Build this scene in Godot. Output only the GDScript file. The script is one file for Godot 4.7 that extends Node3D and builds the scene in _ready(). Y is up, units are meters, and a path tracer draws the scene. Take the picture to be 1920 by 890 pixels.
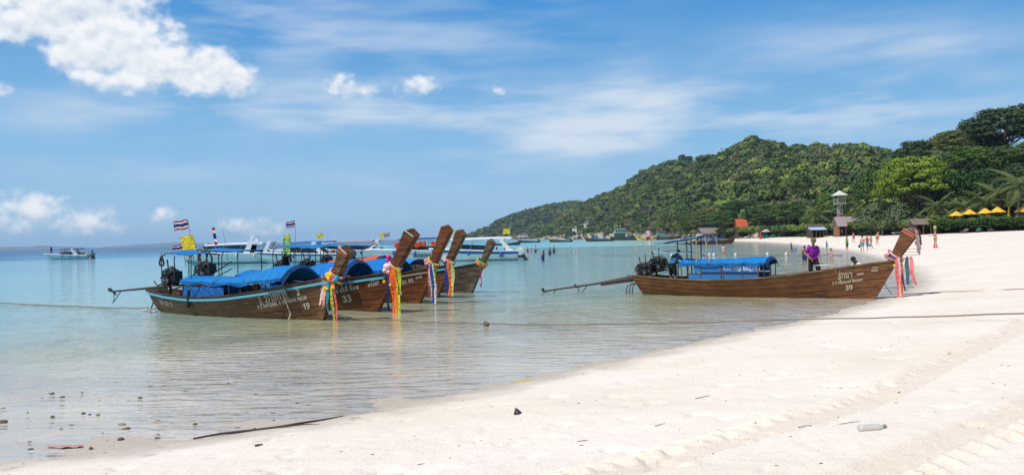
extends Node3D
# A beach with longtail boats, built object by object. Metres, y up, water surface at y = 0.

const EYE := Vector3(0.0, 2.5, 0.0)
const HEADING := -0.596          # the moored boats all lie along one direction, bows towards the beach
var rng := RandomNumberGenerator.new()
var used := {}
var shared := {}

# ---------------------------------------------------------------- mesh collecting
class MB:
	var v := PackedVector3Array()
	var n := PackedVector3Array()
	var uv := PackedVector2Array()
	var c := PackedColorArray()
	var ix := PackedInt32Array()
	var col := Color.WHITE

	func p(pos: Vector3, nor: Vector3, t := Vector2.ZERO) -> int:
		v.append(pos); n.append(nor); uv.append(t); c.append(col)
		return v.size() - 1

	func tri(a: int, b: int, d: int) -> void:
		var g := (v[d] - v[a]).cross(v[b] - v[a])
		if g.dot(n[a] + n[b] + n[d]) < 0.0:
			ix.append(a); ix.append(d); ix.append(b)
		else:
			ix.append(a); ix.append(b); ix.append(d)

	func quad(a: Vector3, b: Vector3, d: Vector3, e: Vector3, ts := 1.0) -> void:
		var nor := (b - a).cross(e - a).normalized()
		if nor == Vector3.ZERO:
			nor = (d - a).cross(e - a).normalized()
		var w := a.distance_to(b) * ts
		var h := a.distance_to(e) * ts
		var i := p(a, nor, Vector2(0, 0)); p(b, nor, Vector2(w, 0)); p(d, nor, Vector2(w, h)); p(e, nor, Vector2(0, h))
		tri(i, i + 1, i + 2); tri(i, i + 2, i + 3)

	func flat(a: Vector3, b: Vector3, d: Vector3) -> void:
		var nor := (b - a).cross(d - a).normalized()
		var i := p(a, nor); p(b, nor, Vector2(1, 0)); p(d, nor, Vector2(0, 1))
		tri(i, i + 1, i + 2)

	# box with its edges cut off by r
	func box(t: Transform3D, s: Vector3, r := 0.0) -> void:
		var h := s * 0.5
		r = minf(r, minf(h.x, minf(h.y, h.z)) * 0.8)
		var outer := {}
		for ax in 3:
			var b := (ax + 1) % 3
			var d := (ax + 2) % 3
			for sg in [-1.0, 1.0]:
				var q := []
				for k in [[-1, -1], [1, -1], [1, 1], [-1, 1]]:
					var x := Vector3.ZERO
					x[ax] = sg * h[ax]
					x[b] = k[0] * (h[b] - r)
					x[d] = k[1] * (h[d] - r)
					q.append(x)
					outer[[ax, sg, k[0], k[1]]] = x
				_face(t, q, _axis(ax) * sg)
		if r <= 0.0:
			return
		for ax in 3:
			var b := (ax + 1) % 3
			var d := (ax + 2) % 3
			for s1 in [-1, 1]:
				for s2 in [-1, 1]:
					var q := []
					for k in [-1, 1]:
						var x := Vector3.ZERO
						x[ax] = k * (h[ax] - r); x[b] = s1 * h[b]; x[d] = s2 * (h[d] - r)
						q.append(x)
					for k in [1, -1]:
						var x := Vector3.ZERO
						x[ax] = k * (h[ax] - r); x[b] = s1 * (h[b] - r); x[d] = s2 * h[d]
						q.append(x)
					_face(t, q, (_axis(b) * s1 + _axis(d) * s2).normalized())
		for a in [-1, 1]:
			for b in [-1, 1]:
				for d in [-1, 1]:
					var nor := Vector3(a, b, d).normalized()
					var i := p(t * Vector3(a * h.x, b * (h.y - r), d * (h.z - r)), t.basis * nor)
					p(t * Vector3(a * (h.x - r), b * h.y, d * (h.z - r)), t.basis * nor)
					p(t * Vector3(a * (h.x - r), b * (h.y - r), d * h.z), t.basis * nor)
					tri(i, i + 1, i + 2)

	func _axis(k: int) -> Vector3:
		return [Vector3.RIGHT, Vector3.UP, Vector3.BACK][k]

	func _face(t: Transform3D, q: Array, nor: Vector3) -> void:
		nor = (t.basis * nor).normalized()
		var a: Vector3 = t * q[0]
		var w := a.distance_to(t * q[1])
		var hh := a.distance_to(t * q[3])
		var i := p(a, nor, Vector2(0, 0)); p(t * q[1], nor, Vector2(w, 0)); p(t * q[2], nor, Vector2(w, hh)); p(t * q[3], nor, Vector2(0, hh))
		tri(i, i + 1, i + 2); tri(i, i + 2, i + 3)

	func bx(at: Vector3, s: Vector3, r := 0.0) -> void:
		box(Transform3D(Basis(), at), s, r)

	# a bar of rectangular section between two points; up gives the direction of its height
	func bar(a: Vector3, b: Vector3, w: float, h: float, up := Vector3.UP, r := 0.0) -> void:
		var z := (b - a).normalized()
		var x := up.cross(z).normalized()
		if x.length() < 0.5:
			x = Vector3.RIGHT.cross(z).normalized()
		box(Transform3D(Basis(x, z.cross(x), z), (a + b) * 0.5), Vector3(w, h, a.distance_to(b)), r)

	# a tube along points with a radius at each
	func tube(pts: Array, rad, sides := 6, caps := true, squash := 1.0, up := Vector3.UP) -> void:
		var first := v.size()
		var m := pts.size()
		var length := 0.0
		var side := Vector3.ZERO
		for i in m:
			var d: Vector3 = (pts[mini(i + 1, m - 1)] - pts[maxi(i - 1, 0)]).normalized()
			if i == 0:
				side = up.cross(d)
				if side.length() < 0.1:
					side = Vector3.RIGHT.cross(d)
			side = (side - d * side.dot(d)).normalized()
			var other := d.cross(side)
			var r: float = rad[i] if rad is Array else rad
			if i > 0:
				length += pts[i].distance_to(pts[i - 1])
			for k in sides + 1:
				var a := TAU * k / sides
				var o := side * cos(a) + other * sin(a) * squash
				p(pts[i] + o * r, (side * cos(a) * squash + other * sin(a)).normalized(), Vector2(float(k) / sides, length))
		for i in m - 1:
			for k in sides:
				var a := first + i * (sides + 1) + k
				tri(a, a + 1, a + sides + 2); tri(a, a + sides + 2, a + sides + 1)
		if caps:
			for e in [0, m - 1]:
				var d: Vector3 = (pts[1] - pts[0]).normalized() * -1.0 if e == 0 else (pts[m - 1] - pts[m - 2]).normalized()
				var mid := p(pts[e], d)
				for k in sides + 1:
					p(v[first + e * (sides + 1) + k], d)
				for k in sides:
					tri(mid, mid + 1 + k, mid + 2 + k)

	func rod(a: Vector3, b: Vector3, r: float, sides := 6, r2 := -1.0) -> void:
		tube([a, b], [r, r if r2 < 0.0 else r2], sides)

	# turned about an axis: profile of (radius, along)
	func lathe(t: Transform3D, prof: Array, sides := 12, smooth := true) -> void:
		var m := prof.size()
		for i in m - 1:
			var q: Vector2 = prof[i]
			var w: Vector2 = prof[i + 1]
			var slope := Vector2(w.y - q.y, q.x - w.x).normalized()
			var s0 := slope
			var s1 := slope
			if smooth:
				if i > 0:
					s0 = (slope + Vector2(q.y - prof[i - 1].y, prof[i - 1].x - q.x).normalized()).normalized()
				if i < m - 2:
					s1 = (slope + Vector2(prof[i + 2].y - w.y, w.x - prof[i + 2].x).normalized()).normalized()
			var first := v.size()
			for k in sides + 1:
				var a := TAU * k / sides
				var o := Vector3(cos(a), 0, sin(a))
				p(t * (o * q.x + Vector3.UP * q.y), (t.basis * (o * s0.x + Vector3.UP * s0.y)).normalized(), Vector2(float(k) / sides, float(i) / m))
				p(t * (o * w.x + Vector3.UP * w.y), (t.basis * (o * s1.x + Vector3.UP * s1.y)).normalized(), Vector2(float(k) / sides, float(i + 1) / m))
			for k in sides:
				var a := first + k * 2
				tri(a, a + 1, a + 3); tri(a, a + 3, a + 2)

	func ball(at: Vector3, r: Vector3, seg := 10, rings := 6) -> void:
		var first := v.size()
		for j in rings + 1:
			var e := PI * j / rings
			for k in seg + 1:
				var a := TAU * k / seg
				var o := Vector3(cos(a) * sin(e), cos(e), sin(a) * sin(e))
				p(at + o * r, (o / r).normalized(), Vector2(float(k) / seg, float(j) / rings))
		for j in rings:
			for k in seg:
				var a := first + j * (seg + 1) + k
				tri(a, a + 1, a + seg + 2); tri(a, a + seg + 2, a + seg + 1)

	# rows of points as a smooth sheet
	func grid(rows: Array, out := Vector3.ZERO, uvs := 1.0, thick := 0.0) -> void:
		var m := rows.size()
		var w: int = rows[0].size()
		var nor := []
		for i in m:
			var line := []
			for j in w:
				var a: Vector3 = rows[mini(i + 1, m - 1)][j] - rows[maxi(i - 1, 0)][j]
				var b: Vector3 = rows[i][mini(j + 1, w - 1)] - rows[i][maxi(j - 1, 0)]
				var g := a.cross(b).normalized()
				if out != Vector3.ZERO and g.dot(out) < 0.0:
					g = -g
				line.append(g)
			nor.append(line)
		for lay in (1 if thick == 0.0 else 2):
			var first := v.size()
			var s := 1.0 if lay == 0 else -1.0
			for i in m:
				for j in w:
					p(rows[i][j] - (nor[i][j] * thick if lay == 1 else Vector3.ZERO), nor[i][j] * s, Vector2(float(j) / (w - 1), float(i) / (m - 1)) * uvs)
			for i in m - 1:
				for j in w - 1:
					var a := first + i * w + j
					tri(a, a + 1, a + w + 1); tri(a, a + w + 1, a + w)
		if thick != 0.0:
			for i in m - 1:
				for j in [0, w - 1]:
					quad(rows[i][j], rows[i + 1][j], rows[i + 1][j] - nor[i + 1][j] * thick, rows[i][j] - nor[i][j] * thick)
			for j in w - 1:
				for i in [0, m - 1]:
					quad(rows[i][j], rows[i][j + 1], rows[i][j + 1] - nor[i][j + 1] * thick, rows[i][j] - nor[i][j] * thick)

	# flat outline in the x, y plane of t, given depth along z
	func plate(t: Transform3D, outline: PackedVector2Array, depth: float) -> void:
		var tris := Geometry2D.triangulate_polygon(outline)
		for s in [0.0, 1.0]:
			var nor := (t.basis * Vector3(0, 0, 1.0 if s > 0.0 else -1.0)).normalized()
			var first := v.size()
			for q in outline:
				p(t * Vector3(q.x, q.y, (s - 0.5) * depth), nor, q)
			for k in range(0, tris.size(), 3):
				tri(first + tris[k], first + tris[k + 1], first + tris[k + 2])
		var m := outline.size()
		var mid := Vector2.ZERO
		for q in outline:
			mid += q / m
		for k in m:
			var a := outline[k]
			var b := outline[(k + 1) % m]
			quad(t * Vector3(a.x, a.y, -0.5 * depth), t * Vector3(b.x, b.y, -0.5 * depth), t * Vector3(b.x, b.y, 0.5 * depth), t * Vector3(a.x, a.y, 0.5 * depth))

	func add(o: MB, t: Transform3D) -> void:
		var first := v.size()
		var nb := t.basis.inverse().transposed()
		for i in o.v.size():
			v.append(t * o.v[i]); n.append((nb * o.n[i]).normalized()); uv.append(o.uv[i]); c.append(o.c[i])
		for i in o.ix:
			ix.append(first + i)

	func mesh() -> ArrayMesh:
		var m := ArrayMesh.new()
		if ix.is_empty():
			return m
		var a := []
		a.resize(Mesh.ARRAY_MAX)
		a[Mesh.ARRAY_VERTEX] = v
		a[Mesh.ARRAY_NORMAL] = n
		a[Mesh.ARRAY_TEX_UV] = uv
		a[Mesh.ARRAY_COLOR] = c
		a[Mesh.ARRAY_INDEX] = ix
		m.add_surface_from_arrays(Mesh.PRIMITIVE_TRIANGLES, a)
		return m

# ---------------------------------------------------------------- scene tree helpers
func numbered(called: String) -> String:
	var k: int = used.get(called, 0)
	used[called] = k + 1
	return called if k == 0 else "%s_%03d" % [called, k]

func tag(o: Node3D, label: String, category := "", group := "", kind := "") -> Node3D:
	if label: o.set_meta("label", label)
	if category: o.set_meta("category", category)
	if group: o.set_meta("group", group)
	if kind: o.set_meta("kind", kind)
	return o

func thing(called: String, label: String, category: String, at := Vector3.ZERO, turn := 0.0, group := "") -> Node3D:
	var o := Node3D.new()
	o.name = numbered(called)
	add_child(o, true)
	o.position = at
	o.rotation.y = turn
	tag(o, label, category, group)
	return o

func part(called: String, m, mat_: Material, parent: Node3D = null, at := Vector3.ZERO) -> MeshInstance3D:
	var o := MeshInstance3D.new()
	o.mesh = m.mesh() if m is MB else m
	o.material_override = mat_
	o.position = at
	if parent:
		var k := 0
		for ch in parent.get_children():
			if ch.name == called or (String(ch.name).begins_with(called + "_") and String(ch.name).substr(called.length() + 1).is_valid_int()):
				k += 1
		o.name = called if k == 0 else "%s_%03d" % [called, k]
		parent.add_child(o, true)
	else:
		o.name = numbered(called)
		add_child(o, true)
	return o

func copy(o: Node3D, called: String, label: String, at: Vector3, turn := 0.0, size := 1.0, group := "") -> Node3D:
	var r: Node3D = o.duplicate()
	r.name = numbered(called)
	add_child(r, true)
	r.position = at
	r.rotation.y = turn
	r.scale = Vector3.ONE * size
	tag(r, label, "", group)
	return r

func srgb(r: float, g: float, b: float) -> Color:   # linear base colour to the sRGB value that a material takes
	return Color(r, g, b).linear_to_srgb()

func mat(key: String, color: Color, rough := 0.8, metal := 0.0, opt := {}) -> StandardMaterial3D:
	if shared.has(key):
		return shared[key]
	var m := StandardMaterial3D.new()
	m.resource_name = key
	m.albedo_color = color.linear_to_srgb()
	m.albedo_color.a = color.a
	m.roughness = rough
	m.metallic = metal
	for k in opt:
		m.set(k, opt[k])
	shared[key] = m
	return m

func noise_image(seed_: int, w: int, h: int, freq: float, oct := 4, stretch := Vector2.ONE) -> Image:
	var f := FastNoiseLite.new()
	f.seed = seed_
	f.frequency = freq
	f.fractal_octaves = oct
	f.noise_type = FastNoiseLite.TYPE_SIMPLEX_SMOOTH
	var im := f.get_seamless_image(int(w / stretch.x), int(h / stretch.y))
	im.convert(Image.FORMAT_L8)
	if stretch != Vector2.ONE:
		im.resize(w, h, Image.INTERPOLATE_CUBIC)
	return im

# two noise pictures and a ramp of colours (linear) become a colour texture
func ramp_texture(a: Image, b: Image, share: float, ramp: Gradient) -> ImageTexture:
	var w := a.get_width()
	var h := a.get_height()
	var da := a.get_data()
	var db := b.get_data()
	var table := PackedByteArray()
	for i in 256:
		var q := ramp.sample(i / 255.0).linear_to_srgb()
		table.append(int(clampf(q.r, 0, 1) * 255)); table.append(int(clampf(q.g, 0, 1) * 255)); table.append(int(clampf(q.b, 0, 1) * 255))
	var out := PackedByteArray()
	out.resize(w * h * 3)
	for i in w * h:
		var x := clampi(int(da[i] * (1.0 - share) + db[i] * share), 0, 255) * 3
		out[i * 3] = table[x]; out[i * 3 + 1] = table[x + 1]; out[i * 3 + 2] = table[x + 2]
	return ImageTexture.create_from_image(Image.create_from_data(w, h, false, Image.FORMAT_RGB8, out))

func ramp(cols: Array, at: Array) -> Gradient:
	var g := Gradient.new()
	g.colors = PackedColorArray(cols)
	g.offsets = PackedFloat32Array(at)
	return g

func table(t: Array, x: float) -> float:
	if x <= t[0].x:
		return t[0].y
	for i in t.size() - 1:
		if x < t[i + 1].x:
			return lerpf(t[i].y, t[i + 1].y, (x - t[i].x) / (t[i + 1].x - t[i].x))
	return t[-1].y

# ---------------------------------------------------------------- the lie of the land
# the waterline, land on its right hand; x and z in metres
const SHORE := [Vector2(-140, 60), Vector2(-60, 16), Vector2(-24, -2), Vector2(-11, -7.6), Vector2(-6.06, -9.38), Vector2(-4.84, -9.9), Vector2(-3.7, -10.7), Vector2(-2.6, -11.5), Vector2(-1.45, -12.57), Vector2(-0.08, -13.7), Vector2(1.41, -15.5),
	Vector2(4.14, -18.52), Vector2(7.5, -22.0), Vector2(9.67, -24.3), Vector2(12.2, -27.6), Vector2(14.4, -30.4), Vector2(16.8, -33.8), Vector2(18.9, -37.6), Vector2(24.8, -50.4), Vector2(31.7, -69.0), Vector2(40.1, -94.2), Vector2(43.8, -109), Vector2(52.4, -143), Vector2(60, -174), Vector2(66.5, -213),
	Vector2(72, -262), Vector2(82, -371), Vector2(96, -515), Vector2(104, -760), Vector2(84, -1000), Vector2(20, -1330), Vector2(-88, -1660), Vector2(-100, -1800), Vector2(100, -2600)]
const MAIN_RIDGE := [Vector2(1.55, 0.0), Vector2(2.6, 0.7), Vector2(3.87, 1.75), Vector2(4.94, 2.2), Vector2(6.88, 3.0), Vector2(7.37, 2.95), Vector2(8.09, 3.35), Vector2(8.67, 3.85), Vector2(9.23, 4.25), Vector2(10.02, 4.45), Vector2(10.99, 4.85), Vector2(11.54, 4.95), Vector2(12.63, 4.65), Vector2(13.62, 4.8), Vector2(14.05, 5.0), Vector2(15.27, 5.3), Vector2(15.88, 5.6), Vector2(16.87, 5.8), Vector2(18.19, 5.6), Vector2(19.79, 5.25), Vector2(20.53, 5.3), Vector2(21.24, 5.4), Vector2(21.93, 5.15), Vector2(23.26, 5.1), Vector2(24.15, 4.75), Vector2(25.19, 4.4), Vector2(26.36, 4.2), Vector2(28.76, 3.9), Vector2(32.7, 3.5), Vector2(50, 3.0)]
const FAR_RIDGE := [Vector2(-3.9, 0.0), Vector2(-3.3, 0.15), Vector2(-2.28, 0.55), Vector2(-1.12, 1.15), Vector2(0.04, 1.6), Vector2(1.58, 2.0), Vector2(3.11, 2.28), Vector2(4.63, 2.4), Vector2(6.89, 2.0), Vector2(10, 1.2), Vector2(14, 0.0)]
const NEAR_RISE := [Vector2(24.5, 0.0), Vector2(26, 2.2), Vector2(27.6, 2.7), Vector2(29, 3.1), Vector2(31, 3.3), Vector2(33, 3.7), Vector2(40, 4.4), Vector2(70, 4.0), Vector2(100, 1.0)]
const BACK := [Vector2(-10, 300), Vector2(9.6, 560), Vector2(11, 500), Vector2(12.6, 390), Vector2(13.6, 335), Vector2(16, 285), Vector2(18.1, 255), Vector2(20.5, 225), Vector2(22.4, 205), Vector2(24.7, 175), Vector2(27, 158), Vector2(29, 148), Vector2(32.6, 140), Vector2(40, 128), Vector2(60, 110), Vector2(100, 90), Vector2(180, 110)]   # where the beach ends and the plants begin
var land_noise := FastNoiseLite.new()
var sand_noise := FastNoiseLite.new()

var seg_mid := PackedVector2Array()
var seg_reach := PackedFloat32Array()
var seg_last := 0

func shore_distance(x: float, z: float) -> float:   # metres to the waterline, positive on land
	if seg_mid.is_empty():
		for i in SHORE.size() - 1:
			seg_mid.append((SHORE[i] + SHORE[i + 1]) * 0.5)
			seg_reach.append(SHORE[i].distance_to(SHORE[i + 1]) * 0.5)
	var best := 1e12
	var root := 1e6
	var side := 1.0
	var px := 0.0
	var found := seg_last
	var m := SHORE.size() - 1
	for k in m:
		var i := (seg_last + k) % m
		var mx := x - seg_mid[i].x
		var mz := z - seg_mid[i].y
		var reach := root + seg_reach[i] + 0.01
		if mx * mx + mz * mz > reach * reach:
			continue
		var a: Vector2 = SHORE[i]
		var b: Vector2 = SHORE[i + 1]
		var dx := b.x - a.x
		var dz := b.y - a.y
		var ex := x - a.x
		var ez := z - a.y
		var t := clampf((ex * dx + ez * dz) / (dx * dx + dz * dz), 0.0, 1.0)
		var qx := ex - dx * t
		var qz := ez - dz * t
		var d := qx * qx + qz * qz
		var s2 := dx * ez - dz * ex
		var p2 := absf(s2) / sqrt(dx * dx + dz * dz)
		if d < best - 1e-6 or (d < best + 1e-6 and p2 > px):
			best = d
			root = sqrt(d)
			side = s2
			px = p2
			found = i
	seg_last = found
	return root * signf(side)

func back_distance(x: float, z: float) -> float:     # metres past the back of the beach
	var az := rad_to_deg(atan2(x, -z))
	return Vector2(x, z).length() - table(BACK, az)

func hill(x: float, z: float) -> float:
	var r := Vector2(x, z).length()
	if r < 100.0 or z > 60.0:
		return 0.0
	var az := rad_to_deg(atan2(x, -z))
	var h := 0.0
	var bump := land_noise.get_noise_2d(x * 1.0, z * 1.0)
	if az > 1.5:
		var foot := table(BACK, az) + 25.0 if az > 10.0 else lerpf(1000.0, 560.0, (az - 1.5) / 8.5)
		var rr := table([Vector2(1.5, 1130), Vector2(6, 1020), Vector2(10, 900), Vector2(17, 760), Vector2(24, 640), Vector2(34, 560)], az)
		var t := (r - foot) / (rr - foot)
		if t > 0.0:
			var top := rr * tan(deg_to_rad(table(MAIN_RIDGE, az)))
			h = top * (sin(minf(t, 1.0) * PI * 0.5) * 0.55 + 0.45 * minf(t, 1.0)) if t < 1.0 else top * maxf(0.0, 1.0 - (t - 1.0) * 0.7)
			h *= 1.0 + bump * 0.22 * sin(PI * clampf(t, 0.0, 1.0))
	if az > -4.2 and az < 14.0:
		var rr := 1650.0
		var foot := 1440.0 - az * 40.0
		var t := (r - foot) / (rr - foot)
		if t > 0.0:
			var top := rr * tan(deg_to_rad(table(FAR_RIDGE, az)))
			h = maxf(h, top * sin(t * PI * 0.5) if t < 1.0 else top * maxf(0.0, 1.0 - (t - 1.0) * 0.5))
	if az > 24.5 and az < 100.0:
		var foot := table(BACK, az) + 14.0
		var t := (r - foot) / 105.0
		if t > 0.0:
			var top := 265.0 * tan(deg_to_rad(table(NEAR_RISE, az)))
			h = maxf(h, top * sin(minf(t, 1.0) * PI * 0.5) * (1.0 + bump * 0.15))
	return h

# ruts that a vehicle left along the beach: centre lines, and which side the lug marks lie on
const TRACKS := [[Vector2(-1.2, -4.7), Vector2(0.55, -6.14), Vector2(1.55, -6.9), Vector2(2.07, -7.25), Vector2(3.33, -8.25), Vector2(4.28, -9.22), Vector2(5.96, -11.08), Vector2(8.27, -13.55), Vector2(11.0, -16.8)], [Vector2(1.0, -4.2), Vector2(2.55, -5.46), Vector2(3.4, -6.18), Vector2(4.47, -7.04), Vector2(7.0, -9.2), Vector2(11.0, -13.2)]]

func tyre(x: float, z: float) -> Vector2:     # height, share of turned up sand
	var h := 0.0
	var share := 0.0
	for k in 2:
		var run := 0.0
		for i in TRACKS[k].size() - 1:
			var a: Vector2 = TRACKS[k][i]
			var b: Vector2 = TRACKS[k][i + 1]
			var ab := b - a
			var l := ab.length()
			var ap := Vector2(x, z) - a
			var t := ap.dot(ab) / (l * l)
			if t >= 0.0 and t < 1.0:
				var d := (ab.x * ap.y - ab.y * ap.x) / l * (-1.0 if k == 0 else 1.0)    # positive on the side of the lug marks
				if d > -0.40 and d < 0.42:
					var along := run + t * l
					var lug := sin((along + d * 0.7) * 24.0 + 0.8 * sin(along * 3.1))
					var rut := smoothstep(-0.36, -0.28, d) * smoothstep(0.10, 0.02, d)
					var side := smoothstep(0.02, 0.10, d) * smoothstep(0.36, 0.22, d)
					h += -0.022 * rut + rut * 0.007 * sin(d * 60.0 + sin(along * 2.0)) + side * (0.042 * smoothstep(-0.2, 0.7, lug) - 0.012) + 0.012 * exp(-pow((d + 0.36) / 0.04, 2.0))
					share = maxf(share, maxf(rut * 0.8, side * (0.55 - 0.45 * lug)))
					break
			run += l
	return Vector2(h, clampf(share, 0.0, 1.0))

func height_at(x: float, z: float, fine := false, s := INF) -> float:
	if s == INF:
		s = shore_distance(x, z)
	var h: float
	if s > 0.0:
		h = 2.75 * (1.0 - exp(-s / 22.0))
		var over := hill(x, z)
		if over > 0.0:
			h = maxf(h, over + minf(h, 2.7))
		if fine:
			var near := 1.0 - smoothstep(60.0, 120.0, -z)
			h += near * (sand_noise.get_noise_2d(x * 1.0, z * 1.0) * 0.035 + sand_noise.get_noise_2d(x * 5.0 + 40.0, z * 5.0) * 0.012) * smoothstep(0.3, 3.0, s)
			h += near * sand_noise.get_noise_2d(x * 22.0, z * 22.0 + 9.0) * 0.005 * smoothstep(0.2, 1.5, s)
			if z > -22.0 and z < 0.0 and x > -3.0:
				h += tyre(x, z).x
			h -= near * 0.075 * pow(maxf(0.0, sand_noise.get_noise_2d(x * 3.3 + 70.0, z * 3.3) - 0.28) / 0.5, 1.5)     # old footprints
	else:
		s = -s
		var flats := smoothstep(4.0, -4.0, x)      # the sand flats in front of the moored boats stay shallow
		var near := lerpf(0.06 * s, 0.012 * s + 0.045 * maxf(0.0, s - 6.5), flats)
		h = -minf(near, 0.35 + 0.03 * s)
		h = maxf(h, -14.0)
		if fine:
			h += sand_noise.get_noise_2d(x * 1.4, z * 3.0) * 0.03 * smoothstep(0.0, 2.5, s)
	return h

func on_ground(x: float, z: float) -> Vector3:
	return Vector3(x, height_at(x, z, true), z)

# ---------------------------------------------------------------- sky
var cloud_a := FastNoiseLite.new()
var cloud_b := FastNoiseLite.new()
var cloud_c := FastNoiseLite.new()
# heaped clouds: azimuth, elevation, half-width, half-height in degrees, strength
const HEAPS := [[-28.6, 15.6, 4.2, 2.6, 1.0], [-31.0, 13.6, 1.9, 1.2, 0.8], [-26.6, 13.0, 3.6, 2.0, 1.0], [-24.2, 12.0, 2.6, 1.35, 1.0], [-21.2, 11.6, 2.5, 1.35, 0.95], [-19.0, 11.1, 1.5, 0.8, 0.7], [-25.6, 11.0, 3.0, 0.9, 0.6],
	[-11.6, 11.0, 0.9, 0.62, 0.36], [-10.7, 10.5, 1.0, 0.35, 0.26], [-6.5, 10.75, 1.0, 0.55, 0.26], [-32.6, 9.6, 0.6, 0.35, 0.35], [-0.6, 10.9, 0.35, 0.4, 0.1],
	[-31.0, 2.3, 1.8, 0.95, 0.42], [-32.6, 1.7, 1.4, 0.6, 0.34], [-29.2, 1.6, 1.0, 0.5, 0.25], [-27.4, 1.8, 1.2, 0.7, 0.33], [-23.6, 1.9, 0.6, 0.5, 0.26], [-18.0, 1.3, 1.6, 0.5, 0.12], [-34.5, 2.2, 1.4, 0.7, 0.5],
	[-60, 9, 8, 3, 0.8], [-95, 16, 12, 4, 0.9], [-140, 12, 9, 3, 0.8], [170, 20, 12, 4, 0.9], [125, 14, 10, 3.4, 0.8], [75, 20, 9, 3.4, 0.7]]
# thin high veils: azimuth, elevation, half-width, half-height, strength
const VEILS := [[-14, 13.5, 12, 3.2, 0.42], [-6, 9.2, 12, 2.2, 0.62], [-27, 8.4, 7, 1.5, 0.42], [8, 8.2, 9, 2.0, 0.45], [18, 8.0, 9, 1.7, 0.55], [25, 7.6, 6, 1.5, 0.6], [-4, 4.5, 8, 1.1, 0.25], [4, 6.6, 8, 1.4, 0.42], [-25, 5.2, 8, 1.0, 0.25], [0, 16.5, 10, 1.2, 0.2], [28, 11, 6, 2.4, 0.34], [20, 12.5, 7, 2.0, 0.22], [12, 10.2, 6, 1.2, 0.4], [-18, 9.0, 7, 1.3, 0.4], [2, 14, 7, 1.2, 0.25], [8, 12.0, 3, 1.6, 0.22], [-20, 16, 8, 2, 0.35]]

var row_of := INF
var row_veils := []
var row_heaps := []

func sky_at(az: float, el: float) -> Color:
	if el != row_of:
		row_of = el
		row_veils = VEILS.filter(func(w) -> bool: return absf(el - w[1]) < 2.0 * w[3])
		row_heaps = HEAPS.filter(func(w) -> bool: return absf(el - w[1]) < 1.8 * w[3])
	var e := maxf(el, 0.0)
	var hor := Color(0.385, 0.60, 0.81)
	var low := Color(0.27, 0.525, 0.795)
	var mid := Color(0.065, 0.30, 0.685)
	var top := Color(0.025, 0.125, 0.42)
	var c := hor.lerp(low, smoothstep(0.0, 7.0, e)).lerp(mid, smoothstep(5.0, 18.0, e)).lerp(top, smoothstep(15.0, 75.0, e))
	var x := az
	if absf(az) > 90.0:
		x = (180.0 - absf(az)) * signf(az) + 300.0
	var q := Vector2(x, e * 1.0)
	# veils
	var veil := 0.0
	for w in row_veils:
		var dx: float = (az - w[0]) / w[2]
		var dy: float = (el - w[1]) / w[3]
		var d := dx * dx + dy * dy
		if d < 4.0:
			veil += w[4] * exp(-d * 1.1)
	if veil < 0.3:
		veil = maxf(veil, 0.3 * smoothstep(40.0, 60.0, absf(az)))
	var st := cloud_b.get_noise_2d(q.x * 2.0 + q.y * 3.0, q.y * 13.0 - q.x * 0.6)
	var st2 := cloud_c.get_noise_2d(q.x * 0.9 - 20.0, q.y * 3.2)
	var st3 := cloud_b.get_noise_2d(q.x * 7.0 + q.y * 9.0 + 300.0, q.y * 40.0 - q.x * 2.5)
	veil *= clampf(0.52 + st * 1.25 + st2 * 0.75 + st3 * 0.45, 0.0, 1.7)
	c = c.lerp(Color(0.72, 0.80, 0.90), clampf(veil, 0.0, 0.85))
	# heaps
	var dens := -1.0
	var shade := 0.0
	for w in row_heaps:
		var dx: float = (az - w[0]) / w[2]
		var dy: float = (el - w[1]) / w[3]
		var d := dx * dx + dy * dy
		if d < 3.2:
			var k: float = w[4] * (1.0 - d / 1.7)
			if k > dens:
				shade = clampf(0.5 - dy * 0.6, 0.0, 1.0)
			dens = maxf(dens, k)
	if dens > -0.9:
		var big := cloud_a.get_noise_2d(q.x * 2.6, q.y * 3.6)
		var small := cloud_a.get_noise_2d(q.x * 8.0 + 50.0, q.y * 9.5)
		var fine := cloud_b.get_noise_2d(q.x * 130.0, q.y * 150.0)
		var k := dens + big * 0.55 + small * 0.34 + fine * 0.10 - 0.02
		var a := smoothstep(-0.20, 0.62, k)
		var up := cloud_a.get_noise_2d(q.x * 2.6 - 0.5, q.y * 3.6 + 1.5)
		var lit := clampf(0.80 + (big - up) * 0.9 - shade * 0.30 + small * 0.45 + fine * 0.15, 0.0, 1.0)
		c = c.lerp(Color(0.66, 0.74, 0.84).lerp(Color(0.97, 0.98, 1.0), lit), a * 0.95)
	return c

func make_sky() -> Image:
	cloud_a.seed = 11; cloud_a.frequency = 0.11; cloud_a.fractal_octaves = 5; cloud_a.fractal_gain = 0.52
	cloud_b.seed = 5; cloud_b.frequency = 0.02; cloud_b.fractal_octaves = 5; cloud_b.fractal_gain = 0.55
	cloud_c.seed = 8; cloud_c.frequency = 0.05; cloud_c.fractal_octaves = 4
	var im := Image.create(512, 256, false, Image.FORMAT_RGBF)
	for y in 256:
		var el := 90.0 - (y + 0.5) * 180.0 / 256.0
		for x in 512:
			im.set_pixel(x, y, sky_at(wrapf((x + 0.5) * 360.0 / 512.0, -180.0, 180.0), el) if el > -1.0 else Color(0.30, 0.46, 0.60))
	im.resize(4096, 2048, Image.INTERPOLATE_CUBIC)
	for y in range(838, 1028):                       # the stretch of sky above the bay, in full detail
		var el := 90.0 - (y + 0.5) * 180.0 / 2048.0
		for x in range(-392, 392):
			im.set_pixel(posmod(x, 4096), y, sky_at((x + 0.5) * 360.0 / 4096.0, el))
	return im

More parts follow.
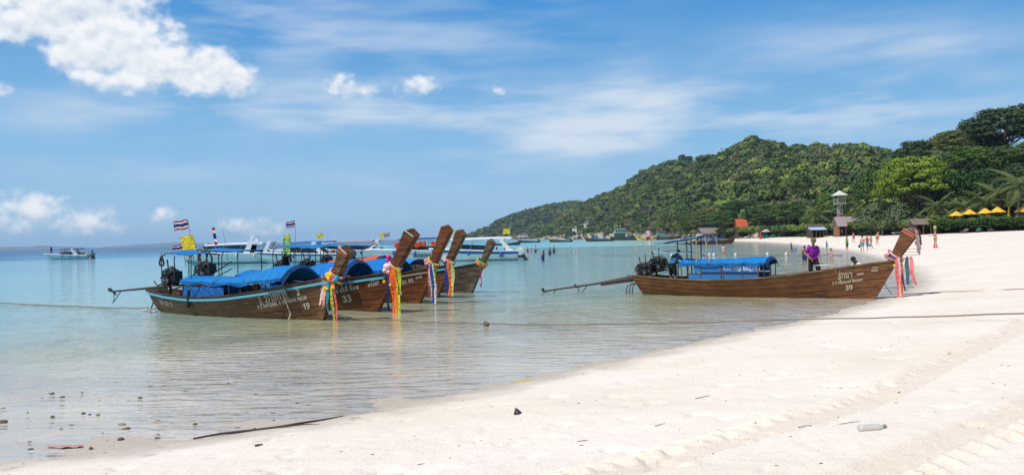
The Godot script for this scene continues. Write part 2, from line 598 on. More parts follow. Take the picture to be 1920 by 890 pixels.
# ---------------------------------------------------------------- ground and water
func rings(from: float, to: float, count: int) -> PackedFloat32Array:
	var r := PackedFloat32Array()
	for i in count + 1:
		r.append(from * pow(to / from, float(i) / count))
	return r

func bearings(fine: int) -> PackedFloat32Array:      # close together where the bay lies, wide apart behind
	var a := PackedFloat32Array()
	for i in range(0, 30):
		a.append(lerpf(-180.0, -44.0, i / 30.0))
	for i in fine + 1:
		a.append(lerpf(-44.0, 44.0, float(i) / fine))
	for i in range(1, 31):
		a.append(lerpf(44.0, 180.0, i / 30.0))
	return a

func build_land() -> void:
	land_noise.seed = 3; land_noise.frequency = 0.0085; land_noise.fractal_octaves = 3
	sand_noise.seed = 21; sand_noise.frequency = 0.35; sand_noise.fractal_octaves = 3
	var az := bearings(420)
	var rs := rings(1.4, 5.0, 30)
	rs.append_array(rings(5.0, 16.0, 175).slice(1))
	rs.append_array(rings(16.0, 90.0, 120).slice(1))
	rs.append_array(rings(90.0, 3200.0, 100).slice(1))
	var m := MB.new()
	var w := az.size()
	var dry := Color(0.775, 0.695, 0.59)
	var wet := Color(0.47, 0.415, 0.335)
	var bed := Color(0.42, 0.39, 0.28)
	var forest := Color(0.035, 0.05, 0.018)
	var pos := PackedVector3Array()
	var nor := PackedVector3Array()
	var col := PackedColorArray()
	for r in rs:
		for a in az:
			var t := deg_to_rad(a)
			var x := r * sin(t)
			var z := -r * cos(t)
			var y := height_at(x, z, r < 130.0)
			pos.append(Vector3(x, y, z))
			var near_track := tyre(x, z).y if r < 22.0 and y > 0.2 else 0.0
			var s := clampf((y + 0.01) / 0.19 + sand_noise.get_noise_2d(x * 2.0, z * 2.0) * 0.35, 0.0, 1.0)
			var c := wet.lerp(dry, smoothstep(0.0, 1.0, s))
			if y < 0.0:
				c = wet.lerp(bed, smoothstep(0.0, 0.3, -y))
			var k := 1.0 + sand_noise.get_noise_2d(x * 0.7, z * 0.7) * 0.06
			c = Color(c.r * k, c.g * k, c.b * k * k)
			if near_track > 0.0:
				c = c.lerp(Color(0.66, 0.555, 0.43), near_track * 0.55)
			if y > 1.2 and r > 70.0:
				c = c.lerp(forest, smoothstep(0.0, 3.0, back_distance(x, z) + sand_noise.get_noise_2d(x * 0.3, z * 0.3) * 3.0))
			if r > 430.0 and y > 0.2:
				c = forest if y > 2.6 else Color(0.2, 0.17, 0.13)
			col.append(c)
	nor.resize(pos.size())
	var rows := rs.size()
	for i in rows:
		for j in w:
			var a := pos[mini(i + 1, rows - 1) * w + j] - pos[maxi(i - 1, 0) * w + j]
			var b := pos[i * w + mini(j + 1, w - 1)] - pos[i * w + maxi(j - 1, 0)]
			var g := b.cross(a).normalized()
			nor[i * w + j] = g if g.y > 0.0 else -g
	var ix := PackedInt32Array()
	for i in rows - 1:
		for j in w - 1:
			var a := i * w + j
			if pos[a].y < -0.9 and pos[a + w].y < -0.9 and rs[i] > 60.0:
				continue      # too deep under the sea to be seen
			ix.append(a); ix.append(a + w); ix.append(a + w + 1)
			ix.append(a); ix.append(a + w + 1); ix.append(a + 1)
	m.v = pos; m.n = nor; m.c = col; m.ix = ix
	m.uv.resize(pos.size())
	var sand := mat("sand", Color(1, 1, 1), 0.95, 0.0, {"vertex_color_use_as_albedo": true, "metallic_specular": 0.25})
	var grain := noise_image(31, 512, 512, 0.035, 5)
	var fleck := noise_image(32, 512, 512, 0.12, 3)
	sand.albedo_texture = ramp_texture(grain, fleck, 0.55, ramp([Color(0.55, 0.48, 0.40), Color(0.90, 0.88, 0.85), Color(0.97, 0.965, 0.96), Color(1, 1, 1)], [0.12, 0.24, 0.4, 0.8]))
	sand.heightmap_enabled = true
	sand.heightmap_texture = ImageTexture.create_from_image(fleck)
	sand.heightmap_scale = 0.7
	sand.uv1_triplanar = true
	sand.uv1_world_triplanar = true
	sand.uv1_scale = Vector3.ONE * 0.42
	tag(part("beach_and_hills", m, sand), "", "", "", "structure")

func build_water() -> void:
	var az := bearings(330)
	var rs := rings(6.5, 6000.0, 330)
	var w := az.size()
	var pos := PackedVector3Array()
	var nor := PackedVector3Array()
	var col := PackedColorArray()
	var deep := PackedFloat32Array()
	var wn := FastNoiseLite.new()
	wn.seed = 77; wn.frequency = 0.02; wn.fractal_octaves = 4
	var hues := [[0.0, Color(0.50, 0.445, 0.36)], [0.12, Color(0.50, 0.45, 0.33)], [0.35, Color(0.36, 0.34, 0.195)], [0.75, Color(0.29, 0.385, 0.31)], [1.4, Color(0.24, 0.45, 0.43)], [2.4, Color(0.17, 0.43, 0.46)], [4.2, Color(0.09, 0.32, 0.40)], [6.5, Color(0.03, 0.155, 0.28)], [10.0, Color(0.012, 0.075, 0.19)]]
	for r in rs:
		for a in az:
			var t := deg_to_rad(a)
			var x := r * sin(t)
			var z := -r * cos(t)
			var s := shore_distance(x, z)
			var h := height_at(x, z, r < 60.0, s)
			var d := maxf(0.0, -h) * (1.0 + wn.get_noise_2d(x * 0.4, z * 1.6) * 0.35)
			deep.append(h)
			var c: Color = hues[0][1]
			for k in hues.size() - 1:
				if d >= hues[k][0]:
					c = hues[k][1].lerp(hues[k + 1][1], clampf((d - hues[k][0]) / (hues[k + 1][0] - hues[k][0]), 0.0, 1.0))
			var patch := 1.0 + (0.30 * wn.get_noise_2d(x * 6.0 + 200.0, z * 11.0) + 0.16 * wn.get_noise_2d(x * 22.0, z * 40.0)) * smoothstep(1.4, 0.4, d)     # ripples and patches of the sandy bottom
			c = Color(c.r * patch, c.g * patch, c.b * patch)
			col.append(c)
			var amp := 0.010 * smoothstep(0.5, 9.0, -s) * (1.0 - smoothstep(60.0, 130.0, r))
			var y := (wn.get_noise_2d(x * 34.0 + z * 9.0, z * 62.0) + 0.6 * wn.get_noise_2d(x * 90.0, z * 150.0 + x * 20.0)) * amp
			y += 0.007 * sin(s * 3.1 + wn.get_noise_2d(x * 9.0, z * 9.0) * 6.0) * smoothstep(0.2, 1.5, -s) * smoothstep(13.0, 5.0, -s)     # small swell running in
			if r < 45.0 and s > -1.5:       # the wash runs up the sand unevenly
				y += 0.035 * wn.get_noise_2d(x * 30.0, z * 30.0) * smoothstep(-1.5, -0.2, s)
			pos.append(Vector3(x, y, z))
	nor.resize(pos.size())
	var rows := rs.size()
	for i in rows:
		for j in w:
			var a := pos[mini(i + 1, rows - 1) * w + j] - pos[maxi(i - 1, 0) * w + j]
			var b := pos[i * w + mini(j + 1, w - 1)] - pos[i * w + maxi(j - 1, 0)]
			var g := b.cross(a).normalized()
			nor[i * w + j] = g if g.y > 0.0 else -g
	var ix := PackedInt32Array()
	for i in rows - 1:
		for j in w - 1:
			var a := i * w + j
			if minf(minf(deep[a], deep[a + 1]), minf(deep[a + w], deep[a + w + 1])) > 0.12:
				continue
			ix.append(a); ix.append(a + w); ix.append(a + w + 1)
			ix.append(a); ix.append(a + w + 1); ix.append(a + 1)
	var normal := noise_image(61, 512, 512, 0.022, 4, Vector2(2.0, 1.0))
	var ripple := noise_image(62, 512, 512, 0.05, 4, Vector2(1.6, 1.0))
	normal.bump_map_to_normal_map(9.0)
	var wm := mat("water", Color(1, 1, 1), 0.06, 0.0, {"vertex_color_use_as_albedo": true, "metallic_specular": 0.48})
	wm.normal_enabled = true
	wm.normal_texture = ImageTexture.create_from_image(normal)
	wm.normal_scale = 0.5
	wm.heightmap_enabled = true
	wm.heightmap_texture = ImageTexture.create_from_image(ripple)
	wm.heightmap_scale = 1.3
	wm.uv1_triplanar = true
	wm.uv1_world_triplanar = true
	wm.uv1_scale = Vector3(0.13, 0.13, 0.21)
	# offshore the water is choppier and mirrors less of the low sky
	var choppy: StandardMaterial3D = wm.duplicate()
	choppy.resource_name = "choppy_water"
	choppy.normal_scale = 1.3
	choppy.metallic_specular = 0.22
	choppy.roughness = 0.2
	var near := PackedInt32Array()
	var off := PackedInt32Array()
	for i in range(0, ix.size(), 3):
		var q := pos[ix[i]]
		var out := q.length() > 190.0 + 40.0 * wn.get_noise_2d(q.x * 0.6, q.z * 0.6)
		if out:
			off.append(ix[i]); off.append(ix[i + 1]); off.append(ix[i + 2])
		else:
			near.append(ix[i]); near.append(ix[i + 1]); near.append(ix[i + 2])
	for k in 2:
		var m := MB.new()
		m.v = pos; m.n = nor; m.c = col; m.ix = near if k == 0 else off
		m.uv.resize(pos.size())
		tag(part(["sea", "open_sea"][k], m, wm if k == 0 else choppy), "", "", "", "structure")

# ---------------------------------------------------------------- plants
func leaf(m: MB, at: Vector3, out: Vector3, size: float, shade: float) -> void:
	var nrm := (out + Vector3(rng.randf_range(-0.7, 0.7), rng.randf_range(-0.3, 0.7), rng.randf_range(-0.7, 0.7))).normalized()
	var a := nrm.cross(Vector3(rng.randf_range(-1, 1), rng.randf_range(-1, 1), rng.randf_range(-1, 1))).normalized() * size
	var b := nrm.cross(a) * rng.randf_range(0.45, 0.8)
	m.col = Color(shade * rng.randf_range(0.9, 1.12), shade, shade * rng.randf_range(0.8, 1.1))
	var sn := (nrm * 0.6 + out).normalized()
	var i := m.p(at - a, sn, Vector2(0, 0)); m.p(at + b, sn, Vector2(0, 1)); m.p(at + a, sn, Vector2(1, 1)); m.p(at - b * 0.8, sn, Vector2(1, 0))
	m.ix.append(i); m.ix.append(i + 1); m.ix.append(i + 2)
	m.ix.append(i); m.ix.append(i + 2); m.ix.append(i + 3)

# one crown of radius 1 for the forest: uneven clumps of leaves with gaps between
func crown_mesh(leaves: int, size: float, squat: float) -> MB:
	var m := MB.new()
	var clumps := []
	for i in 13:
		var d := Vector3(rng.randfn(), absf(rng.randfn()) * 0.9 - 0.25, rng.randfn()).normalized()
		clumps.append([d * Vector3(0.62, 0.62 * squat, 0.62) * rng.randf_range(0.75, 1.15), rng.randf_range(0.26, 0.44), rng.randf_range(0.82, 1.18)])
	for i in leaves:
		var q: Array = clumps[rng.randi() % clumps.size()]
		var d := Vector3(rng.randfn(), rng.randfn() + 0.35, rng.randfn()).normalized()
		leaf(m, q[0] + d * q[1] * rng.randf_range(0.6, 1.1) * Vector3(1, 0.75, 1), (d + q[0]).normalized(), size * rng.randf_range(0.7, 1.3), q[2] * rng.randf_range(0.75, 1.2))
	m.col = Color.WHITE
	return m

func foliage(key: String, c: Color) -> StandardMaterial3D:
	return mat(key, c, 0.75, 0.0, {"vertex_color_use_as_albedo": true, "metallic_specular": 0.3, "backlight_enabled": true, "backlight": Color(0.5, 0.5, 0.3)})

func multi(called: String, m: MB, mt: Material, places: Array, tints: Array, parent: Node3D) -> void:
	var mm := MultiMesh.new()
	mm.transform_format = MultiMesh.TRANSFORM_3D
	mm.use_colors = true
	mm.mesh = m.mesh()
	mm.instance_count = places.size()
	for i in places.size():
		mm.set_instance_transform(i, places[i])
		mm.set_instance_color(i, tints[i])
	var o := MultiMeshInstance3D.new()
	o.multimesh = mm
	o.material_override = mt
	if parent:
		o.name = called
		parent.add_child(o, true)
	else:
		o.name = numbered(called)
		add_child(o, true)
	o.set_meta("kind", "stuff")

func forest_tint(x: float, z: float) -> Color:
	var k := rng.randf()
	var c := Color(0.050, 0.078, 0.021)
	if k < 0.36: c = Color(0.034, 0.060, 0.018)
	elif k < 0.54: c = Color(0.085, 0.115, 0.026)
	elif k < 0.63: c = Color(0.12, 0.155, 0.030)
	elif k < 0.76: c = Color(0.105, 0.092, 0.055)     # leafless or drying crowns
	var n := land_noise.get_noise_2d(x * 2.2, z * 2.2)
	c = c.lerp(Color(0.095, 0.10, 0.045), clampf(n * 1.2, 0.0, 0.6))
	var j := rng.randf_range(1.55, 2.2)
	return Color(c.r * j, c.g * j, c.b * j)

func build_forest() -> void:
	var kinds := []
	for k in 5:
		kinds.append(crown_mesh([240, 200, 260, 210, 130][k], [0.17, 0.19, 0.15, 0.18, 0.13][k], [0.8, 0.65, 0.95, 0.75, 1.0][k]))
	var places := [[], [], [], [], []]
	var tints := [[], [], [], [], []]
	var put := func(x: float, y: float, z: float, r: float, k: int, t: Color) -> void:
		var b := Basis(Vector3.UP, rng.randf() * TAU).scaled(Vector3(r, r * rng.randf_range(0.8, 1.15), r))
		places[k].append(Transform3D(b, Vector3(x, y, z)))
		tints[k].append(t)
	# hills
	for i in 31000:
		var az := rng.randf_range(-4.2, 36.0)
		var far := rng.randf() < 0.22 and az < 9.0
		var r := rng.randf_range(1380, 1700) if far else sqrt(rng.randf_range(160.0 * 160.0, 1160.0 * 1160.0))
		var x := r * sin(deg_to_rad(az))
		var z := -r * cos(deg_to_rad(az))
		var h := hill(x, z)
		var back := back_distance(x, z)
		if h < 2.0 and (back < 12.0 or back > 60.0 or az < 10.0):
			continue
		if h < 0.6 and shore_distance(x, z) < 18.0:
			continue
		if az < 1.5 and not far:
			continue
		# the far side of the ridges does not show
		var ridge := table([Vector2(1.5, 1130), Vector2(6, 1020), Vector2(10, 900), Vector2(17, 760), Vector2(24, 640), Vector2(34, 560)], az) + 30.0
		if not far and r > ridge:
			continue
		var rad := (1.8 + 3.6 * pow(rng.randf(), 1.6)) * (1.25 if far else 1.0)
		if rng.randf() < 0.02:
			rad = rng.randf_range(5.5, 7.0)      # a tree that stands above the rest
		if r < 300.0:
			rad *= 0.85
		var k := rng.randi() % 4
		var t := forest_tint(x, z)
		if t.g < t.r:
			k = 4
		put.call(x, maxf(h, 1.0) + 2.7 * float(h < 3.0) + rad * 0.75, z, rad, k, t)
	# low growth along the back of the beach and along the rocky shore
	for i in 1500:
		var az := rng.randf_range(12.0, 37.0)
		var r := table(BACK, az) + absf(rng.randfn()) * 7.0 + 2.5
		var x := r * sin(deg_to_rad(az))
		var z := -r * cos(deg_to_rad(az))
		var rad := rng.randf_range(0.7, 1.9) * (0.7 if az > 28.6 else 1.0)
		put.call(x, 2.7 + hill(x, z) + rad * 0.5, z, rad, rng.randi() % 4, forest_tint(x, z) * Color(1.1, 1.2, 1.0))
	for i in 500:
		var s: float = rng.randf_range(25.3, 31.2)
		var a: Vector2 = SHORE[int(s)].lerp(SHORE[int(s) + 1], s - int(s))
		var x := a.x + rng.randf_range(6, 30)
		var z := a.y + rng.randf_range(-8, 8)
		if shore_distance(x, z) < 9.0 or (z > -330.0):
			continue
		put.call(x, height_at(x, z) + 1.5, z, rng.randf_range(2.5, 4.5), rng.randi() % 4, forest_tint(x, z))
	var root := thing("hillside_forest", "dense green tropical forest covering the hills behind the bay", "forest")
	root.set_meta("kind", "stuff")
	var fm := foliage("forest_leaves", Color(1, 1, 1))
	for k in 5:
		multi("tree_crowns" if k == 0 else "tree_crowns_%03d" % k, kinds[k], fm, places[k], tints[k], root)

# a single tree: tapered trunk, limbs, and leaves in clumps at the limbs' ends; height 1, crown half-width 1 x given
func tree_meshes(shape: String, leaves: int, lobes: int, leaf_size: float) -> Array:
	var wood := MB.new()
	var f := MB.new()
	var base := 0.30 if shape == "round" else 0.42
	if shape == "low": base = 0.12
	wood.tube([Vector3(0, -0.04, 0), Vector3(0.012, base * 0.6, 0.01), Vector3(0.0, base, 0.02), Vector3(0.03, 0.62, 0.0), Vector3(0.02, 0.8, 0.0)], [0.034, 0.026, 0.021, 0.012, 0.005], 7)
	var ends := []
	for i in lobes:
		var a := TAU * (i * 0.381966 + rng.randf() * 0.08)
		var lev := (i + 0.5) / lobes
		var y: float
		var rr: float
		var lobe: Vector3
		if shape == "flat":        # layered umbrella
			y = lerpf(0.50, 0.93, lev)
			rr = lerpf(0.40, 0.12, lev * lev) * rng.randf_range(0.75, 1.15)
			lobe = Vector3(0.15, 0.042, 0.15) * rng.randf_range(0.6, 1.3)
		elif shape == "low":
			y = lerpf(0.25, 0.82, lev)
			rr = lerpf(0.50, 0.14, lev) * rng.randf_range(0.7, 1.1)
			lobe = Vector3(0.2, 0.16, 0.2) * rng.randf_range(0.75, 1.2)
		else:
			y = lerpf(0.34, 0.88, lev)
			rr = 0.40 * sin(PI * clampf(0.25 + lev * 0.68, 0, 1)) * rng.randf_range(0.65, 1.1)
			lobe = Vector3(0.155, 0.115, 0.155) * rng.randf_range(0.75, 1.3)
		var e := Vector3(cos(a) * rr, y, sin(a) * rr)
		ends.append([e, lobe, rng.randf_range(0.68, 1.3)])
		var from := Vector3(0.01, clampf(y - rr * 0.9, base * 0.5, 0.7), 0.01)
		wood.tube([from, from.lerp(e, 0.55) - Vector3(0, 0.02, 0), e], [0.011, 0.006, 0.002], 5, false)
	for i in leaves:
		var q: Array = ends[rng.randi() % ends.size()]
		var d := Vector3(rng.randfn(), rng.randfn() + 0.25, rng.randfn()).normalized()
		var at: Vector3 = q[0] + d * q[1] * pow(rng.randf(), 0.4) * 1.1
		leaf(f, at, (d + Vector3(q[0].x, 0.15, q[0].z) * 1.2).normalized(), leaf_size * rng.randf_range(0.7, 1.3), q[2] * rng.randf_range(0.75, 1.25))
	f.col = Color.WHITE
	return [wood, f]

func palm(called: String, label: String, at: Vector3, h: float, lean: Vector3, size: float, group: String, fronds := 17, tone := 0) -> Node3D:
	var t := thing(called, label, "palm tree", at, 0.0, group)
	var w := MB.new()
	var pts := []
	var rad := []
	for i in 9:
		var k := i / 8.0
		pts.append(Vector3(0, -0.3 + (h + 0.3) * k, 0) + lean * k * k)
		rad.append(lerpf(0.24, 0.13, k) * (1.25 if i == 0 else 1.0))
	w.tube(pts, rad, 7)
	part("trunk", w, mat("palm_trunk", Color(0.26, 0.225, 0.18), 0.9), t)
	var key := "frond%d" % tone
	if not shared.has(key):
		var f := MB.new()
		# a frond of length 1 along +x, arching, with leaflets hanging from both sides
		var rib := []
		for i in 9:
			var k := i / 8.0
			rib.append(Vector3(k * 0.93, 0.30 * k - 0.52 * k * k, 0))
		f.tube(rib, [0.016, 0.014, 0.012, 0.010, 0.008, 0.007, 0.006, 0.004, 0.002], 4, false)
		for i in 20:
			var k := 0.1 + 0.9 * i / 19.0
			var b := Vector3(k * 0.93, 0.30 * k - 0.52 * k * k, 0)
			var lng := 0.30 * sin(PI * clampf(0.16 + k * 0.74, 0, 1))
			for s in [-1.0, 1.0]:
				var tip: Vector3 = b + Vector3(lng * 0.45, -lng * 0.42, s * lng * 0.85)
				var mid: Vector3 = b.lerp(tip, 0.5) + Vector3(0, 0.03, 0)
				f.col = Color.WHITE * rng.randf_range(0.8, 1.25)
				f.flat(b, mid + Vector3(0.026, 0, 0), mid - Vector3(0.026, 0, 0))
				f.flat(tip, mid + Vector3(0.026, 0, 0), mid - Vector3(0.026, 0, 0))
		shared[key] = f.mesh()
	var fm := foliage(key + "_leaves", [Color(0.085, 0.115, 0.030), Color(0.12, 0.155, 0.05)][tone])
	for i in fronds:
		var o := part("frond", shared[key], fm, t, Vector3(0, h, 0) + lean)
		var a := TAU * i * 0.381966
		var up := lerpf(1.05, -0.75, pow((i + 0.5) / fronds, 0.8))
		o.basis = Basis(Vector3.UP, a) * Basis(Vector3.BACK, up) * Basis(Vector3.RIGHT, rng.randf_range(-0.4, 0.4)) * Basis.from_scale(Vector3.ONE * size * rng.randf_range(0.85, 1.1))
	return t

func build_trees() -> void:
	var shapes := {}
	for k in ["round", "flat", "low"]:
		for j in 3:
			var b := tree_meshes(k, {"round": 4600, "flat": 5600, "low": 3000}[k], {"round": 34, "flat": 46, "low": 28}[k], {"round": 0.026, "flat": 0.022, "low": 0.033}[k])
			shapes[k + str(j)] = [b[0].mesh(), b[1].mesh()]
	var bark := mat("bark", Color(0.13, 0.105, 0.08), 0.9)
	var greens := {"dark": Color(0.055, 0.092, 0.03), "mid": Color(0.075, 0.13, 0.03), "light": Color(0.18, 0.26, 0.03), "olive": Color(0.12, 0.14, 0.042), "grey": Color(0.12, 0.16, 0.08), "deep": Color(0.032, 0.078, 0.02), "fresh": Color(0.10, 0.18, 0.032)}
	# azimuth, distance, elevation of the top, half-width in metres, shape, colour, label
	var rows := [
		[31.9, 245, 7.35, 12.5, "flat0", "dark", "tallest dark umbrella shaped tree on the rise at the right edge"],
		[34.6, 238, 6.9, 10.5, "flat1", "dark", "dark spreading tree on the rise beyond the right edge"],
		[29.9, 245, 6.75, 6.0, "round0", "deep", "rounded deep green tree standing above the ridge left of the tallest tree"],
		[28.9, 238, 6.2, 6.6, "flat2", "olive", "olive tree with yellowing leaves on the ridge below the rounded deep green one"],
		[26.9, 240, 5.75, 6.2, "flat1", "dark", "dark flat topped tree at the left end of the near rise"],
		[27.9, 250, 5.75, 6.2, "round1", "olive", "olive bushy tree in the middle of the near ridge"],
		[30.7, 256, 6.1, 5.6, "round2", "dark", "dark tree in the gap below the tallest tree"],
		[28.4, 222, 4.9, 6.5, "round0", "grey", "greyish green tree halfway up the near rise"],
		[30.1, 214, 5.1, 6.5, "flat0", "fresh", "fresh green spreading tree halfway up the near rise"],
		[31.8, 205, 5.0, 7.2, "round1", "mid", "mid green tree on the slope above the yellow parasols"],
		[33.6, 200, 5.3, 7.0, "round2", "mid", "mid green tree on the slope at the right edge"],
		[28.9, 172, 3.75, 5.2, "round2", "deep", "deep green tree with dense low crown behind the leftmost yellow parasol"],
		[30.7, 170, 3.75, 5.6, "round0", "deep", "deep green tree behind the middle yellow parasols"],
		[32.6, 175, 3.9, 6.0, "round1", "dark", "dark green tree behind the rightmost yellow parasol"],
		[27.2, 172, 4.75, 7.4, "flat2", "light", "tall bright yellow green tree with layered branches behind the beach"],
		[26.0, 178, 4.7, 5.6, "flat0", "light", "second bright yellow green tree left of the tall layered one"],
		[24.2, 213, 4.0, 5.4, "round1", "mid", "rounded leafy green tree right of the watchtower"],
		[25.0, 182, 2.0, 5.4, "low0", "grey", "greyish green bushy tree at the edge of the sand below the bright trees"],
		[24.6, 192, 2.0, 4.6, "low1", "grey", "greyish green bushy tree right of the watchtower foot"],
		[26.1, 170, 1.9, 4.2, "low2", "grey", "silvery green bush tree in front of the bright yellow green tree"],
		[22.9, 226, 2.3, 4.6, "flat1", "olive", "olive tree with drooping branches just left of the watchtower"],
		[21.9, 236, 2.6, 5.4, "flat0", "fresh", "fresh green spreading tree left of the watchtower"],
		[20.9, 242, 1.8, 4.6, "low0", "fresh", "low fresh green tree behind the small white hut"],
		[19.0, 262, 2.0, 7.5, "flat2", "mid", "wide layered green tree above the lilac umbrellas"],
		[17.6, 282, 2.0, 7.8, "flat1", "mid", "wide layered green tree right of the orange roof"],
		[15.6, 322, 2.35, 6.5, "round0", "deep", "deep green tree behind the orange roof"],
		[14.9, 312, 1.65, 8.2, "flat0", "mid", "wide layered green tree left of the orange roof"],
		[13.6, 345, 1.75, 8.4, "flat2", "olive", "wide olive tree at the far left end of the beach"],
		[12.6, 400, 1.7, 8.0, "round1", "mid", "round green tree above the far end of the sand"],
		[16.5, 335, 2.3, 6.0, "round2", "dark", "dark tree behind the layered tree right of the orange roof"],
	]
	for r in rows:
		var a := deg_to_rad(r[0])
		var x: float = r[1] * sin(a)
		var z: float = -r[1] * cos(a)
		var g := height_at(x, z)
		var h: float = r[1] * tan(deg_to_rad(r[2])) + 2.5 - g
		var t := thing("broadleaf_tree", r[6], "tree", Vector3(x, g, z), rng.randf() * TAU, "trees behind the beach")
		var s: Array = shapes[r[4]]
		var wd: float = r[3] / 0.52
		for k in 2:
			var o := part(["trunk", "crown"][k], s[k], bark if k == 0 else foliage("leaves_" + r[5], greens[r[5]]), t)
			o.scale = Vector3(wd, h / 0.98, wd)
	# palms
	var pal := [[18.2, 268, 3.15, -4.2, "tall leaning coconut palm with bare trunk, leftmost of the three tall ones", 4.6, 0], [19.5, 275, 3.1, -2.5, "tall coconut palm in the middle of the three tall ones", 4.2, 0], [20.3, 285, 3.05, -2.0, "tall coconut palm, right one of the three tall ones", 4.2, 0], [22.35, 330, 3.0, 0.6, "coconut palm whose dark head shows above the watchtower", 4.5, 0],
		[20.9, 222, 1.25, -2.6, "short leaning palm with pale fronds by the small white hut", 4.6, 1], [24.0, 192, 1.25, -0.8, "short palm right of the watchtower hut", 4.4, 1],
		[28.0, 160, 1.45, -0.5, "young palm left of the yellow parasols", 3.4, 1], [29.5, 157, 1.35, 0.5, "young palm behind the second yellow parasol", 3.2, 1], [30.6, 155, 1.6, 0.3, "young palm behind the middle yellow parasols", 3.6, 1], [32.5, 152, 2.6, 0.6, "big palm with long arching fronds at the right edge", 5.2, 1], [31.4, 158, 2.0, -0.6, "arching palm left of the big palm at the right edge", 4.2, 1], [12.2, 470, 1.1, 1.0, "far coconut palm left of the beach end", 5.0, 0], [10.9, 530, 1.15, 0.0, "far coconut palm above the green fishing boat", 5.0, 0], [11.6, 500, 1.0, -1.0, "far coconut palm above the second fishing boat", 5.0, 0]]
	for q in pal:
		var a := deg_to_rad(q[0])
		var at := Vector3(q[1] * sin(a), 0, -q[1] * cos(a))
		at.y = height_at(at.x, at.z)
		var h: float = q[1] * tan(deg_to_rad(q[2])) + 2.5 - at.y
		palm("palm_tree", q[4], at - Vector3(q[3] * -1.0, 0, 0) * 0.0 - Vector3(q[3], 0, 0), h, Vector3(q[3], 0, 0.5), q[5], "palms behind the beach", 15, q[6])
	# bare trees that stand out on the ridge
	for k in 2:
		var az: float = [12.15, 12.6][k]
		var a := deg_to_rad(az)
		var r := 835.0
		var at := Vector3(r * sin(a), 0, -r * cos(a))
		at.y = hill(at.x, at.z) + 2.0
		var t := thing("ridge_tree", ["spindly dark tree on the ridge crest of the main hill, left of a pair", "wind bent dark tree on the ridge crest of the main hill, right of a pair"][k], "tree", at, rng.randf() * TAU, "trees on the ridge crest")
		var s: Array = shapes["flat%d" % k]
		for j in 2:
			part(["trunk", "crown"][j], s[j], bark if j == 0 else foliage("leaves_dark", greens["dark"]), t).scale = Vector3(10, 13, 10)
	# clipped hedge below the parasols: one mass
	var hedge := MB.new()
	for i in 5200:
		var az := rng.randf_range(27.3, 38.0)
		var r := table(BACK, az) + rng.randf_range(-0.4, 2.4)
		var x := r * sin(deg_to_rad(az))
		var z := -r * cos(deg_to_rad(az))
		leaf(hedge, Vector3(x, 2.7 + pow(rng.randf(), 0.6) * (1.35 + land_noise.get_noise_2d(x * 30, z * 30) * 0.5), z), Vector3(0, 0.7, 0.7), 0.22, rng.randf_range(0.6, 1.3))
	tag(part("hedge", hedge, foliage("hedge_leaves", Color(0.05, 0.10, 0.022))), "leafy green hedge between the sand and the yellow parasols", "hedge", "", "stuff")

# ---------------------------------------------------------------- longtail boats
# local axes: x to the bow, y up from the waterline, z to starboard (the side turned to the beach)
const SHEER := [Vector2(0, 0.80), Vector2(0.12, 0.70), Vector2(0.33, 0.64), Vector2(0.55, 0.72), Vector2(0.75, 0.93), Vector2(0.9, 1.2), Vector2(1.0, 1.42)]
const BEAM := [Vector2(0, 0.46), Vector2(0.1, 0.66), Vector2(0.3, 0.90), Vector2(0.5, 0.95), Vector2(0.7, 0.80), Vector2(0.85, 0.50), Vector2(0.95, 0.21), Vector2(1.0, 0.075)]
const KEEL := [Vector2(0, -0.06), Vector2(0.12, -0.22), Vector2(0.4, -0.34), Vector2(0.8, -0.32), Vector2(1.0, -0.22)]

var baked := {}
func smooth_table(t: Array, x: float) -> float:     # the curve with its corners rounded, from a baked list
	var key: float = t[0].y + t.size() * 10.0
	if not baked.has(key):
		var line := PackedFloat32Array()
		for i in 241:
			var q := (i - 20) / 200.0
			line.append((table(t, q - 0.05) + table(t, q - 0.025) + 2.0 * table(t, q) + table(t, q + 0.025) + table(t, q + 0.05)) / 6.0)
		baked[key] = line
	var l: PackedFloat32Array = baked[key]
	var f := clampf(x * 200.0 + 20.0, 0.0, 239.99)
	var i := int(f)
	return lerpf(l[i], l[i + 1], f - i)

func hull_point(t: float, v: float, side: float, out := 0.0, sheer := SHEER) -> Vector3:
	var yk := smooth_table(KEEL, t)
	var ys := smooth_table(sheer, t)
	var x := lerpf(-4.75, 4.62, t) + (1.12 * pow(t, 7.0) - 0.5 * pow(1.0 - t, 6.0)) * v
	var z := maxf(smooth_table(BEAM, t) if t < 0.95 else table(BEAM, t), 0.02) * pow(v, 0.42 + 0.5 * t * t * t)
	return Vector3(x, lerpf(yk, ys, pow(v, 1.2)), side * (z + out))

func on_hull(x: float, y: float, out: float) -> Vector3:    # the point of the starboard side at a given x and y
	var t := (x + 4.75) / 9.37
	var v := 0.5
	for i in 12:
		var yk := smooth_table(KEEL, t)
		var ys := smooth_table(SHEER, t)
		v = pow(clampf((y - yk) / (ys - yk), 0.001, 1.0), 1.0 / 1.2)
		t = clampf(t - (hull_point(t, v, 1.0).x - x) / 9.9, 0.0, 1.0)
	return Vector3(x, y, hull_point(t, v, 1.0).z + out)

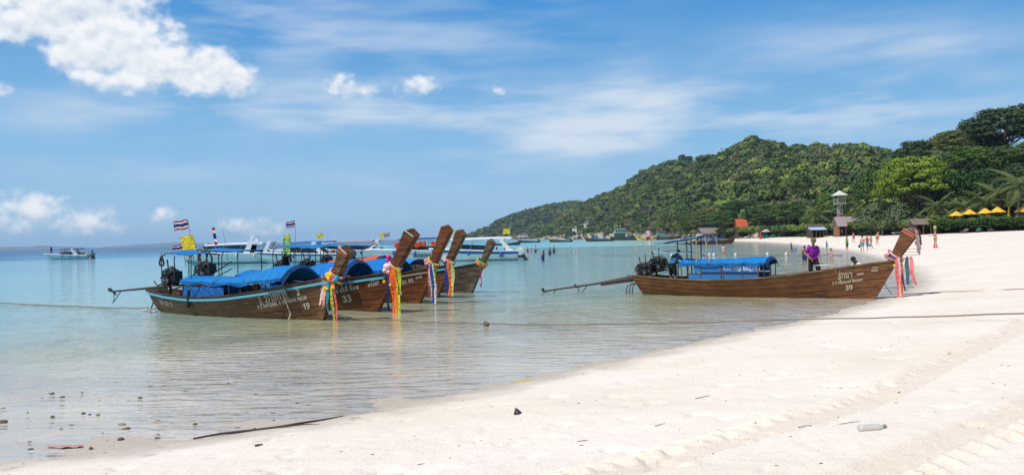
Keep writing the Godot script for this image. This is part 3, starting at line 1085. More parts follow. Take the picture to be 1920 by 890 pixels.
var wood_textures := {}
func wood(key: String, dark: Color, mid: Color, light: Color, rough := 0.55) -> StandardMaterial3D:
	if shared.has(key):
		return shared[key]
	var m := mat(key, Color.WHITE, rough, 0.0, {"metallic_specular": 0.4})
	var k := wood_textures.size()
	wood_textures[key] = true
	var a := noise_image(100 + k, 512, 256, 0.03, 5, Vector2(8.0, 1.0))
	var b := noise_image(140 + k, 512, 256, 0.02, 4, Vector2(2.0, 1.0))
	m.albedo_texture = ramp_texture(a, b, 0.45, ramp([dark.lerp(mid, 0.2), mid, light.lerp(mid, 0.3), light.lerp(mid, 0.2), Color(light.r * 1.35, light.g * 1.5, light.b * 1.9)], [0.25, 0.5, 0.7, 0.78, 0.9]))
	m.heightmap_enabled = true
	m.heightmap_texture = ImageTexture.create_from_image(a)
	m.heightmap_scale = 0.4
	m.uv1_triplanar = true
	m.uv1_scale = Vector3(0.33, 1.7, 0.33)
	return m

func sweep(m: MB, line: Array, w: float, h: float, up := Vector3.UP) -> void:   # a bar of rectangular section along a line
	for i in line.size() - 1:
		pass
	var rows := []
	for k in 5:
		rows.append([])
	for i in line.size():
		var d: Vector3 = (line[mini(i + 1, line.size() - 1)] - line[maxi(i - 1, 0)]).normalized()
		var s := up.cross(d).normalized()
		var u := d.cross(s)
		var q := [line[i] - s * w / 2 - u * h / 2, line[i] + s * w / 2 - u * h / 2, line[i] + s * w / 2 + u * h / 2, line[i] - s * w / 2 + u * h / 2]
		for k in 5:
			rows[k].append(q[k % 4])
	for k in 4:
		for i in line.size() - 1:
			m.quad(rows[k][i], rows[k][i + 1], rows[k + 1][i + 1], rows[k + 1][i])
	for i in [0, line.size() - 1]:
		m.quad(rows[0][i], rows[1][i], rows[2][i], rows[3][i])

func cloth(key: String, c: Color, rough := 0.75) -> StandardMaterial3D:
	if shared.has(key):
		return shared[key]
	if not shared.has("weave_"):
		var nw := noise_image(171, 256, 256, 0.03, 4)
		shared["weave_"] = ImageTexture.create_from_image(nw)
		shared["faded_"] = ramp_texture(nw, noise_image(172, 256, 256, 0.012, 5), 0.65, ramp([Color(0.55, 0.56, 0.6), Color(0.86, 0.87, 0.88), Color(1, 1, 1), Color(0.9, 0.92, 0.92)], [0.2, 0.42, 0.6, 0.85]))
	var m := mat(key, c, rough, 0.0, {"metallic_specular": 0.35, "backlight_enabled": true, "backlight": Color(0.25, 0.25, 0.25)})
	m.heightmap_enabled = true
	m.heightmap_texture = shared["weave_"]
	m.heightmap_scale = 3.5
	m.albedo_texture = shared["faded_"]
	m.albedo_color = Color(c.r * 1.12, c.g * 1.12, c.b * 1.12).linear_to_srgb()
	m.uv1_triplanar = true
	m.uv1_scale = Vector3.ONE * 0.9
	return m

# writing: block letters from a font, Thai letters from strokes; u to the right, w up, in metres
const THAI := {
	"o": [[[0.34, 0.62], [0.18, 0.62], [0.18, 0.45], [0.34, 0.45], [0.16, 0.3], [0.16, 0.0], [0.86, 0.0], [0.86, 0.75], [0.6, 1.0], [0.18, 0.88]]],
	"w": [[[0.4, 0.05], [0.55, 0.05], [0.55, 0.22], [0.38, 0.22], [0.4, 0.05], [0.8, 0.1], [0.8, 0.75], [0.5, 1.0], [0.12, 0.85]]],
	"r": [[[0.42, 0.05], [0.58, 0.05], [0.58, 0.22], [0.42, 0.22], [0.42, 0.05], [0.74, 0.25], [0.7, 0.55], [0.3, 0.62], [0.25, 0.85], [0.5, 1.0], [0.85, 0.98]]],
	"a": [[[0.15, 0.8], [0.42, 1.0], [0.7, 0.8], [0.7, 0.0]]],
	"k": [[[0.15, 0.0], [0.15, 0.58], [0.3, 0.68], [0.12, 0.85], [0.5, 1.0], [0.85, 0.8], [0.85, 0.0]]],
	"p": [[[0.08, 0.15], [0.22, 0.15], [0.22, 0.0], [0.08, 0.0], [0.28, 0.3], [0.26, 0.6], [0.12, 0.82], [0.5, 1.0], [0.85, 0.8], [0.85, 0.0]]],
	"c": [[[0.34, 0.78], [0.18, 0.78], [0.18, 0.95], [0.36, 0.95], [0.3, 0.5], [0.3, 0.0], [0.82, 0.0], [0.82, 0.6], [0.62, 0.72], [0.95, 1.05]]],
	"t": [[[0.22, 0.82], [0.08, 0.82], [0.08, 1.0], [0.24, 1.0], [0.24, 0.0], [0.66, 0.98], [0.86, 0.85], [0.86, 0.0]]],
	"n": [[[0.22, 0.85], [0.08, 0.85], [0.08, 1.0], [0.24, 1.0], [0.24, 0.05], [0.6, 0.3], [0.82, 0.05], [0.94, 0.2], [0.82, 0.3], [0.82, 1.0]]],
	"s": [[[0.4, 0.35], [0.55, 0.35], [0.55, 0.5], [0.38, 0.5], [0.2, 0.3], [0.15, 0.0], [0.8, 0.0], [0.8, 0.7], [0.5, 0.85], [0.2, 0.7], [0.95, 1.1]]],
	"j": [[[0.35, 0.35], [0.5, 0.35], [0.5, 0.5], [0.35, 0.5], [0.35, 0.2], [0.6, 0.0], [0.82, 0.2], [0.82, 0.75], [0.5, 1.0], [0.1, 0.85]]],
	"b": [[[0.25, 0.85], [0.1, 0.85], [0.1, 1.0], [0.26, 1.0], [0.26, 0.0], [0.84, 0.0], [0.84, 1.0]]],
	"y": [[[0.25, 0.85], [0.1, 0.85], [0.1, 1.0], [0.26, 1.0], [0.2, 0.6], [0.32, 0.55], [0.2, 0.4], [0.2, 0.0], [0.84, 0.0], [0.84, 1.0]]],
	".": [[[0.1, 0.0], [0.25, 0.0], [0.25, 0.1]]],
	"^": [[[-0.7, 1.22], [-0.4, 1.35], [-0.2, 1.25], [-0.05, 1.45]]],
	"'": [[[-0.4, 1.2], [-0.35, 1.45]]],
	"_": [[[-0.7, -0.2], [-0.4, -0.15], [-0.35, -0.4], [-0.1, -0.3]]],
}

func thai(m: MB, text: String, h: float, u0: float, w0: float, slope: float, weight: float, place: Callable, squeeze := 1.0) -> void:
	var u := 0.0
	for ch in text:
		if ch == " ":
			u += 0.5 * h
			continue
		for line in THAI[ch]:
			for i in line.size() - 1:
				var a := Vector2(line[i][0] * 0.72 * h + u, line[i][1] * h)
				var b := Vector2(line[i + 1][0] * 0.72 * h + u, line[i + 1][1] * h)
				var s := (b - a).normalized().orthogonal() * weight * 0.5
				var q := []
				for k in [a - s, b - s, b + s, a + s]:
					q.append(place.call(u0 + k.x * squeeze, w0 + k.y + k.x * squeeze * slope))
				m.quad(q[0], q[1], q[2], q[3])
		if not ch in "^'_":
			u += 0.82 * h

func latin(m: MB, text: String, h: float, u0: float, w0: float, slope: float, place: Callable, squeeze := 1.0, bold := true) -> void:
	var tm := TextMesh.new()
	var f := SystemFont.new()
	f.font_names = PackedStringArray(["Droid Sans"])
	f.font_weight = 700 if bold else 400
	tm.font = f
	tm.text = text
	tm.font_size = 64
	tm.pixel_size = h / 46.0
	tm.depth = 0.0
	tm.curve_step = 4.0
	tm.horizontal_alignment = HORIZONTAL_ALIGNMENT_LEFT
	var a := tm.surface_get_arrays(0)
	var vs: PackedVector3Array = a[Mesh.ARRAY_VERTEX]
	var ids: PackedInt32Array = a[Mesh.ARRAY_INDEX] if a[Mesh.ARRAY_INDEX] != null else PackedInt32Array(range(vs.size()))
	var left := 1e9
	var low := 1e9
	for q in vs:
		left = minf(left, q.x)
		low = minf(low, q.y)
	var pts := []
	for q in vs:
		var u := u0 + (q.x - left) * squeeze
		pts.append(place.call(u, w0 + q.y - low + (u - u0) * slope))
	for i in range(0, ids.size(), 3):
		m.flat(pts[ids[i]], pts[ids[i + 1]], pts[ids[i + 2]])

func engine(t: Node3D, at: Vector3, tail: Vector3, big := 1.0, tiller := true) -> void:
	var black := mat("engine_black", Color(0.018, 0.018, 0.02), 0.42, 0.3)
	var grey := mat("engine_grey", Color(0.16, 0.16, 0.16), 0.4, 0.6)
	var rust := mat("rusty_steel", Color(0.12, 0.055, 0.03), 0.75, 0.2)
	var holder := Node3D.new()
	holder.name = "engine" if not t.has_node("engine") else "engine_001"
	t.add_child(holder, true)
	holder.position = at
	holder.scale = Vector3.ONE * big
	var d := (tail - at).normalized()
	holder.basis = Basis(Vector3.BACK, atan2(d.y, -d.x) * -1.0).scaled(Vector3.ONE * big)
	var b := MB.new()
	b.bx(Vector3(0.02, 0.20, 0), Vector3(0.62, 0.34, 0.34), 0.03)
	b.bx(Vector3(0.0, 0.45, 0.02), Vector3(0.52, 0.20, 0.26), 0.03)
	b.bx(Vector3(-0.02, 0.61, 0.0), Vector3(0.56, 0.14, 0.22), 0.04)
	for i in 4:
		b.bx(Vector3(-0.2 + i * 0.13, 0.40, 0.19), Vector3(0.06, 0.16, 0.10), 0.015)
		b.rod(Vector3(-0.2 + i * 0.13, 0.5, -0.2), Vector3(-0.2 + i * 0.13, 0.3, -0.26), 0.025)
	b.rod(Vector3(-0.26, 0.33, 0.27), Vector3(0.26, 0.33, 0.27), 0.045, 8)
	b.rod(Vector3(0.1, 0.12, 0.15), Vector3(0.1, 0.12, 0.30), 0.09, 10)
	b.rod(Vector3(-0.16, 0.1, 0.15), Vector3(-0.16, 0.1, 0.25), 0.07, 10)
	b.tube([Vector3(0.28, 0.66, 0.08), Vector3(0.42, 0.72, 0.1), Vector3(0.46, 0.5, 0.12), Vector3(0.38, 0.3, 0.14)], 0.025, 6)
	b.tube([Vector3(-0.3, 0.6, 0.1), Vector3(-0.4, 0.5, 0.16), Vector3(-0.36, 0.26, 0.18), Vector3(-0.26, 0.1, 0.16)], 0.02, 6)
	part("engine_block", b, black, holder)
	b = MB.new()
	b.rod(Vector3(0.32, 0.24, -0.02), Vector3(0.42, 0.24, -0.02), 0.15, 14)
	b.rod(Vector3(0.34, 0.5, 0.0), Vector3(0.41, 0.5, 0.0), 0.09, 12)
	b.bx(Vector3(-0.16, 0.24, 0.185), Vector3(0.12, 0.1, 0.05), 0.01)
	b.bx(Vector3(0.2, 0.55, 0.12), Vector3(0.1, 0.08, 0.06), 0.01)
	part("pulley", b, grey, holder)
	b = MB.new()
	b.bx(Vector3(0.50, 0.36, 0), Vector3(0.08, 0.36, 0.36), 0.02)
	for i in 5:
		b.bx(Vector3(0.545, 0.24 + i * 0.06, 0), Vector3(0.02, 0.02, 0.32))
	b.rod(Vector3(0.5, 0.54, 0), Vector3(0.5, 0.60, 0), 0.04, 8)
	b.tube([Vector3(0.46, 0.5, 0.1), Vector3(0.3, 0.62, 0.2), Vector3(0.05, 0.56, 0.26), Vector3(-0.2, 0.62, 0.2), Vector3(-0.34, 0.44, 0.14)], 0.028, 6)
	part("radiator", b, black, holder)
	b = MB.new()
	b.lathe(Transform3D(Basis(Vector3.RIGHT, PI / 2), Vector3(-0.26, 0.44, -0.02)), [Vector2(0, -0.2), Vector2(0.11, -0.19), Vector2(0.13, 0.0), Vector2(0.11, 0.19), Vector2(0, 0.2)], 12)
	b.rod(Vector3(0.18, 0.2, 0.2), Vector3(0.18, 0.2, 0.3), 0.1, 12)
	b.bx(Vector3(0.05, 0.72, 0.0), Vector3(0.26, 0.05, 0.2), 0.02)
	part("air_filter", b, grey, holder)
	b = MB.new()
	b.tube([Vector3(-0.1, 0.68, 0.05), Vector3(-0.1, 0.86, 0.05), Vector3(-0.12, 1.02, 0.06)], 0.028, 8)
	b.tube([Vector3(0.18, 0.66, -0.06), Vector3(0.18, 0.95, -0.06), Vector3(0.22, 1.12, -0.06)], 0.022, 8)
	part("exhaust_pipe", b, black, holder)
	b = MB.new()
	b.bar(Vector3(-0.5, 0.0, 0.16), Vector3(0.55, 0.0, 0.16), 0.05, 0.06, Vector3.UP, 0.008)
	b.bar(Vector3(-0.5, 0.0, -0.16), Vector3(0.55, 0.0, -0.16), 0.05, 0.06, Vector3.UP, 0.008)
	b.tube([Vector3(-0.1, -0.02, 0), Vector3(-0.1, -0.32, 0)], 0.06, 10)
	b.tube([Vector3(-0.45, 0.1, 0.18), Vector3(-0.62, 0.05, 0.22), Vector3(-0.85, 0.24, 0.24)], [0.03, 0.03, 0.025], 6)
	part("engine_mount", b, rust, holder)
	if tiller:
		b = MB.new()
		b.tube([Vector3(0.5, 0.12, 0.05), Vector3(1.2, 0.24, 0.06), Vector3(1.75, 0.34, 0.06)], [0.03, 0.026, 0.024], 8)
		b.tube([Vector3(0.5, -0.02, -0.1), Vector3(1.5, 0.10, -0.1)], [0.02, 0.02], 6)
		part("tiller", b, black, holder)
	# the long tail itself
	var s := MB.new()
	s.tube([at + d * 0.3, tail], [0.055, 0.036], 8)
	s.bar(at + d * 0.3 + Vector3(0, -0.10, 0), at.lerp(tail, 0.42) + Vector3(0, -0.085, 0), 0.05, 0.09)
	part("tail_shaft", s, mat("tail_steel", Color(0.075, 0.05, 0.038), 0.55, 0.3), t)
	s = MB.new()
	s.tube([tail - d * 0.6 - Vector3(0, 0.03, 0), tail - d * 0.05 - Vector3(0, 0.42, 0)], 0.018, 6)
	s.tube([tail - Vector3(0, 0.03, 0) - d * 0.1, tail - Vector3(0, 0.42, 0) - d * 0.02], 0.016, 6)
	s.tube([tail - d * 0.1 - Vector3(0, 0.38, 0), tail + d * 0.1 - Vector3(0, 0.47, 0)], 0.016, 6)
	part("skeg", s, black, t)
	s = MB.new()
	s.tube([tail, tail + d * 0.14], [0.05, 0.02], 8)
	for k in 2:
		var a := 0.9 + PI * k
		var side := Vector3(0, cos(a), sin(a))
		var o := side.cross(d)
		var line := []
		for i in 6:
			var q := i / 5.0
			var wd := 0.085 * sin(PI * clampf(0.18 + q * 0.8, 0, 1))
			var c := tail + d * 0.06 + side * (0.03 + 0.21 * q)
			var tw := (o * 0.8 + d * 0.6).normalized()
			line.append([c - tw * wd, c, c + tw * wd])
		s.grid(line, Vector3.ZERO, 1.0, 0.008)
	part("propeller", s, mat("bronze", Color(0.20, 0.155, 0.10), 0.5, 0.5), t)

func roof_sheet(x0: float, x1: float, half: float, eave: Callable, rise: Callable, sag := 0.05, n := 26) -> Array:
	var rows := []
	for i in n + 1:
		var k := float(i) / n
		var line := []
		for j in 13:
			var q := j / 12.0 * 2.0 - 1.0
			var y: float = eave.call(k) + rise.call(k) * (1.0 - q * q) - sag * sin(PI * fmod(k * 4.0, 1.0)) * (0.4 + 0.6 * q * q)
			y += 0.022 * land_noise.get_noise_2d(lerpf(x0, x1, k) * 160.0, q * 130.0 + x0 * 50.0) + 0.012 * sin(lerpf(x0, x1, k) * 9.0 + q * 3.0 + x1) * absf(q)
			line.append(Vector3(lerpf(x0, x1, k) + 0.02 * sin(q * 7.0 + i), y, q * half))
		rows.append(line)
	return rows

func longtail(called: String, label: String, at: Vector3, turn: float, o: Dictionary) -> Node3D:
	var t := thing(called, label, "longtail boat", at, turn, o.get("group", "longtail boats moored off the beach"))
	t.scale = Vector3(o.get("squeeze", 0.9), 1, 1)
	var lite: bool = o.get("lite", false)
	var hue: Array = o.get("wood", [Color(0.038, 0.016, 0.007), Color(0.105, 0.046, 0.018), Color(0.19, 0.09, 0.036)])
	var key: String = o.get("key", "hull_wood")
	var hm := wood(key, hue[0], hue[1], hue[2], o.get("gloss", 0.5))
	var strakes := 3 if lite else 6
	var st := 14 if lite else 30
	for side in [1.0, -1.0]:
		for k in strakes:
			var m := MB.new()
			var rows := []
			for j in [0.0, 0.5, 1.0, 1.0]:
				rows.append([])
			for i in st + 1:
				var tt := float(i) / st
				var v0 := float(k) / strakes
				var v1 := float(k + 1) / strakes
				rows[0].append(hull_point(tt, maxf(v0, 0.001), side, 0.0))
				rows[1].append(hull_point(tt, lerpf(v0, v1, 0.04) + 0.004, side, 0.016))
				rows[2].append(hull_point(tt, lerpf(v0, v1, 0.55), side, 0.010))
				rows[3].append(hull_point(tt, v1, side, 0.002))
			for j in 3:
				m.grid([rows[j], rows[j + 1]], Vector3(0, 0.1, side))
			var pm := hm
			if k == 0 and o.has("bottom"):
				pm = mat("bottom_" + key, o.bottom, 0.7)
			elif o.has("top_strake") and k == strakes - 1:
				pm = wood(key + "_top", o.top_strake[0], o.top_strake[1], o.top_strake[2])
			part("plank", m, pm, t)
	var inner := MB.new()
	var rows := []
	for j in 9:
		var line := []
		var q := j / 8.0 * 2.0 - 1.0
		for i in st + 1:
			var tt := lerpf(0.005, 0.985, float(i) / st)
			var c := hull_point(tt, maxf(absf(q), 0.02), signf(q) if q != 0.0 else 1.0, -0.035)
			c.z = signf(q) * maxf(absf(c.z), 0.005) if q != 0.0 else 0.0
			c.y = maxf(c.y + 0.03, 0.06)
			line.append(c)
		rows.append(line)
	inner.grid(rows, Vector3.UP)
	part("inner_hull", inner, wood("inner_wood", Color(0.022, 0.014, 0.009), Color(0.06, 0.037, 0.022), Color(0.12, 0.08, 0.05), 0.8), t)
	# transom
	var tr := MB.new()
	for side in [1.0, -1.0]:
		for j in 6:
			tr.quad(hull_point(0, j / 6.0, side), hull_point(0, (j + 1) / 6.0, side), hull_point(0, (j + 1) / 6.0, 0.0), hull_point(0, j / 6.0, 0.0))
	part("transom", tr, hm, t)
	var cap_m := wood("cap_wood" + o.get("cap", ""), Color(0.02, 0.013, 0.009) if not o.has("cap") else Color(0.10, 0.06, 0.03), Color(0.045, 0.028, 0.018) if not o.has("cap") else Color(0.2, 0.125, 0.07), Color(0.12, 0.09, 0.07) if not o.has("cap") else Color(0.3, 0.21, 0.13), 0.6)
	for side in [1.0, -1.0]:
		var m := MB.new()
		var line := []
		var line2 := []
		for i in st + 1:
			var c := hull_point(lerpf(0.0, 0.992, float(i) / st), 1.0, side)
			line.append(c + Vector3(0, 0.022, side * -0.012))
			line2.append(hull_point(lerpf(0.0, 0.992, float(i) / st), 0.93, side, 0.028))
		sweep(m, line, 0.105, 0.042)
		part("gunwale", m, cap_m, t)
		if o.has("rail"):
			m = MB.new()
			sweep(m, line2, 0.04, o.get("rail_height", 0.075))
			part("rub_rail", m, mat("rail_" + key, o.rail, 0.45), t)
	# keel and stem post
	var post: float = o.get("post", 2.5)
	var slant := 0.62
	var pw: float = o.get("post_width", 0.40)
	var neck: float = pw * 0.80
	var foot := hull_point(1.0, 0.0, 0.0)
	var top_x := foot.x + (post - foot.y) * slant + 0.12
	var km := MB.new()
	var kl := []
	for i in st + 1:
		kl.append(hull_point(float(i) / st, 0.0, 0.0) + Vector3(0, -0.03, 0))
	sweep(km, kl, 0.10, 0.10)
	part("keel", km, hm, t)
	var pm2 := MB.new()
	var slope_at := func(y: float) -> float: return foot.x + (y - foot.y) * slant + 0.12
	pm2.plate(Transform3D(Basis(), Vector3.ZERO), PackedVector2Array([Vector2(foot.x - 0.22, foot.y - 0.02), Vector2(slope_at.call(foot.y), foot.y - 0.05), Vector2(slope_at.call(1.3), 1.3), Vector2(top_x + 0.05, post - 0.17), Vector2(top_x - 0.19, post + 0.06), Vector2(top_x - pw - 0.12, post - 0.0), Vector2(slope_at.call(1.5) - neck - 0.05, 1.5), Vector2(slope_at.call(1.25) - pw, 1.25)]), 0.15)
	var stem := part("stem_post", pm2, hm, t)
	# cheeks that make the upper post wider than the stem
	var ch := MB.new()
	for s in [-1.0, 1.0]:
		ch.plate(Transform3D(Basis(), Vector3(0, 0, s * 0.085)), PackedVector2Array([Vector2(slope_at.call(1.36) - 0.05, 1.36), Vector2(top_x - 0.02, post - 0.21), Vector2(top_x - 0.20, post - 0.0), Vector2(top_x - pw - 0.06, post - 0.05), Vector2(slope_at.call(1.5) - neck, 1.5)]), 0.03)
	part("post_cheek", ch, hm, stem)
	if o.has("bands"):
		var j := 0
		for c in o.bands:
			var bm := MB.new()
			var yb := post - 0.10 - 0.075 * j
			var axis := Vector3(slant, 1, 0).normalized()
			var across := Vector3(axis.y, -axis.x, 0)
			var mid := Vector3(top_x - pw * 0.5 - 0.10 * slant - 0.045 * j - 0.03, yb, 0)
			bm.bar(mid - across * pw * 0.6, mid + across * pw * 0.57, 0.23, 0.035, axis)
			part("post_band", bm, mat("band_%s" % c.to_html(), c, 0.6), stem)
			j += 1
	# deck, thwarts
	var dk := MB.new()
	for side in [-1, 0, 1]:
		dk.bar(Vector3(-4.2, 0.2, side * 0.26), Vector3(3.2, 0.2, side * 0.26), 0.24, 0.03)
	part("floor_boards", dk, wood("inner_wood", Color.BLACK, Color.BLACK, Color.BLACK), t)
	for x in ([-3.4, 0.0, 2.6] if lite else [-4.0, -3.2, -1.9, -0.7, 0.5, 1.7, 2.9]):
		var m := MB.new()
		var c := hull_point((x + 4.75) / 9.37, 0.72, 1.0)
		m.bx(Vector3(x, c.y, 0), Vector3(0.24, 0.035, c.z * 2.0 - 0.06), 0.008)
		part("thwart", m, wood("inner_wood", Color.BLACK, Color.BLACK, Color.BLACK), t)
	# foredeck
	var fd := MB.new()
	var fr := []
	for i in 8:
		var tt := lerpf(0.80, 0.985, i / 7.0)
		var c := hull_point(tt, 0.93, 1.0)
		fr.append([c - Vector3(0, 0.02, 0.05), Vector3(c.x, c.y + 0.02, 0), Vector3(c.x, c.y - 0.02, -c.z + 0.05)])
	fd.grid(fr, Vector3.UP)
	part("foredeck", fd, hm, t)
	# canopy on posts
	if o.has("roof"):
		var r: Array = o.roof          # x0, x1, eave height, crown at the back, crown at the front, half-width, colour
		var rm := cloth("tarpaulin_" + r[6].to_html(), r[6])
		var ev := func(k: float) -> float: return r[2] + o.get("dip", 0.0) * sin(PI * minf(k * 1.25, 1.0)) * -1.0 + o.get("lift", 0.0) * smoothstep(0.65, 1.0, k)
		var rs := func(k: float) -> float: return lerpf(r[3], r[4], smoothstep(0.35, 0.95, k)) - r[2] - o.get("lift", 0.0) * smoothstep(0.65, 1.0, k)
		var m := MB.new()
		m.grid(roof_sheet(r[0], r[1], r[5], ev, rs), Vector3.UP, 1.0, 0.012)
		var roof := part("canopy", m, rm, t)
		m = MB.new()
		for s in [-1.0, 1.0]:      # hanging edges
			var rows2 := [[], []]
			for i in 29:
				var k := i / 28.0
				var e: float = ev.call(k) - 0.03 * sin(PI * fmod(k * 4.0, 1.0))
				rows2[0].append(Vector3(lerpf(r[0], r[1], k), e + 0.01, s * (r[5] + 0.004)))
				rows2[1].append(Vector3(lerpf(r[0], r[1], k), e - 0.10 - 0.03 * sin(k * 23.0), s * (r[5] + 0.02 + 0.02 * sin(k * 31.0))))
			m.grid(rows2, Vector3(0, 0, s), 1.0, 0.006)
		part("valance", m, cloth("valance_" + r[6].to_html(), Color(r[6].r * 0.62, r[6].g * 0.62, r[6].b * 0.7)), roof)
		for i in 4:
			m = MB.new()
			var k := [0.02, 0.34, 0.68, 0.985][i] as float
			var arch := []
			for j in 11:
				var q := j / 10.0 * 2.0 - 1.0
				arch.append(Vector3(lerpf(r[0], r[1], k), ev.call(k) + rs.call(k) * (1 - q * q) - 0.035, q * (r[5] - 0.01)))
			m.tube(arch, 0.02, 6)
			part("canopy_hoop", m, mat("bent_pipe", Color(0.10, 0.085, 0.075), 0.5, 0.4), roof)
		var count := 3 if lite else 5
		for i in count:
			for s in [-1.0, 1.0]:
				var k := 0.02 + 0.965 * i / (count - 1.0)
				var x := lerpf(r[0], r[1], k)
				m = MB.new()
				m.rod(on_hull(x, 0.55, -0.06) * Vector3(1, 1, s), Vector3(x, ev.call(k) - 0.02, s * (r[5] - 0.03)), 0.02, 6)
				part("canopy_post", m, mat("post_wood", Color(0.09, 0.06, 0.045), 0.8), t)
		if o.get("hood", false):    # the front of the canopy is closed by a gathered flap
			m = MB.new()
			var rows3 := []
			for i in 5:
				var line := []
				for j in 13:
					var q := j / 12.0 * 2.0 - 1.0
					var e: float = ev.call(1.0) + rs.call(1.0) * (1 - q * q)
					line.append(Vector3(r[1] + 0.015 + 0.02 * i + 0.02 * sin(q * 9.0), e - (0.10 + 0.10 * q * q) * i / 4.0 - 0.01, q * r[5]))
				rows3.append(line)
			m.grid(rows3, Vector3.RIGHT, 1.0, 0.008)
			part("hood_flap", m, cloth("flap_cloth", o.get("flap", Color(0.012, 0.06, 0.17))), roof)
	if o.has("curtain"):
		var q: Array = o.curtain      # x0, x1, y0, y1, colour
		for s in [1.0, -1.0]:
			var m := MB.new()
			var rows2 := []
			for i in 5:
				var line := []
				for j in 21:
					var x := lerpf(q[0], q[1], j / 20.0)
					var y := lerpf(q[2], q[3], i / 4.0) - 0.02 * sin(j * 0.9) * float(i == 4)
					line.append(Vector3(x, y, s * (on_hull(x, 0.55, 0.0).z - 0.07 + 0.012 * sin(j * 1.7 + i))))
				rows2.append(line)
			m.grid(rows2, Vector3(0, 0, s), 1.0, 0.006)
			part("side_curtain", m, cloth("curtain_" + q[4].to_html(), q[4]), t)
	if o.has("stern_roof"):
		var q: Array = o.stern_roof    # x0, x1, height, half-width, colour, tilt
		var m := MB.new()
		var tilt: float = q[5]
		m.grid(roof_sheet(q[0], q[1], q[3], func(k: float) -> float: return q[2] + tilt * (k - 0.5), func(_k: float) -> float: return 0.07, 0.02, 10), Vector3.UP, 1.0, 0.01)
		part("stern_canopy", m, cloth("tarpaulin_" + q[4].to_html(), q[4]), t)
		m = MB.new()
		for s in [-1.0, 1.0]:
			var c := on_hull(q[0] - 0.72, 0.6, -0.05)
			m.tube([Vector3(c.x, 0.5, s * minf(c.z, q[3])), Vector3(q[0] - 0.70, q[2] - 0.26, s * (q[3] - 0.05)), Vector3(q[0] - 0.6, q[2] - 0.06, s * (q[3] - 0.05)), Vector3(q[0] - 0.35, q[2] - 0.01 - tilt * 0.5, s * (q[3] - 0.05)), Vector3(q[0] + 0.1, q[2] - 0.02 - tilt * 0.4, s * (q[3] - 0.05)), Vector3(q[1], q[2] - 0.02 + tilt * 0.5, s * (q[3] - 0.05))], 0.022, 6)
			m.rod(Vector3(q[1] - 0.1, 0.5, s * (q[3] - 0.02)), Vector3(q[1] - 0.1, q[2] - 0.02 + tilt * 0.42, s * (q[3] - 0.05)), 0.022, 6)
		part("stern_frame", m, mat("bent_pipe", Color(0.10, 0.085, 0.075), 0.5, 0.4), t)
	if o.has("tail"):
		for q in o.tail:
			engine(t, q[0], q[1], q[2], not lite)
	if o.has("writing"):
		var m := MB.new()
		var place := func(u: float, w: float) -> Vector3: return on_hull(u, w, 0.026)
		for q in o.writing:
			if q[0] == "thai":
				thai(m, q[1], q[2], q[3], q[4], q[5], q[2] * 0.13, place, q[6] if q.size() > 6 else 1.0)
			else:
				latin(m, q[1], q[2], q[3], q[4], q[5], place, q[6] if q.size() > 6 else 1.0)
		part("painted_letters", m, mat("letters_" + key, o.get("ink", Color(0.52, 0.49, 0.43)), 0.8), t)
	return t

# cloths and flower strings tied round a prow: a thing of their own
func garland(label: String, boat: Node3D, post_y: float, ribbons: Array, wraps: Array, beads: Array) -> Node3D:
	var foot := hull_point(1.0, 0.0, 0.0)
	var c := Vector3(foot.x + (post_y - foot.y) * 0.62 - 0.09, post_y, 0)
	var g := thing("prow_garland", label, "garland", boat.transform * c, boat.rotation.y, "ribbons tied round the prows of the longtail boats")
	var axis := Vector3(0.53, 0.85, 0)
	var side := Vector3(0.85, -0.53, 0)
	var j := 0
	for col in wraps:
		var m := MB.new()
		var pts := []
		for i in 15:
			var a := TAU * i / 14.0
			pts.append(side * cos(a) * (0.27 + 0.02 * sin(a * 3.0 + j)) + Vector3(0, 0, 1) * sin(a) * 0.155 + axis * (j * 0.085 - 0.1 + 0.03 * sin(a * 2.0 + j)))
		m.tube(pts, 0.052, 7, false, 0.8)
		part("wrap", m, cloth("ribbon_" + col.to_html(), col, 0.7), g)
		j += 1
	for r in ribbons:      # colour, offset along x, length, width, sway
		var m := MB.new()
		var rows := []
		var n := 14
		for i in n + 1:
			var k := float(i) / n
			var y: float = 0.02 - r[2] * k
			var x: float = r[1] + r[4] * k * k + 0.012 * sin(k * 9.0 + r[1] * 20.0)
			var w: float = r[3] * (0.7 + 0.4 * sin(PI * minf(k * 1.2, 1.0))) * 0.5
			var z: float = 0.19 + 0.05 * sin(k * 5.0 + r[1] * 9.0)
			var fold: float = 0.03 * sin(k * 7.0 + r[1] * 30.0)
			rows.append([Vector3(x - w, y, z - fold), Vector3(x - w * 0.35, y - 0.005, z + 0.035), Vector3(x + w * 0.3, y, z - 0.005), Vector3(x + w, y + 0.01, z + fold)])
		m.grid(rows, Vector3.BACK, 1.0, 0.006)
		part("ribbon", m, cloth("ribbon_" + r[0].to_html(), r[0], 0.7), g)
	for b in beads:        # colour, x, y, z, radius
		var m := MB.new()
		for i in 5:
			m.ball(Vector3(b[1], b[2], b[3]) + Vector3(rng.randf_range(-1, 1), rng.randf_range(-1, 1), rng.randf_range(-0.4, 0.6)) * b[4] * 0.9, Vector3.ONE * b[4] * rng.randf_range(0.6, 0.9), 8, 5)
		part("flower_bunch", m, mat("flower_" + b[0].to_html(), b[0], 0.8), g)
	return g

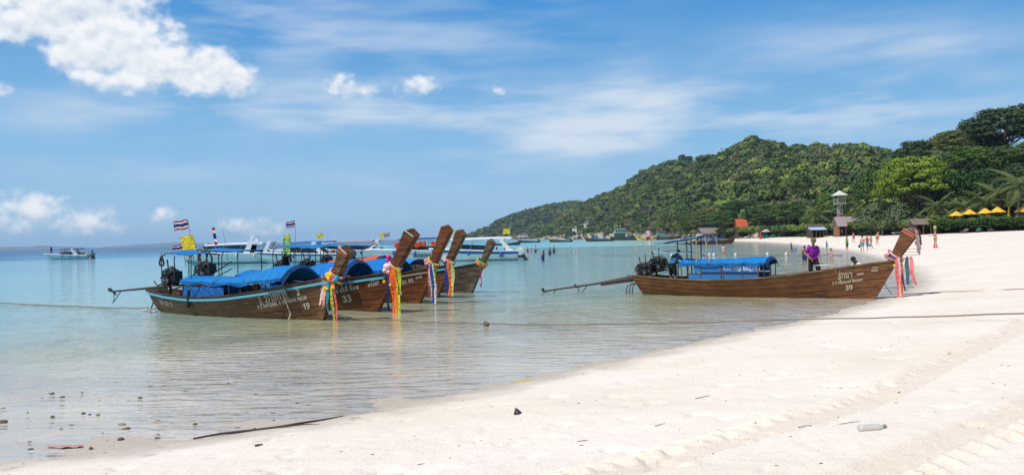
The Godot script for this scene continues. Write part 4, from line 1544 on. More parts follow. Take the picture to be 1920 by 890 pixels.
func flag(called: String, label: String, category: String, foot: Vector3, head: Vector3, size: Vector2, stripes: Array, way: float, group := "flags flying over the moored boats") -> Node3D:
	var t := thing(called, label, category, foot, 0.0, group)
	var m := MB.new()
	m.tube([Vector3.ZERO, (head - foot) * 0.5 + Vector3(0.01, 0, 0), head - foot], [0.016, 0.013, 0.009], 6)
	part("pole", m, mat("bamboo_pole", Color(0.30, 0.25, 0.18), 0.7), t)
	var total := 0.0
	for s in stripes:
		total += s[1]
	var f := MB.new()
	var y := 0.0
	var up := (head - foot).normalized()
	for s in stripes:
		f.col = s[0]
		var rows := []
		for i in 2:
			var line := []
			for j in 11:
				var k := j / 10.0
				var w: float = (y + (s[1] if i == 1 else 0.0)) / total
				line.append(head - foot - up * size.y * w + Vector3(way * size.x * k, -0.14 * size.x * k * k + 0.03 * size.x * sin(k * 9.0 + w), 0.10 * size.x * sin(k * 7.0 + w * 1.5)))
			rows.append(line)
		f.grid(rows, Vector3.BACK, 1.0, 0.004)
		y += s[1]
	f.col = Color.WHITE
	part("flag_cloth", f, cloth("flag_cloth", Color.WHITE), t).material_override.vertex_color_use_as_albedo = true
	return t

const BLUE := Color(0.006, 0.175, 0.47)
const CYAN := Color(0.10, 0.40, 0.52)
const TRI := [[Color(0.45, 0.015, 0.03), 1.0], [Color(0.75, 0.74, 0.74), 1.0], [Color(0.02, 0.03, 0.16), 2.0], [Color(0.75, 0.74, 0.74), 1.0], [Color(0.45, 0.015, 0.03), 1.0]]

func build_longtails() -> void:
	var f := Vector3(cos(HEADING), 0, -sin(HEADING))
	# each boat by the place where its stem meets the water
	var from_bow := func(x: float, z: float) -> Vector3: return Vector3(x, 0, z) - f * 4.365
	var thwart_tail := [[Vector3(-4.35, 0.98, 0), Vector3(-8.7, 0.70, 0.1), 1.0]]
	var a := longtail("longtail_boat", "nearest dark brown longtail boat with pale blue rail, blue canopy and number 19", from_bow.call(-6.17, -25.83), HEADING, {
		"post": 2.34, "rail": CYAN, "bottom": Color(0.075, 0.03, 0.026), "key": "hull_wood_near", "wood": [Color(0.035, 0.016, 0.007), Color(0.110, 0.052, 0.021), Color(0.218, 0.111, 0.044)], "bands": [Color(0.55, 0.50, 0.48), Color(0.45, 0.05, 0.04)],
		"roof": [-2.4, 3.7, 1.26, 1.42, 1.80, 0.80, BLUE], "lift": 0.12, "dip": 0.05, "hood": true, "curtain": [-2.35, 0.35, 0.70, 1.03, Color(0.012, 0.13, 0.42)], "stern_roof": [-3.35, -1.9, 2.20, 0.62, BLUE, -0.10], "tail": thwart_tail,
		"writing": [["thai", "o.wrapkrac.", 0.24, 2.25, 0.50, 0.16, 0.66], ["latin", "2", 0.2, 3.95, 0.80, 0.14], ["latin", "P.P.NATURAL & ERAWAN PALM", 0.125, 2.1, 0.32, 0.16, 0.88], ["latin", "19", 0.2, 4.1, 0.33, 0.15], ["latin", "5857", 0.09, 5.02, 1.08, 0.2], ["latin", "04457", 0.09, 4.98, 0.95, 0.2], ["thai", "wpy rnb ap.", 0.15, -4.3, 0.34, -0.06]]})
	var b := longtail("longtail_boat", "reddish brown longtail boat numbered 33, second from the front of the moored row", Vector3(-4.85, 0, -28.52) - f * 5.3, HEADING, {
		"squeeze": 1.09,		"post": 2.86, "rail": CYAN, "bottom": Color(0.16, 0.13, 0.10), "key": "hull_wood_red", "wood": [Color(0.040, 0.013, 0.005), Color(0.113, 0.038, 0.012), Color(0.197, 0.075, 0.028)], "bands": [Color(0.42, 0.55, 0.40)],
		"roof": [-1.5, 4.0, 1.30, 1.46, 1.86, 0.80, Color(0.006, 0.16, 0.48)], "lift": 0.1, "hood": true, "stern_roof": [-3.3, -1.5, 2.25, 0.62, BLUE, -0.10], "tail": [[Vector3(-4.3, 1.05, 0), Vector3(-7.4, 0.35, 0.2), 1.05]], "curtain": [-1.4, 2.8, 0.78, 0.92, Color(0.012, 0.13, 0.42)],
		"writing": [["thai", "tawr^", 0.22, 3.35, 0.78, 0.18], ["latin", "P.P. & ERAWAN", 0.13, 3.0, 0.58, 0.18], ["latin", "33", 0.25, 3.55, 0.30, 0.15], ["latin", "5850", 0.115, 4.75, 1.05, 0.22], ["latin", "01347", 0.115, 4.65, 0.88, 0.22]]})
	var c := longtail("longtail_boat", "brown longtail boat with pale wood rail and the tallest prow, third in the moored row", from_bow.call(-3.74, -31.82), HEADING, {
		"post": 3.02, "rail": Color(0.26, 0.20, 0.14), "bottom": Color(0.28, 0.25, 0.21), "key": "hull_wood_warm", "wood": [Color(0.049, 0.014, 0.005), Color(0.134, 0.042, 0.013), Color(0.218, 0.081, 0.029)],
		"roof": [-2.2, 3.7, 1.35, 1.48, 1.80, 0.80, Color(0.006, 0.15, 0.46)], "stern_roof": [-3.4, -0.9, 2.32, 0.66, Color(0.006, 0.18, 0.46), -0.1], "tail": [[Vector3(-4.3, 1.0, 0), Vector3(-8.0, 0.3, 0), 1.0]],
		"writing": [["thai", "rsn tb", 0.16, 4.0, 0.72, 0.2], ["latin", "5", 0.24, 3.9, 0.32, 0.15], ["latin", "5830", 0.09, 4.9, 1.1, 0.2], ["latin", "01362", 0.09, 4.85, 0.97, 0.2]]})
	var d := longtail("longtail_boat", "dark brown longtail boat with teal rail, fourth in the moored row", from_bow.call(-3.33, -34.9), HEADING, {
		"post": 2.88, "rail": Color(0.06, 0.22, 0.27), "bottom": Color(0.26, 0.23, 0.19), "key": "hull_wood_near", "roof": [-3.0, 2.0, 1.35, 1.5, 1.75, 0.84, BLUE], "stern_roof": [-3.3, -0.7, 2.30, 0.66, BLUE, -0.12], "tail": [[Vector3(-4.3, 1.0, 0), Vector3(-8.0, 0.5, 0), 1.0]],
		"writing": [["latin", "ERAWAN", 0.15, 4.0, 0.62, 0.2], ["thai", "nrk", 0.18, 4.1, 0.82, 0.2]]})
	var e := longtail("longtail_boat", "weathered grey longtail boat with thin prow, last in the moored row", from_bow.call(-1.95, -37.43), HEADING, {
		"post": 2.45, "post_width": 0.29, "bottom": Color(0.22, 0.2, 0.17), "key": "hull_wood_grey", "gloss": 0.8, "wood": [Color(0.032, 0.022, 0.016), Color(0.091, 0.061, 0.044), Color(0.189, 0.137, 0.102)], "roof": [-3.0, 1.4, 1.4, 1.5, 1.6, 0.8, Color(0.02, 0.22, 0.55)], "tail": [[Vector3(-4.3, 1.0, 0), Vector3(-8.5, 0.7, 0), 1.0]],
		"writing": [["thai", "ranb k", 0.2, 3.6, 0.78, 0.2]], "ink": Color(0.2, 0.18, 0.15)})
	longtail("longtail_boat", "grey hulled longtail boat with orange red canopy behind the moored row", from_bow.call(-5.1, -46.5), HEADING, {
		"post": 2.0, "key": "hull_wood_grey", "roof": [-3.2, 1.3, 1.28, 1.42, 1.66, 0.85, Color(0.62, 0.075, 0.03)], "lift": 0.1, "curtain": [-3.0, 1.0, 0.66, 0.92, Color(0.55, 0.06, 0.03)], "hood": true, "flap": Color(0.55, 0.33, 0.24), "tail": [[Vector3(-4.3, 1.0, 0), Vector3(-8.0, 0.5, 0), 1.0]]})
	# the boat alone on the right, its bow aground
	var r := longtail("longtail_boat", "brown longtail boat numbered 39 with blue cabin, its bow aground on the sand", Vector3(13.22, 0, -29.28) - f * 4.56, HEADING, {
		"squeeze": 0.94,		"post": 2.52, "cap": "_tan", "key": "hull_wood_tan", "wood": [Color(0.053, 0.021, 0.009), Color(0.153, 0.062, 0.024), Color(0.262, 0.122, 0.049)], "top_strake": [Color(0.06, 0.025, 0.010), Color(0.16, 0.075, 0.026), Color(0.30, 0.15, 0.05)], "bands": [Color(0.62, 0.14, 0.10), Color(0.62, 0.20, 0.15)],
		"roof": [-2.8, 0.9, 1.36, 1.52, 1.58, 0.86, Color(0.006, 0.18, 0.48)], "hood": true, "flap": Color(0.02, 0.05, 0.07), "dip": 0.03, "tail": [[Vector3(-4.75, 0.74, 0.25), Vector3(-9.9, 0.06, 0.5), 0.85], [Vector3(-4.3, 0.94, -0.25), Vector3(-8.7, 0.2, -0.5), 0.9]],
		"writing": [["thai", "s'_kna", 0.21, 3.62, 0.72, 0.12, 0.8], ["latin", "2008", 0.08, 4.3, 0.86, 0.14], ["latin", "P.P.Natural Resort", 0.11, 3.42, 0.50, 0.15, 0.8], ["latin", "39", 0.18, 3.86, 0.31, 0.12], ["latin", "5752", 0.065, 4.85, 1.10, 0.1], ["latin", "10056", 0.065, 4.8, 0.99, 0.1]], "ink": Color(0.62, 0.55, 0.40)})
	# its blue cabin sides with a sign, the tall light roofs over the helmsman
	for s in [1.0, -1.0]:
		for q in [[-2.15, 0.6, 0.98, 1.30], [-2.4, 0.6, 0.60, 0.90]]:
			var m := MB.new()
			m.bx(Vector3((q[0] + q[1]) / 2, (q[2] + q[3]) / 2, s * 0.80), Vector3(q[1] - q[0], q[3] - q[2], 0.03), 0.006)
			part("cabin_side", m, mat("cabin_blue", Color(0.014, 0.17, 0.50), 0.5), r)
	var fm := MB.new()
	for s in [1.0, -1.0]:
		for y in [0.92, 1.32]:
			fm.bar(Vector3(-2.45, y, s * 0.81), Vector3(0.65, y, s * 0.81), 0.04, 0.035)
		for x in [-2.4, -0.85, 0.63]:
			fm.bar(Vector3(x, 0.55, s * 0.815), Vector3(x, 1.35, s * 0.815), 0.035, 0.035, Vector3.RIGHT)
	part("cabin_frame", fm, mat("post_wood", Color(0.09, 0.06, 0.045), 0.8), r)
	var wr := MB.new()
	thai(wr, "janwnp_obny'_str^", 0.15, -0.87, 1.07, 0.0, 0.022, func(u: float, w: float) -> Vector3: return Vector3(u, w, 0.819))
	part("painted_sign", wr, mat("white_paint", Color(0.75, 0.76, 0.78), 0.7), r)
	var rb := MB.new()
	rb.bx(Vector3(0.95, 0.66, 0.5), Vector3(0.36, 0.26, 0.5), 0.02)
	part("red_box", rb, mat("red_plastic", Color(0.45, 0.03, 0.025), 0.5), r)
	var up := MB.new()
	up.grid(roof_sheet(-4.15, -1.95, 0.62, func(k: float) -> float: return lerpf(2.12, 2.42, k), func(_k: float) -> float: return 0.05, 0.02, 10), Vector3.UP, 1.0, 0.012)
	part("stern_canopy", up, cloth("awning_steel_blue", Color(0.075, 0.20, 0.36)), r)
	up = MB.new()
	up.grid(roof_sheet(-4.2, -2.4, 0.5, func(k: float) -> float: return lerpf(1.82, 1.74, k), func(_k: float) -> float: return 0.02, 0.01, 8), Vector3.UP, 1.0, 0.012)
	part("lower_canopy", up, cloth("awning_pale", Color(0.32, 0.55, 0.66)), r)
	up = MB.new()
	for s in [1.0, -1.0]:
		up.rod(Vector3(-2.35, 0.5, s * 0.55), Vector3(-2.35, 2.34, s * 0.55), 0.026)
		up.rod(Vector3(-3.0, 0.4, s * 0.5), Vector3(-3.0, 2.26, s * 0.5), 0.024)
		up.rod(Vector3(-2.35, 2.1, s * 0.55), Vector3(-3.1, 2.14, s * 0.5), 0.022)
	part("stern_frame", up, mat("dark_pipe", Color(0.03, 0.03, 0.035), 0.5, 0.3), r)
	up = MB.new()
	for s in [1.0, -1.0]:
		up.rod(Vector3(-1.35, 0.5, s * 0.7), Vector3(-1.7, 2.4, s * 0.6), 0.022)
		up.rod(Vector3(-2.05, 0.5, s * 0.7), Vector3(-2.1, 2.36, s * 0.6), 0.02)
	part("pale_post", up, mat("pale_wood", Color(0.42, 0.36, 0.22), 0.8), r)
	var bx := MB.new()
	bx.tube([Vector3(2.75, 0.95, 0.62), Vector3(2.75, 1.18, 0.6), Vector3(2.85, 1.24, 0.58), Vector3(3.5, 1.26, 0.5), Vector3(3.58, 1.2, 0.5), Vector3(3.58, 0.98, 0.52)], 0.014, 6)
	part("grab_rail", bx, mat("steel_rail", Color(0.42, 0.42, 0.42), 0.3, 0.8), r)
	var lad := MB.new()
	for z in [-0.25, 0.05, 0.35]:
		lad.tube([Vector3(-4.95, 0.42, z), Vector3(-5.3, 0.46, z), Vector3(-5.55, 0.34, z), Vector3(-5.66, -0.15, z)], 0.02, 6)
	part("stern_hook", lad, mat("dark_pipe", Color.BLACK), r)
	lad = MB.new()
	lad.tube([Vector3(-5.1, 0.5, 0.1), Vector3(-5.45, 0.38, 0.15), Vector3(-5.62, 0.1, 0.15), Vector3(-5.64, -0.15, 0.15)], 0.025, 6)
	part("stern_hook", lad, mat("dark_pipe", Color.BLACK), a)
	# loose gear on the near boat: fender stick, hoop, stern float
	var g := MB.new()
	g.rod(on_hull(-1.55, 0.92, 0.05), on_hull(-1.8, 0.30, 0.10), 0.055, 8)
	g.rod(on_hull(-1.55, 0.92, 0.05), Vector3(-0.9, 1.24, 0.86), 0.012, 5)
	part("fender_stick", g, mat("rubber", Color(0.022, 0.022, 0.025), 0.8), a)
	for q in [[a, Vector3(1.5, 0.97, 0.72), 0.22], [b, Vector3(-3.2, 1.98, 0.66), 0.19], [a, Vector3(-3.95, 1.95, 0.62), 0.15]]:
		g = MB.new()
		var ring := []
		for i in 17:
			var an := TAU * i / 16.0
			ring.append(q[1] + Vector3(cos(an) * q[2] * 0.85, sin(an) * q[2] * 1.2, 0.03 * sin(an * 2)))
		g.tube(ring, 0.035, 7, false)
		g.rod(q[1] + Vector3(0, q[2] * 1.1, 0), q[1] + Vector3(0.02, q[2] + 0.2, 0), 0.01, 4)
		part("hanging_hoop", g, mat("rubber", Color.BLACK), q[0])
	g = MB.new()
	g.bar(Vector3(-5.9, 0.07, 0.35), Vector3(-4.6, 0.05, 0.5), 0.16, 0.05, Vector3.UP, 0.01)
	g.bar(Vector3(-5.0, 0.13, 0.1), Vector3(-5.0, 0.12, 0.7), 0.08, 0.04)
	part("stern_float", g, mat("bleached_wood", Color(0.50, 0.42, 0.36), 0.8), a)
	g = MB.new()
	for q in [[0.6, 0.52, -0.35], [-0.4, 0.5, 0.2], [1.2, 0.5, 0.1]]:
		g.ball(Vector3(q[0], q[1] + 0.12, q[2]), Vector3(0.32, 0.22, 0.25), 10, 6)
	part("cargo_bundle", g, cloth("dark_green_cloth", Color(0.03, 0.05, 0.03)), a)
	g = MB.new()
	g.ball(Vector3(0.3, 0.95, -0.55), Vector3(0.16, 0.12, 0.12), 10, 6)
	part("yellow_bag", g, cloth("yellow_cloth", Color(0.65, 0.42, 0.02)), a)
	# a dark jacket hung up at the third boat's stern
	g = MB.new()
	g.tube([Vector3(-3.3, 2.02, 0.5), Vector3(-3.3, 1.8, 0.52), Vector3(-3.25, 1.35, 0.55), Vector3(-3.2, 1.0, 0.55)], [0.08, 0.2, 0.24, 0.2], 10, true, 0.5)
	g.tube([Vector3(-3.15, 1.9, 0.55), Vector3(-2.85, 1.95, 0.6), Vector3(-2.78, 1.7, 0.6)], [0.09, 0.08, 0.06], 8)
	tag(part("hanging_jacket", g, cloth("black_cloth", Color(0.012, 0.013, 0.014)), null), "black jacket hung up over the engine of the third moored boat", "jacket").transform = c.transform
	# ribbons on the prows
	var orange := Color(0.80, 0.14, 0.025)
	var pink := Color(0.75, 0.22, 0.24)
	var navy := Color(0.015, 0.025, 0.12)
	var lime := Color(0.55, 0.60, 0.05)
	var white := Color(0.68, 0.66, 0.66)
	garland("peach, yellow and teal ribbons with flower strings on the prow of the boat numbered 19", a, 1.43, [[Color(0.75, 0.55, 0.52), -0.40, 0.95, 0.12, -0.10], [Color(0.78, 0.30, 0.20), -0.30, 1.0, 0.15, -0.05], [Color(0.02, 0.32, 0.40), -0.16, 1.15, 0.10, -0.02], [Color(0.72, 0.58, 0.04), 0.04, 1.75, 0.07, -0.02], [Color(0.78, 0.16, 0.10), 0.13, 1.5, 0.08, 0.06], [Color(0.03, 0.07, 0.35), 0.09, 1.2, 0.07, 0.03]],
		[Color(0.75, 0.55, 0.05), Color(0.1, 0.05, 0.18), Color(0.72, 0.30, 0.28)], [[Color(0.8, 0.5, 0.03), -0.1, 0.0, 0.22, 0.10], [Color(0.6, 0.05, 0.08), 0.06, -0.12, 0.24, 0.07], [Color(0.02, 0.3, 0.42), 0.22, -0.08, 0.22, 0.08], [Color(0.8, 0.52, 0.03), -0.2, -0.38, 0.24, 0.06], [Color(0.8, 0.45, 0.03), 0.1, -0.35, 0.24, 0.06]])
	garland("long orange, lime and navy ribbons reaching the water, on the boat numbered 33", b, 1.58, [[navy, -0.10, 1.56, 0.13, -0.10], [orange, 0.07, 1.66, 0.17, -0.04], [Color(0.82, 0.24, 0.02), 0.20, 1.66, 0.15, 0.0], [lime, 0.33, 1.62, 0.13, 0.05], [Color(0.68, 0.55, 0.06), 0.29, 0.9, 0.08, 0.0], [Color(0.75, 0.08, 0.08), -0.06, 0.6, 0.07, 0.0]],
		[Color(0.72, 0.28, 0.05), Color(0.62, 0.40, 0.05), Color(0.72, 0.45, 0.42)], [[Color(0.78, 0.60, 0.56), -0.22, -0.08, 0.2, 0.14], [Color(0.55, 0.02, 0.14), -0.12, -0.12, 0.25, 0.07], [Color(0.66, 0.04, 0.32), -0.18, 0.30, 0.10, 0.09], [Color(0.8, 0.45, 0.02), -0.30, -0.48, 0.22, 0.05], [Color(0.8, 0.45, 0.02), 0.0, -0.62, 0.24, 0.05], [Color(0.05, 0.06, 0.2), -0.28, -0.32, 0.22, 0.05]])
	garland("pink wrap with white, blue and red striped ribbons on the tallest prow", c, 1.60, [[Color(0.7, 0.12, 0.16), -0.04, 1.35, 0.06, -0.04], [white, 0.03, 1.4, 0.07, -0.02], [Color(0.02, 0.08, 0.34), 0.12, 1.58, 0.13, 0.02], [white, 0.2, 1.6, 0.08, 0.06], [Color(0.25, 0.5, 0.03), 0.24, 0.55, 0.07, 0.02], [Color(0.75, 0.5, 0.03), 0.2, 0.7, 0.07, 0.05]],
		[Color(0.75, 0.12, 0.08), Color(0.72, 0.10, 0.25), Color(0.75, 0.5, 0.05)], [[Color(0.72, 0.3, 0.36), -0.15, 0.02, 0.2, 0.1]])
	garland("blue, orange and cream ribbons on the prow of the fourth moored boat", d, 1.58, [[Color(0.03, 0.06, 0.30), 0.0, 1.45, 0.14, -0.06], [Color(0.78, 0.18, 0.05), 0.13, 1.5, 0.14, 0.0], [Color(0.60, 0.55, 0.22), 0.28, 1.5, 0.16, 0.04]],
		[Color(0.05, 0.06, 0.24), Color(0.70, 0.22, 0.16), Color(0.72, 0.56, 0.5)], [[Color(0.72, 0.55, 0.5), -0.1, 0.08, 0.18, 0.1]])
	garland("orange wrap with one thin red string on the weathered grey boat's prow", e, 1.40, [[Color(0.5, 0.03, 0.04), 0.06, 1.15, 0.05, 0.02], [Color(0.10, 0.5, 0.15), 0.06, 0.4, 0.08, 0.0]], [Color(0.78, 0.16, 0.05), Color(0.75, 0.28, 0.12), Color(0.3, 0.4, 0.08)], [[Color(0.4, 0.02, 0.03), 0.07, -1.0, 0.2, 0.04]])
	garland("pink, navy and white ribbons on the prow of the boat aground", r, 1.52, [[Color(0.80, 0.16, 0.15), 0.10, 1.55, 0.10, 0.02], [Color(0.62, 0.60, 0.66), 0.19, 1.4, 0.10, 0.03], [navy, 0.24, 1.2, 0.06, 0.10], [Color(0.78, 0.14, 0.04), 0.24, 1.62, 0.10, 0.02], [Color(0.06, 0.12, 0.15), 0.42, 0.98, 0.13, 0.04], [Color(0.80, 0.22, 0.24), 0.56, 1.0, 0.13, 0.12]],
		[Color(0.75, 0.30, 0.20), Color(0.03, 0.08, 0.22), Color(0.75, 0.5, 0.48)], [[Color(0.75, 0.45, 0.45), -0.25, 0.10, 0.16, 0.07], [Color(0.75, 0.3, 0.33), -0.12, 0.22, 0.12, 0.055], [Color(0.5, 0.65, 0.1), 0.02, -0.28, 0.2, 0.05]])
	# grey cloth tied over the top of the aground boat's prow
	var tp := thing("prow_scarf", "grey and red checked scarf hanging from the prow tip of the boat aground", "scarf", r.transform * Vector3(6.2, 2.48, 0.0), r.rotation.y)
	var sm := MB.new()
	var rows := []
	for i in 16:
		var k := i / 15.0
		var y := 0.10 * sin(minf(k * 4.0, PI)) - 1.15 * maxf(0.0, k - 0.28)
		rows.append([Vector3(-0.30 + 0.40 * minf(k / 0.35, 1.0) + 0.1 * k, y, 0.04 + 0.05 * sin(k * 3.0)), Vector3(-0.30 + 0.40 * minf(k / 0.35, 1.0) + 0.03 + 0.1 * k, y + 0.01, 0.07 + 0.05 * sin(k * 3.0)), Vector3(-0.26 + 0.40 * minf(k / 0.35, 1.0) + 0.06 + 0.1 * k, y - 0.02, 0.08)])
	sm.grid(rows, Vector3.BACK, 1.0, 0.008)
	part("scarf_cloth", sm, cloth("grey_scarf", Color(0.30, 0.26, 0.265)), tp)
	sm = MB.new()
	rows = []
	for i in 14:
		var k := i / 13.0
		var y := 0.07 - 0.75 * maxf(0.0, k - 0.2)
		rows.append([Vector3(-0.05 + 0.26 * minf(k / 0.3, 1.0) + 0.08 * k, y, 0.0), Vector3(0.01 + 0.26 * minf(k / 0.3, 1.0) + 0.08 * k, y + 0.01, 0.05)])
	sm.grid(rows, Vector3.BACK, 1.0, 0.008)
	part("scarf_end", sm, cloth("maroon_scarf", Color(0.20, 0.05, 0.05)), tp)
	# flags and poles at the sterns
	var fl := b.transform
	flag("striped_flag", "largest red, white and blue striped flag, highest over the moored boats", "flag", fl * Vector3(-5.0, 1.5, 0.0), fl * Vector3(-5.25, 3.62, 0.1), Vector2(0.62, 0.40), TRI, -1.0)
	flag("yellow_flag", "yellow flag drooping below the largest striped flag", "flag", fl * Vector3(-4.6, 1.5, 0.0), fl * Vector3(-4.95, 2.95, 0.1), Vector2(0.55, 0.62), [[Color(0.72, 0.58, 0.04), 1.0]], -1.0)
	flag("striped_flag", "small striped flag at the far left of the moored boats", "flag", fl * Vector3(-5.6, 1.6, 0.0), fl * Vector3(-5.62, 2.55, 0.1), Vector2(0.46, 0.28), TRI, -1.0)
	flag("striped_flag", "small striped flag hanging limp beside the yellow flag", "flag", fl * Vector3(-5.0, 1.4, -0.3), fl * Vector3(-4.98, 2.35, -0.3), Vector2(0.16, 0.5), TRI, -1.0)
	fl = c.transform
	flag("striped_flag", "twisted striped flag above the black and white cabin boat's roof", "flag", b.transform * Vector3(-3.6, 2.1, 0.0), b.transform * Vector3(-3.85, 3.25, 0.0), Vector2(0.13, 0.75), TRI, 1.0)
	flag("striped_flag", "small striped flag on a straight black pole above the cluster", "flag", fl * Vector3(-3.2, 1.4, 0.0), fl * Vector3(-3.2, 3.5, 0.0), Vector2(0.40, 0.28), TRI, -1.0)
	flag("green_flag", "pale green pennant low on a pole in the middle of the cluster", "flag", fl * Vector3(-3.45, 1.9, 0.1), fl * Vector3(-3.42, 2.75, 0.1), Vector2(0.34, 0.8), [[Color(0.30, 0.60, 0.20), 1.0]], -1.0)
	var rod := MB.new()
	rod.tube([Vector3.ZERO, Vector3(-0.12, 0.9, 0), Vector3(-0.3, 1.9, 0.02)], [0.012, 0.009, 0.004], 5)
	tag(part("bamboo_rod", rod, mat("bamboo_pole", Color.BLACK), null, b.transform * Vector3(-2.6, 1.7, 0.2)), "thin bamboo rod leaning up from the canopies of the moored boats", "rod")
	flag("bunting_pole", "striped white and red flag furled round a pole at the boat aground", "flag", r.transform * Vector3(-4.45, 1.5, 0.1), r.transform * Vector3(-4.5, 2.72, 0.1), Vector2(0.16, 0.62), [[Color(0.72, 0.55, 0.55), 1.0], [Color(0.5, 0.03, 0.04), 0.6], [Color(0.72, 0.66, 0.66), 0.8]], -1.0)
	# boats far along the bay
	var far := [["low brown longtail boat with blue canopies lying at the far waterline", 49.6, -197, 2.85, {"cap": "_tan", "key": "hull_wood_tan", "post": 2.5, "roof": [-3.0, 2.0, 1.3, 1.4, 1.5, 0.8, Color(0.02, 0.12, 0.40)], "curtain": [-3.4, 2.3, 0.6, 1.0, Color(0.02, 0.10, 0.35)]}, 1.0, 0.0],
		["dark longtail boat with furled blue cover, leftmost of the three far anchored boats", 9.5, -432, 1.0, {"key": "hull_wood_grey", "post": 2.2, "roof": [-2.0, 2.0, 1.0, 1.1, 1.2, 0.8, Color(0.03, 0.14, 0.34)]}, 1.15, PI],
		["dark longtail boat with green and blue cover, middle of the three far anchored boats", 26.2, -425, 1.0, {"key": "hull_wood_grey", "post": 2.2, "roof": [-2.6, 2.2, 1.1, 1.2, 1.3, 0.8, Color(0.02, 0.30, 0.28)]}, 1.2, PI],
		["long dark longtail boat with bright blue cover, rightmost of the three far anchored boats", 45.5, -412, 1.0, {"key": "hull_wood_grey", "post": 2.4, "roof": [-2.6, 2.6, 1.0, 1.2, 1.3, 0.85, Color(0.02, 0.22, 0.55)]}, 1.45, PI],
		["dark longtail boat in front of the green fishing boat", 67, -455, 1.0, {"key": "hull_wood_grey", "post": 2.0, "roof": [-1.0, 3.0, 0.9, 1.0, 1.1, 0.8, Color(0.03, 0.14, 0.36)]}, 1.3, PI],
		["dark longtail boat with a long low bow right of the yellow boat", 86, -440, 1.0, {"key": "hull_wood_grey", "post": 2.6, "roof": [-3.4, 0.5, 1.2, 1.3, 1.4, 0.8, Color(0.03, 0.16, 0.38)]}, 1.35, 0.0],
		["dark longtail boat lying beyond the white topped speedboat", -1.8, -300, 1.0, {"key": "hull_wood_grey", "post": 1.5}, 0.95, 0.0]]
	for q in far:
		var o: Dictionary = q[4]
		o["lite"] = true
		o["group"] = "longtail boats far along the bay"
		if o.has("roof"):
			o["tail"] = [[Vector3(-4.2, 0.9, 0), Vector3(-7.6, 0.5, 0), 1.0]]
		var t := longtail("longtail_boat", q[0], Vector3(q[1], 0, q[2]), 0.12 if q[6] == 0.0 else q[6] - 0.1, o)
		t.scale = Vector3.ONE * q[5]
	var y := longtail("longtail_boat", "bright yellow longtail boat with upswept bow far along the bay", Vector3(77, 0, -448), PI - 0.05, {"lite": true, "group": "longtail boats far along the bay", "post": 3.0, "key": "yellow_hull", "wood": [Color(0.801, 0.546, 0.012), Color(0.961, 0.676, 0.018), Color(1.048, 0.754, 0.037)], "roof": [-3.4, -1.6, 1.1, 1.2, 1.3, 0.8, Color(0.5, 0.2, 0.04)]})
	y.scale = Vector3(1.35, 1.2, 1.35)

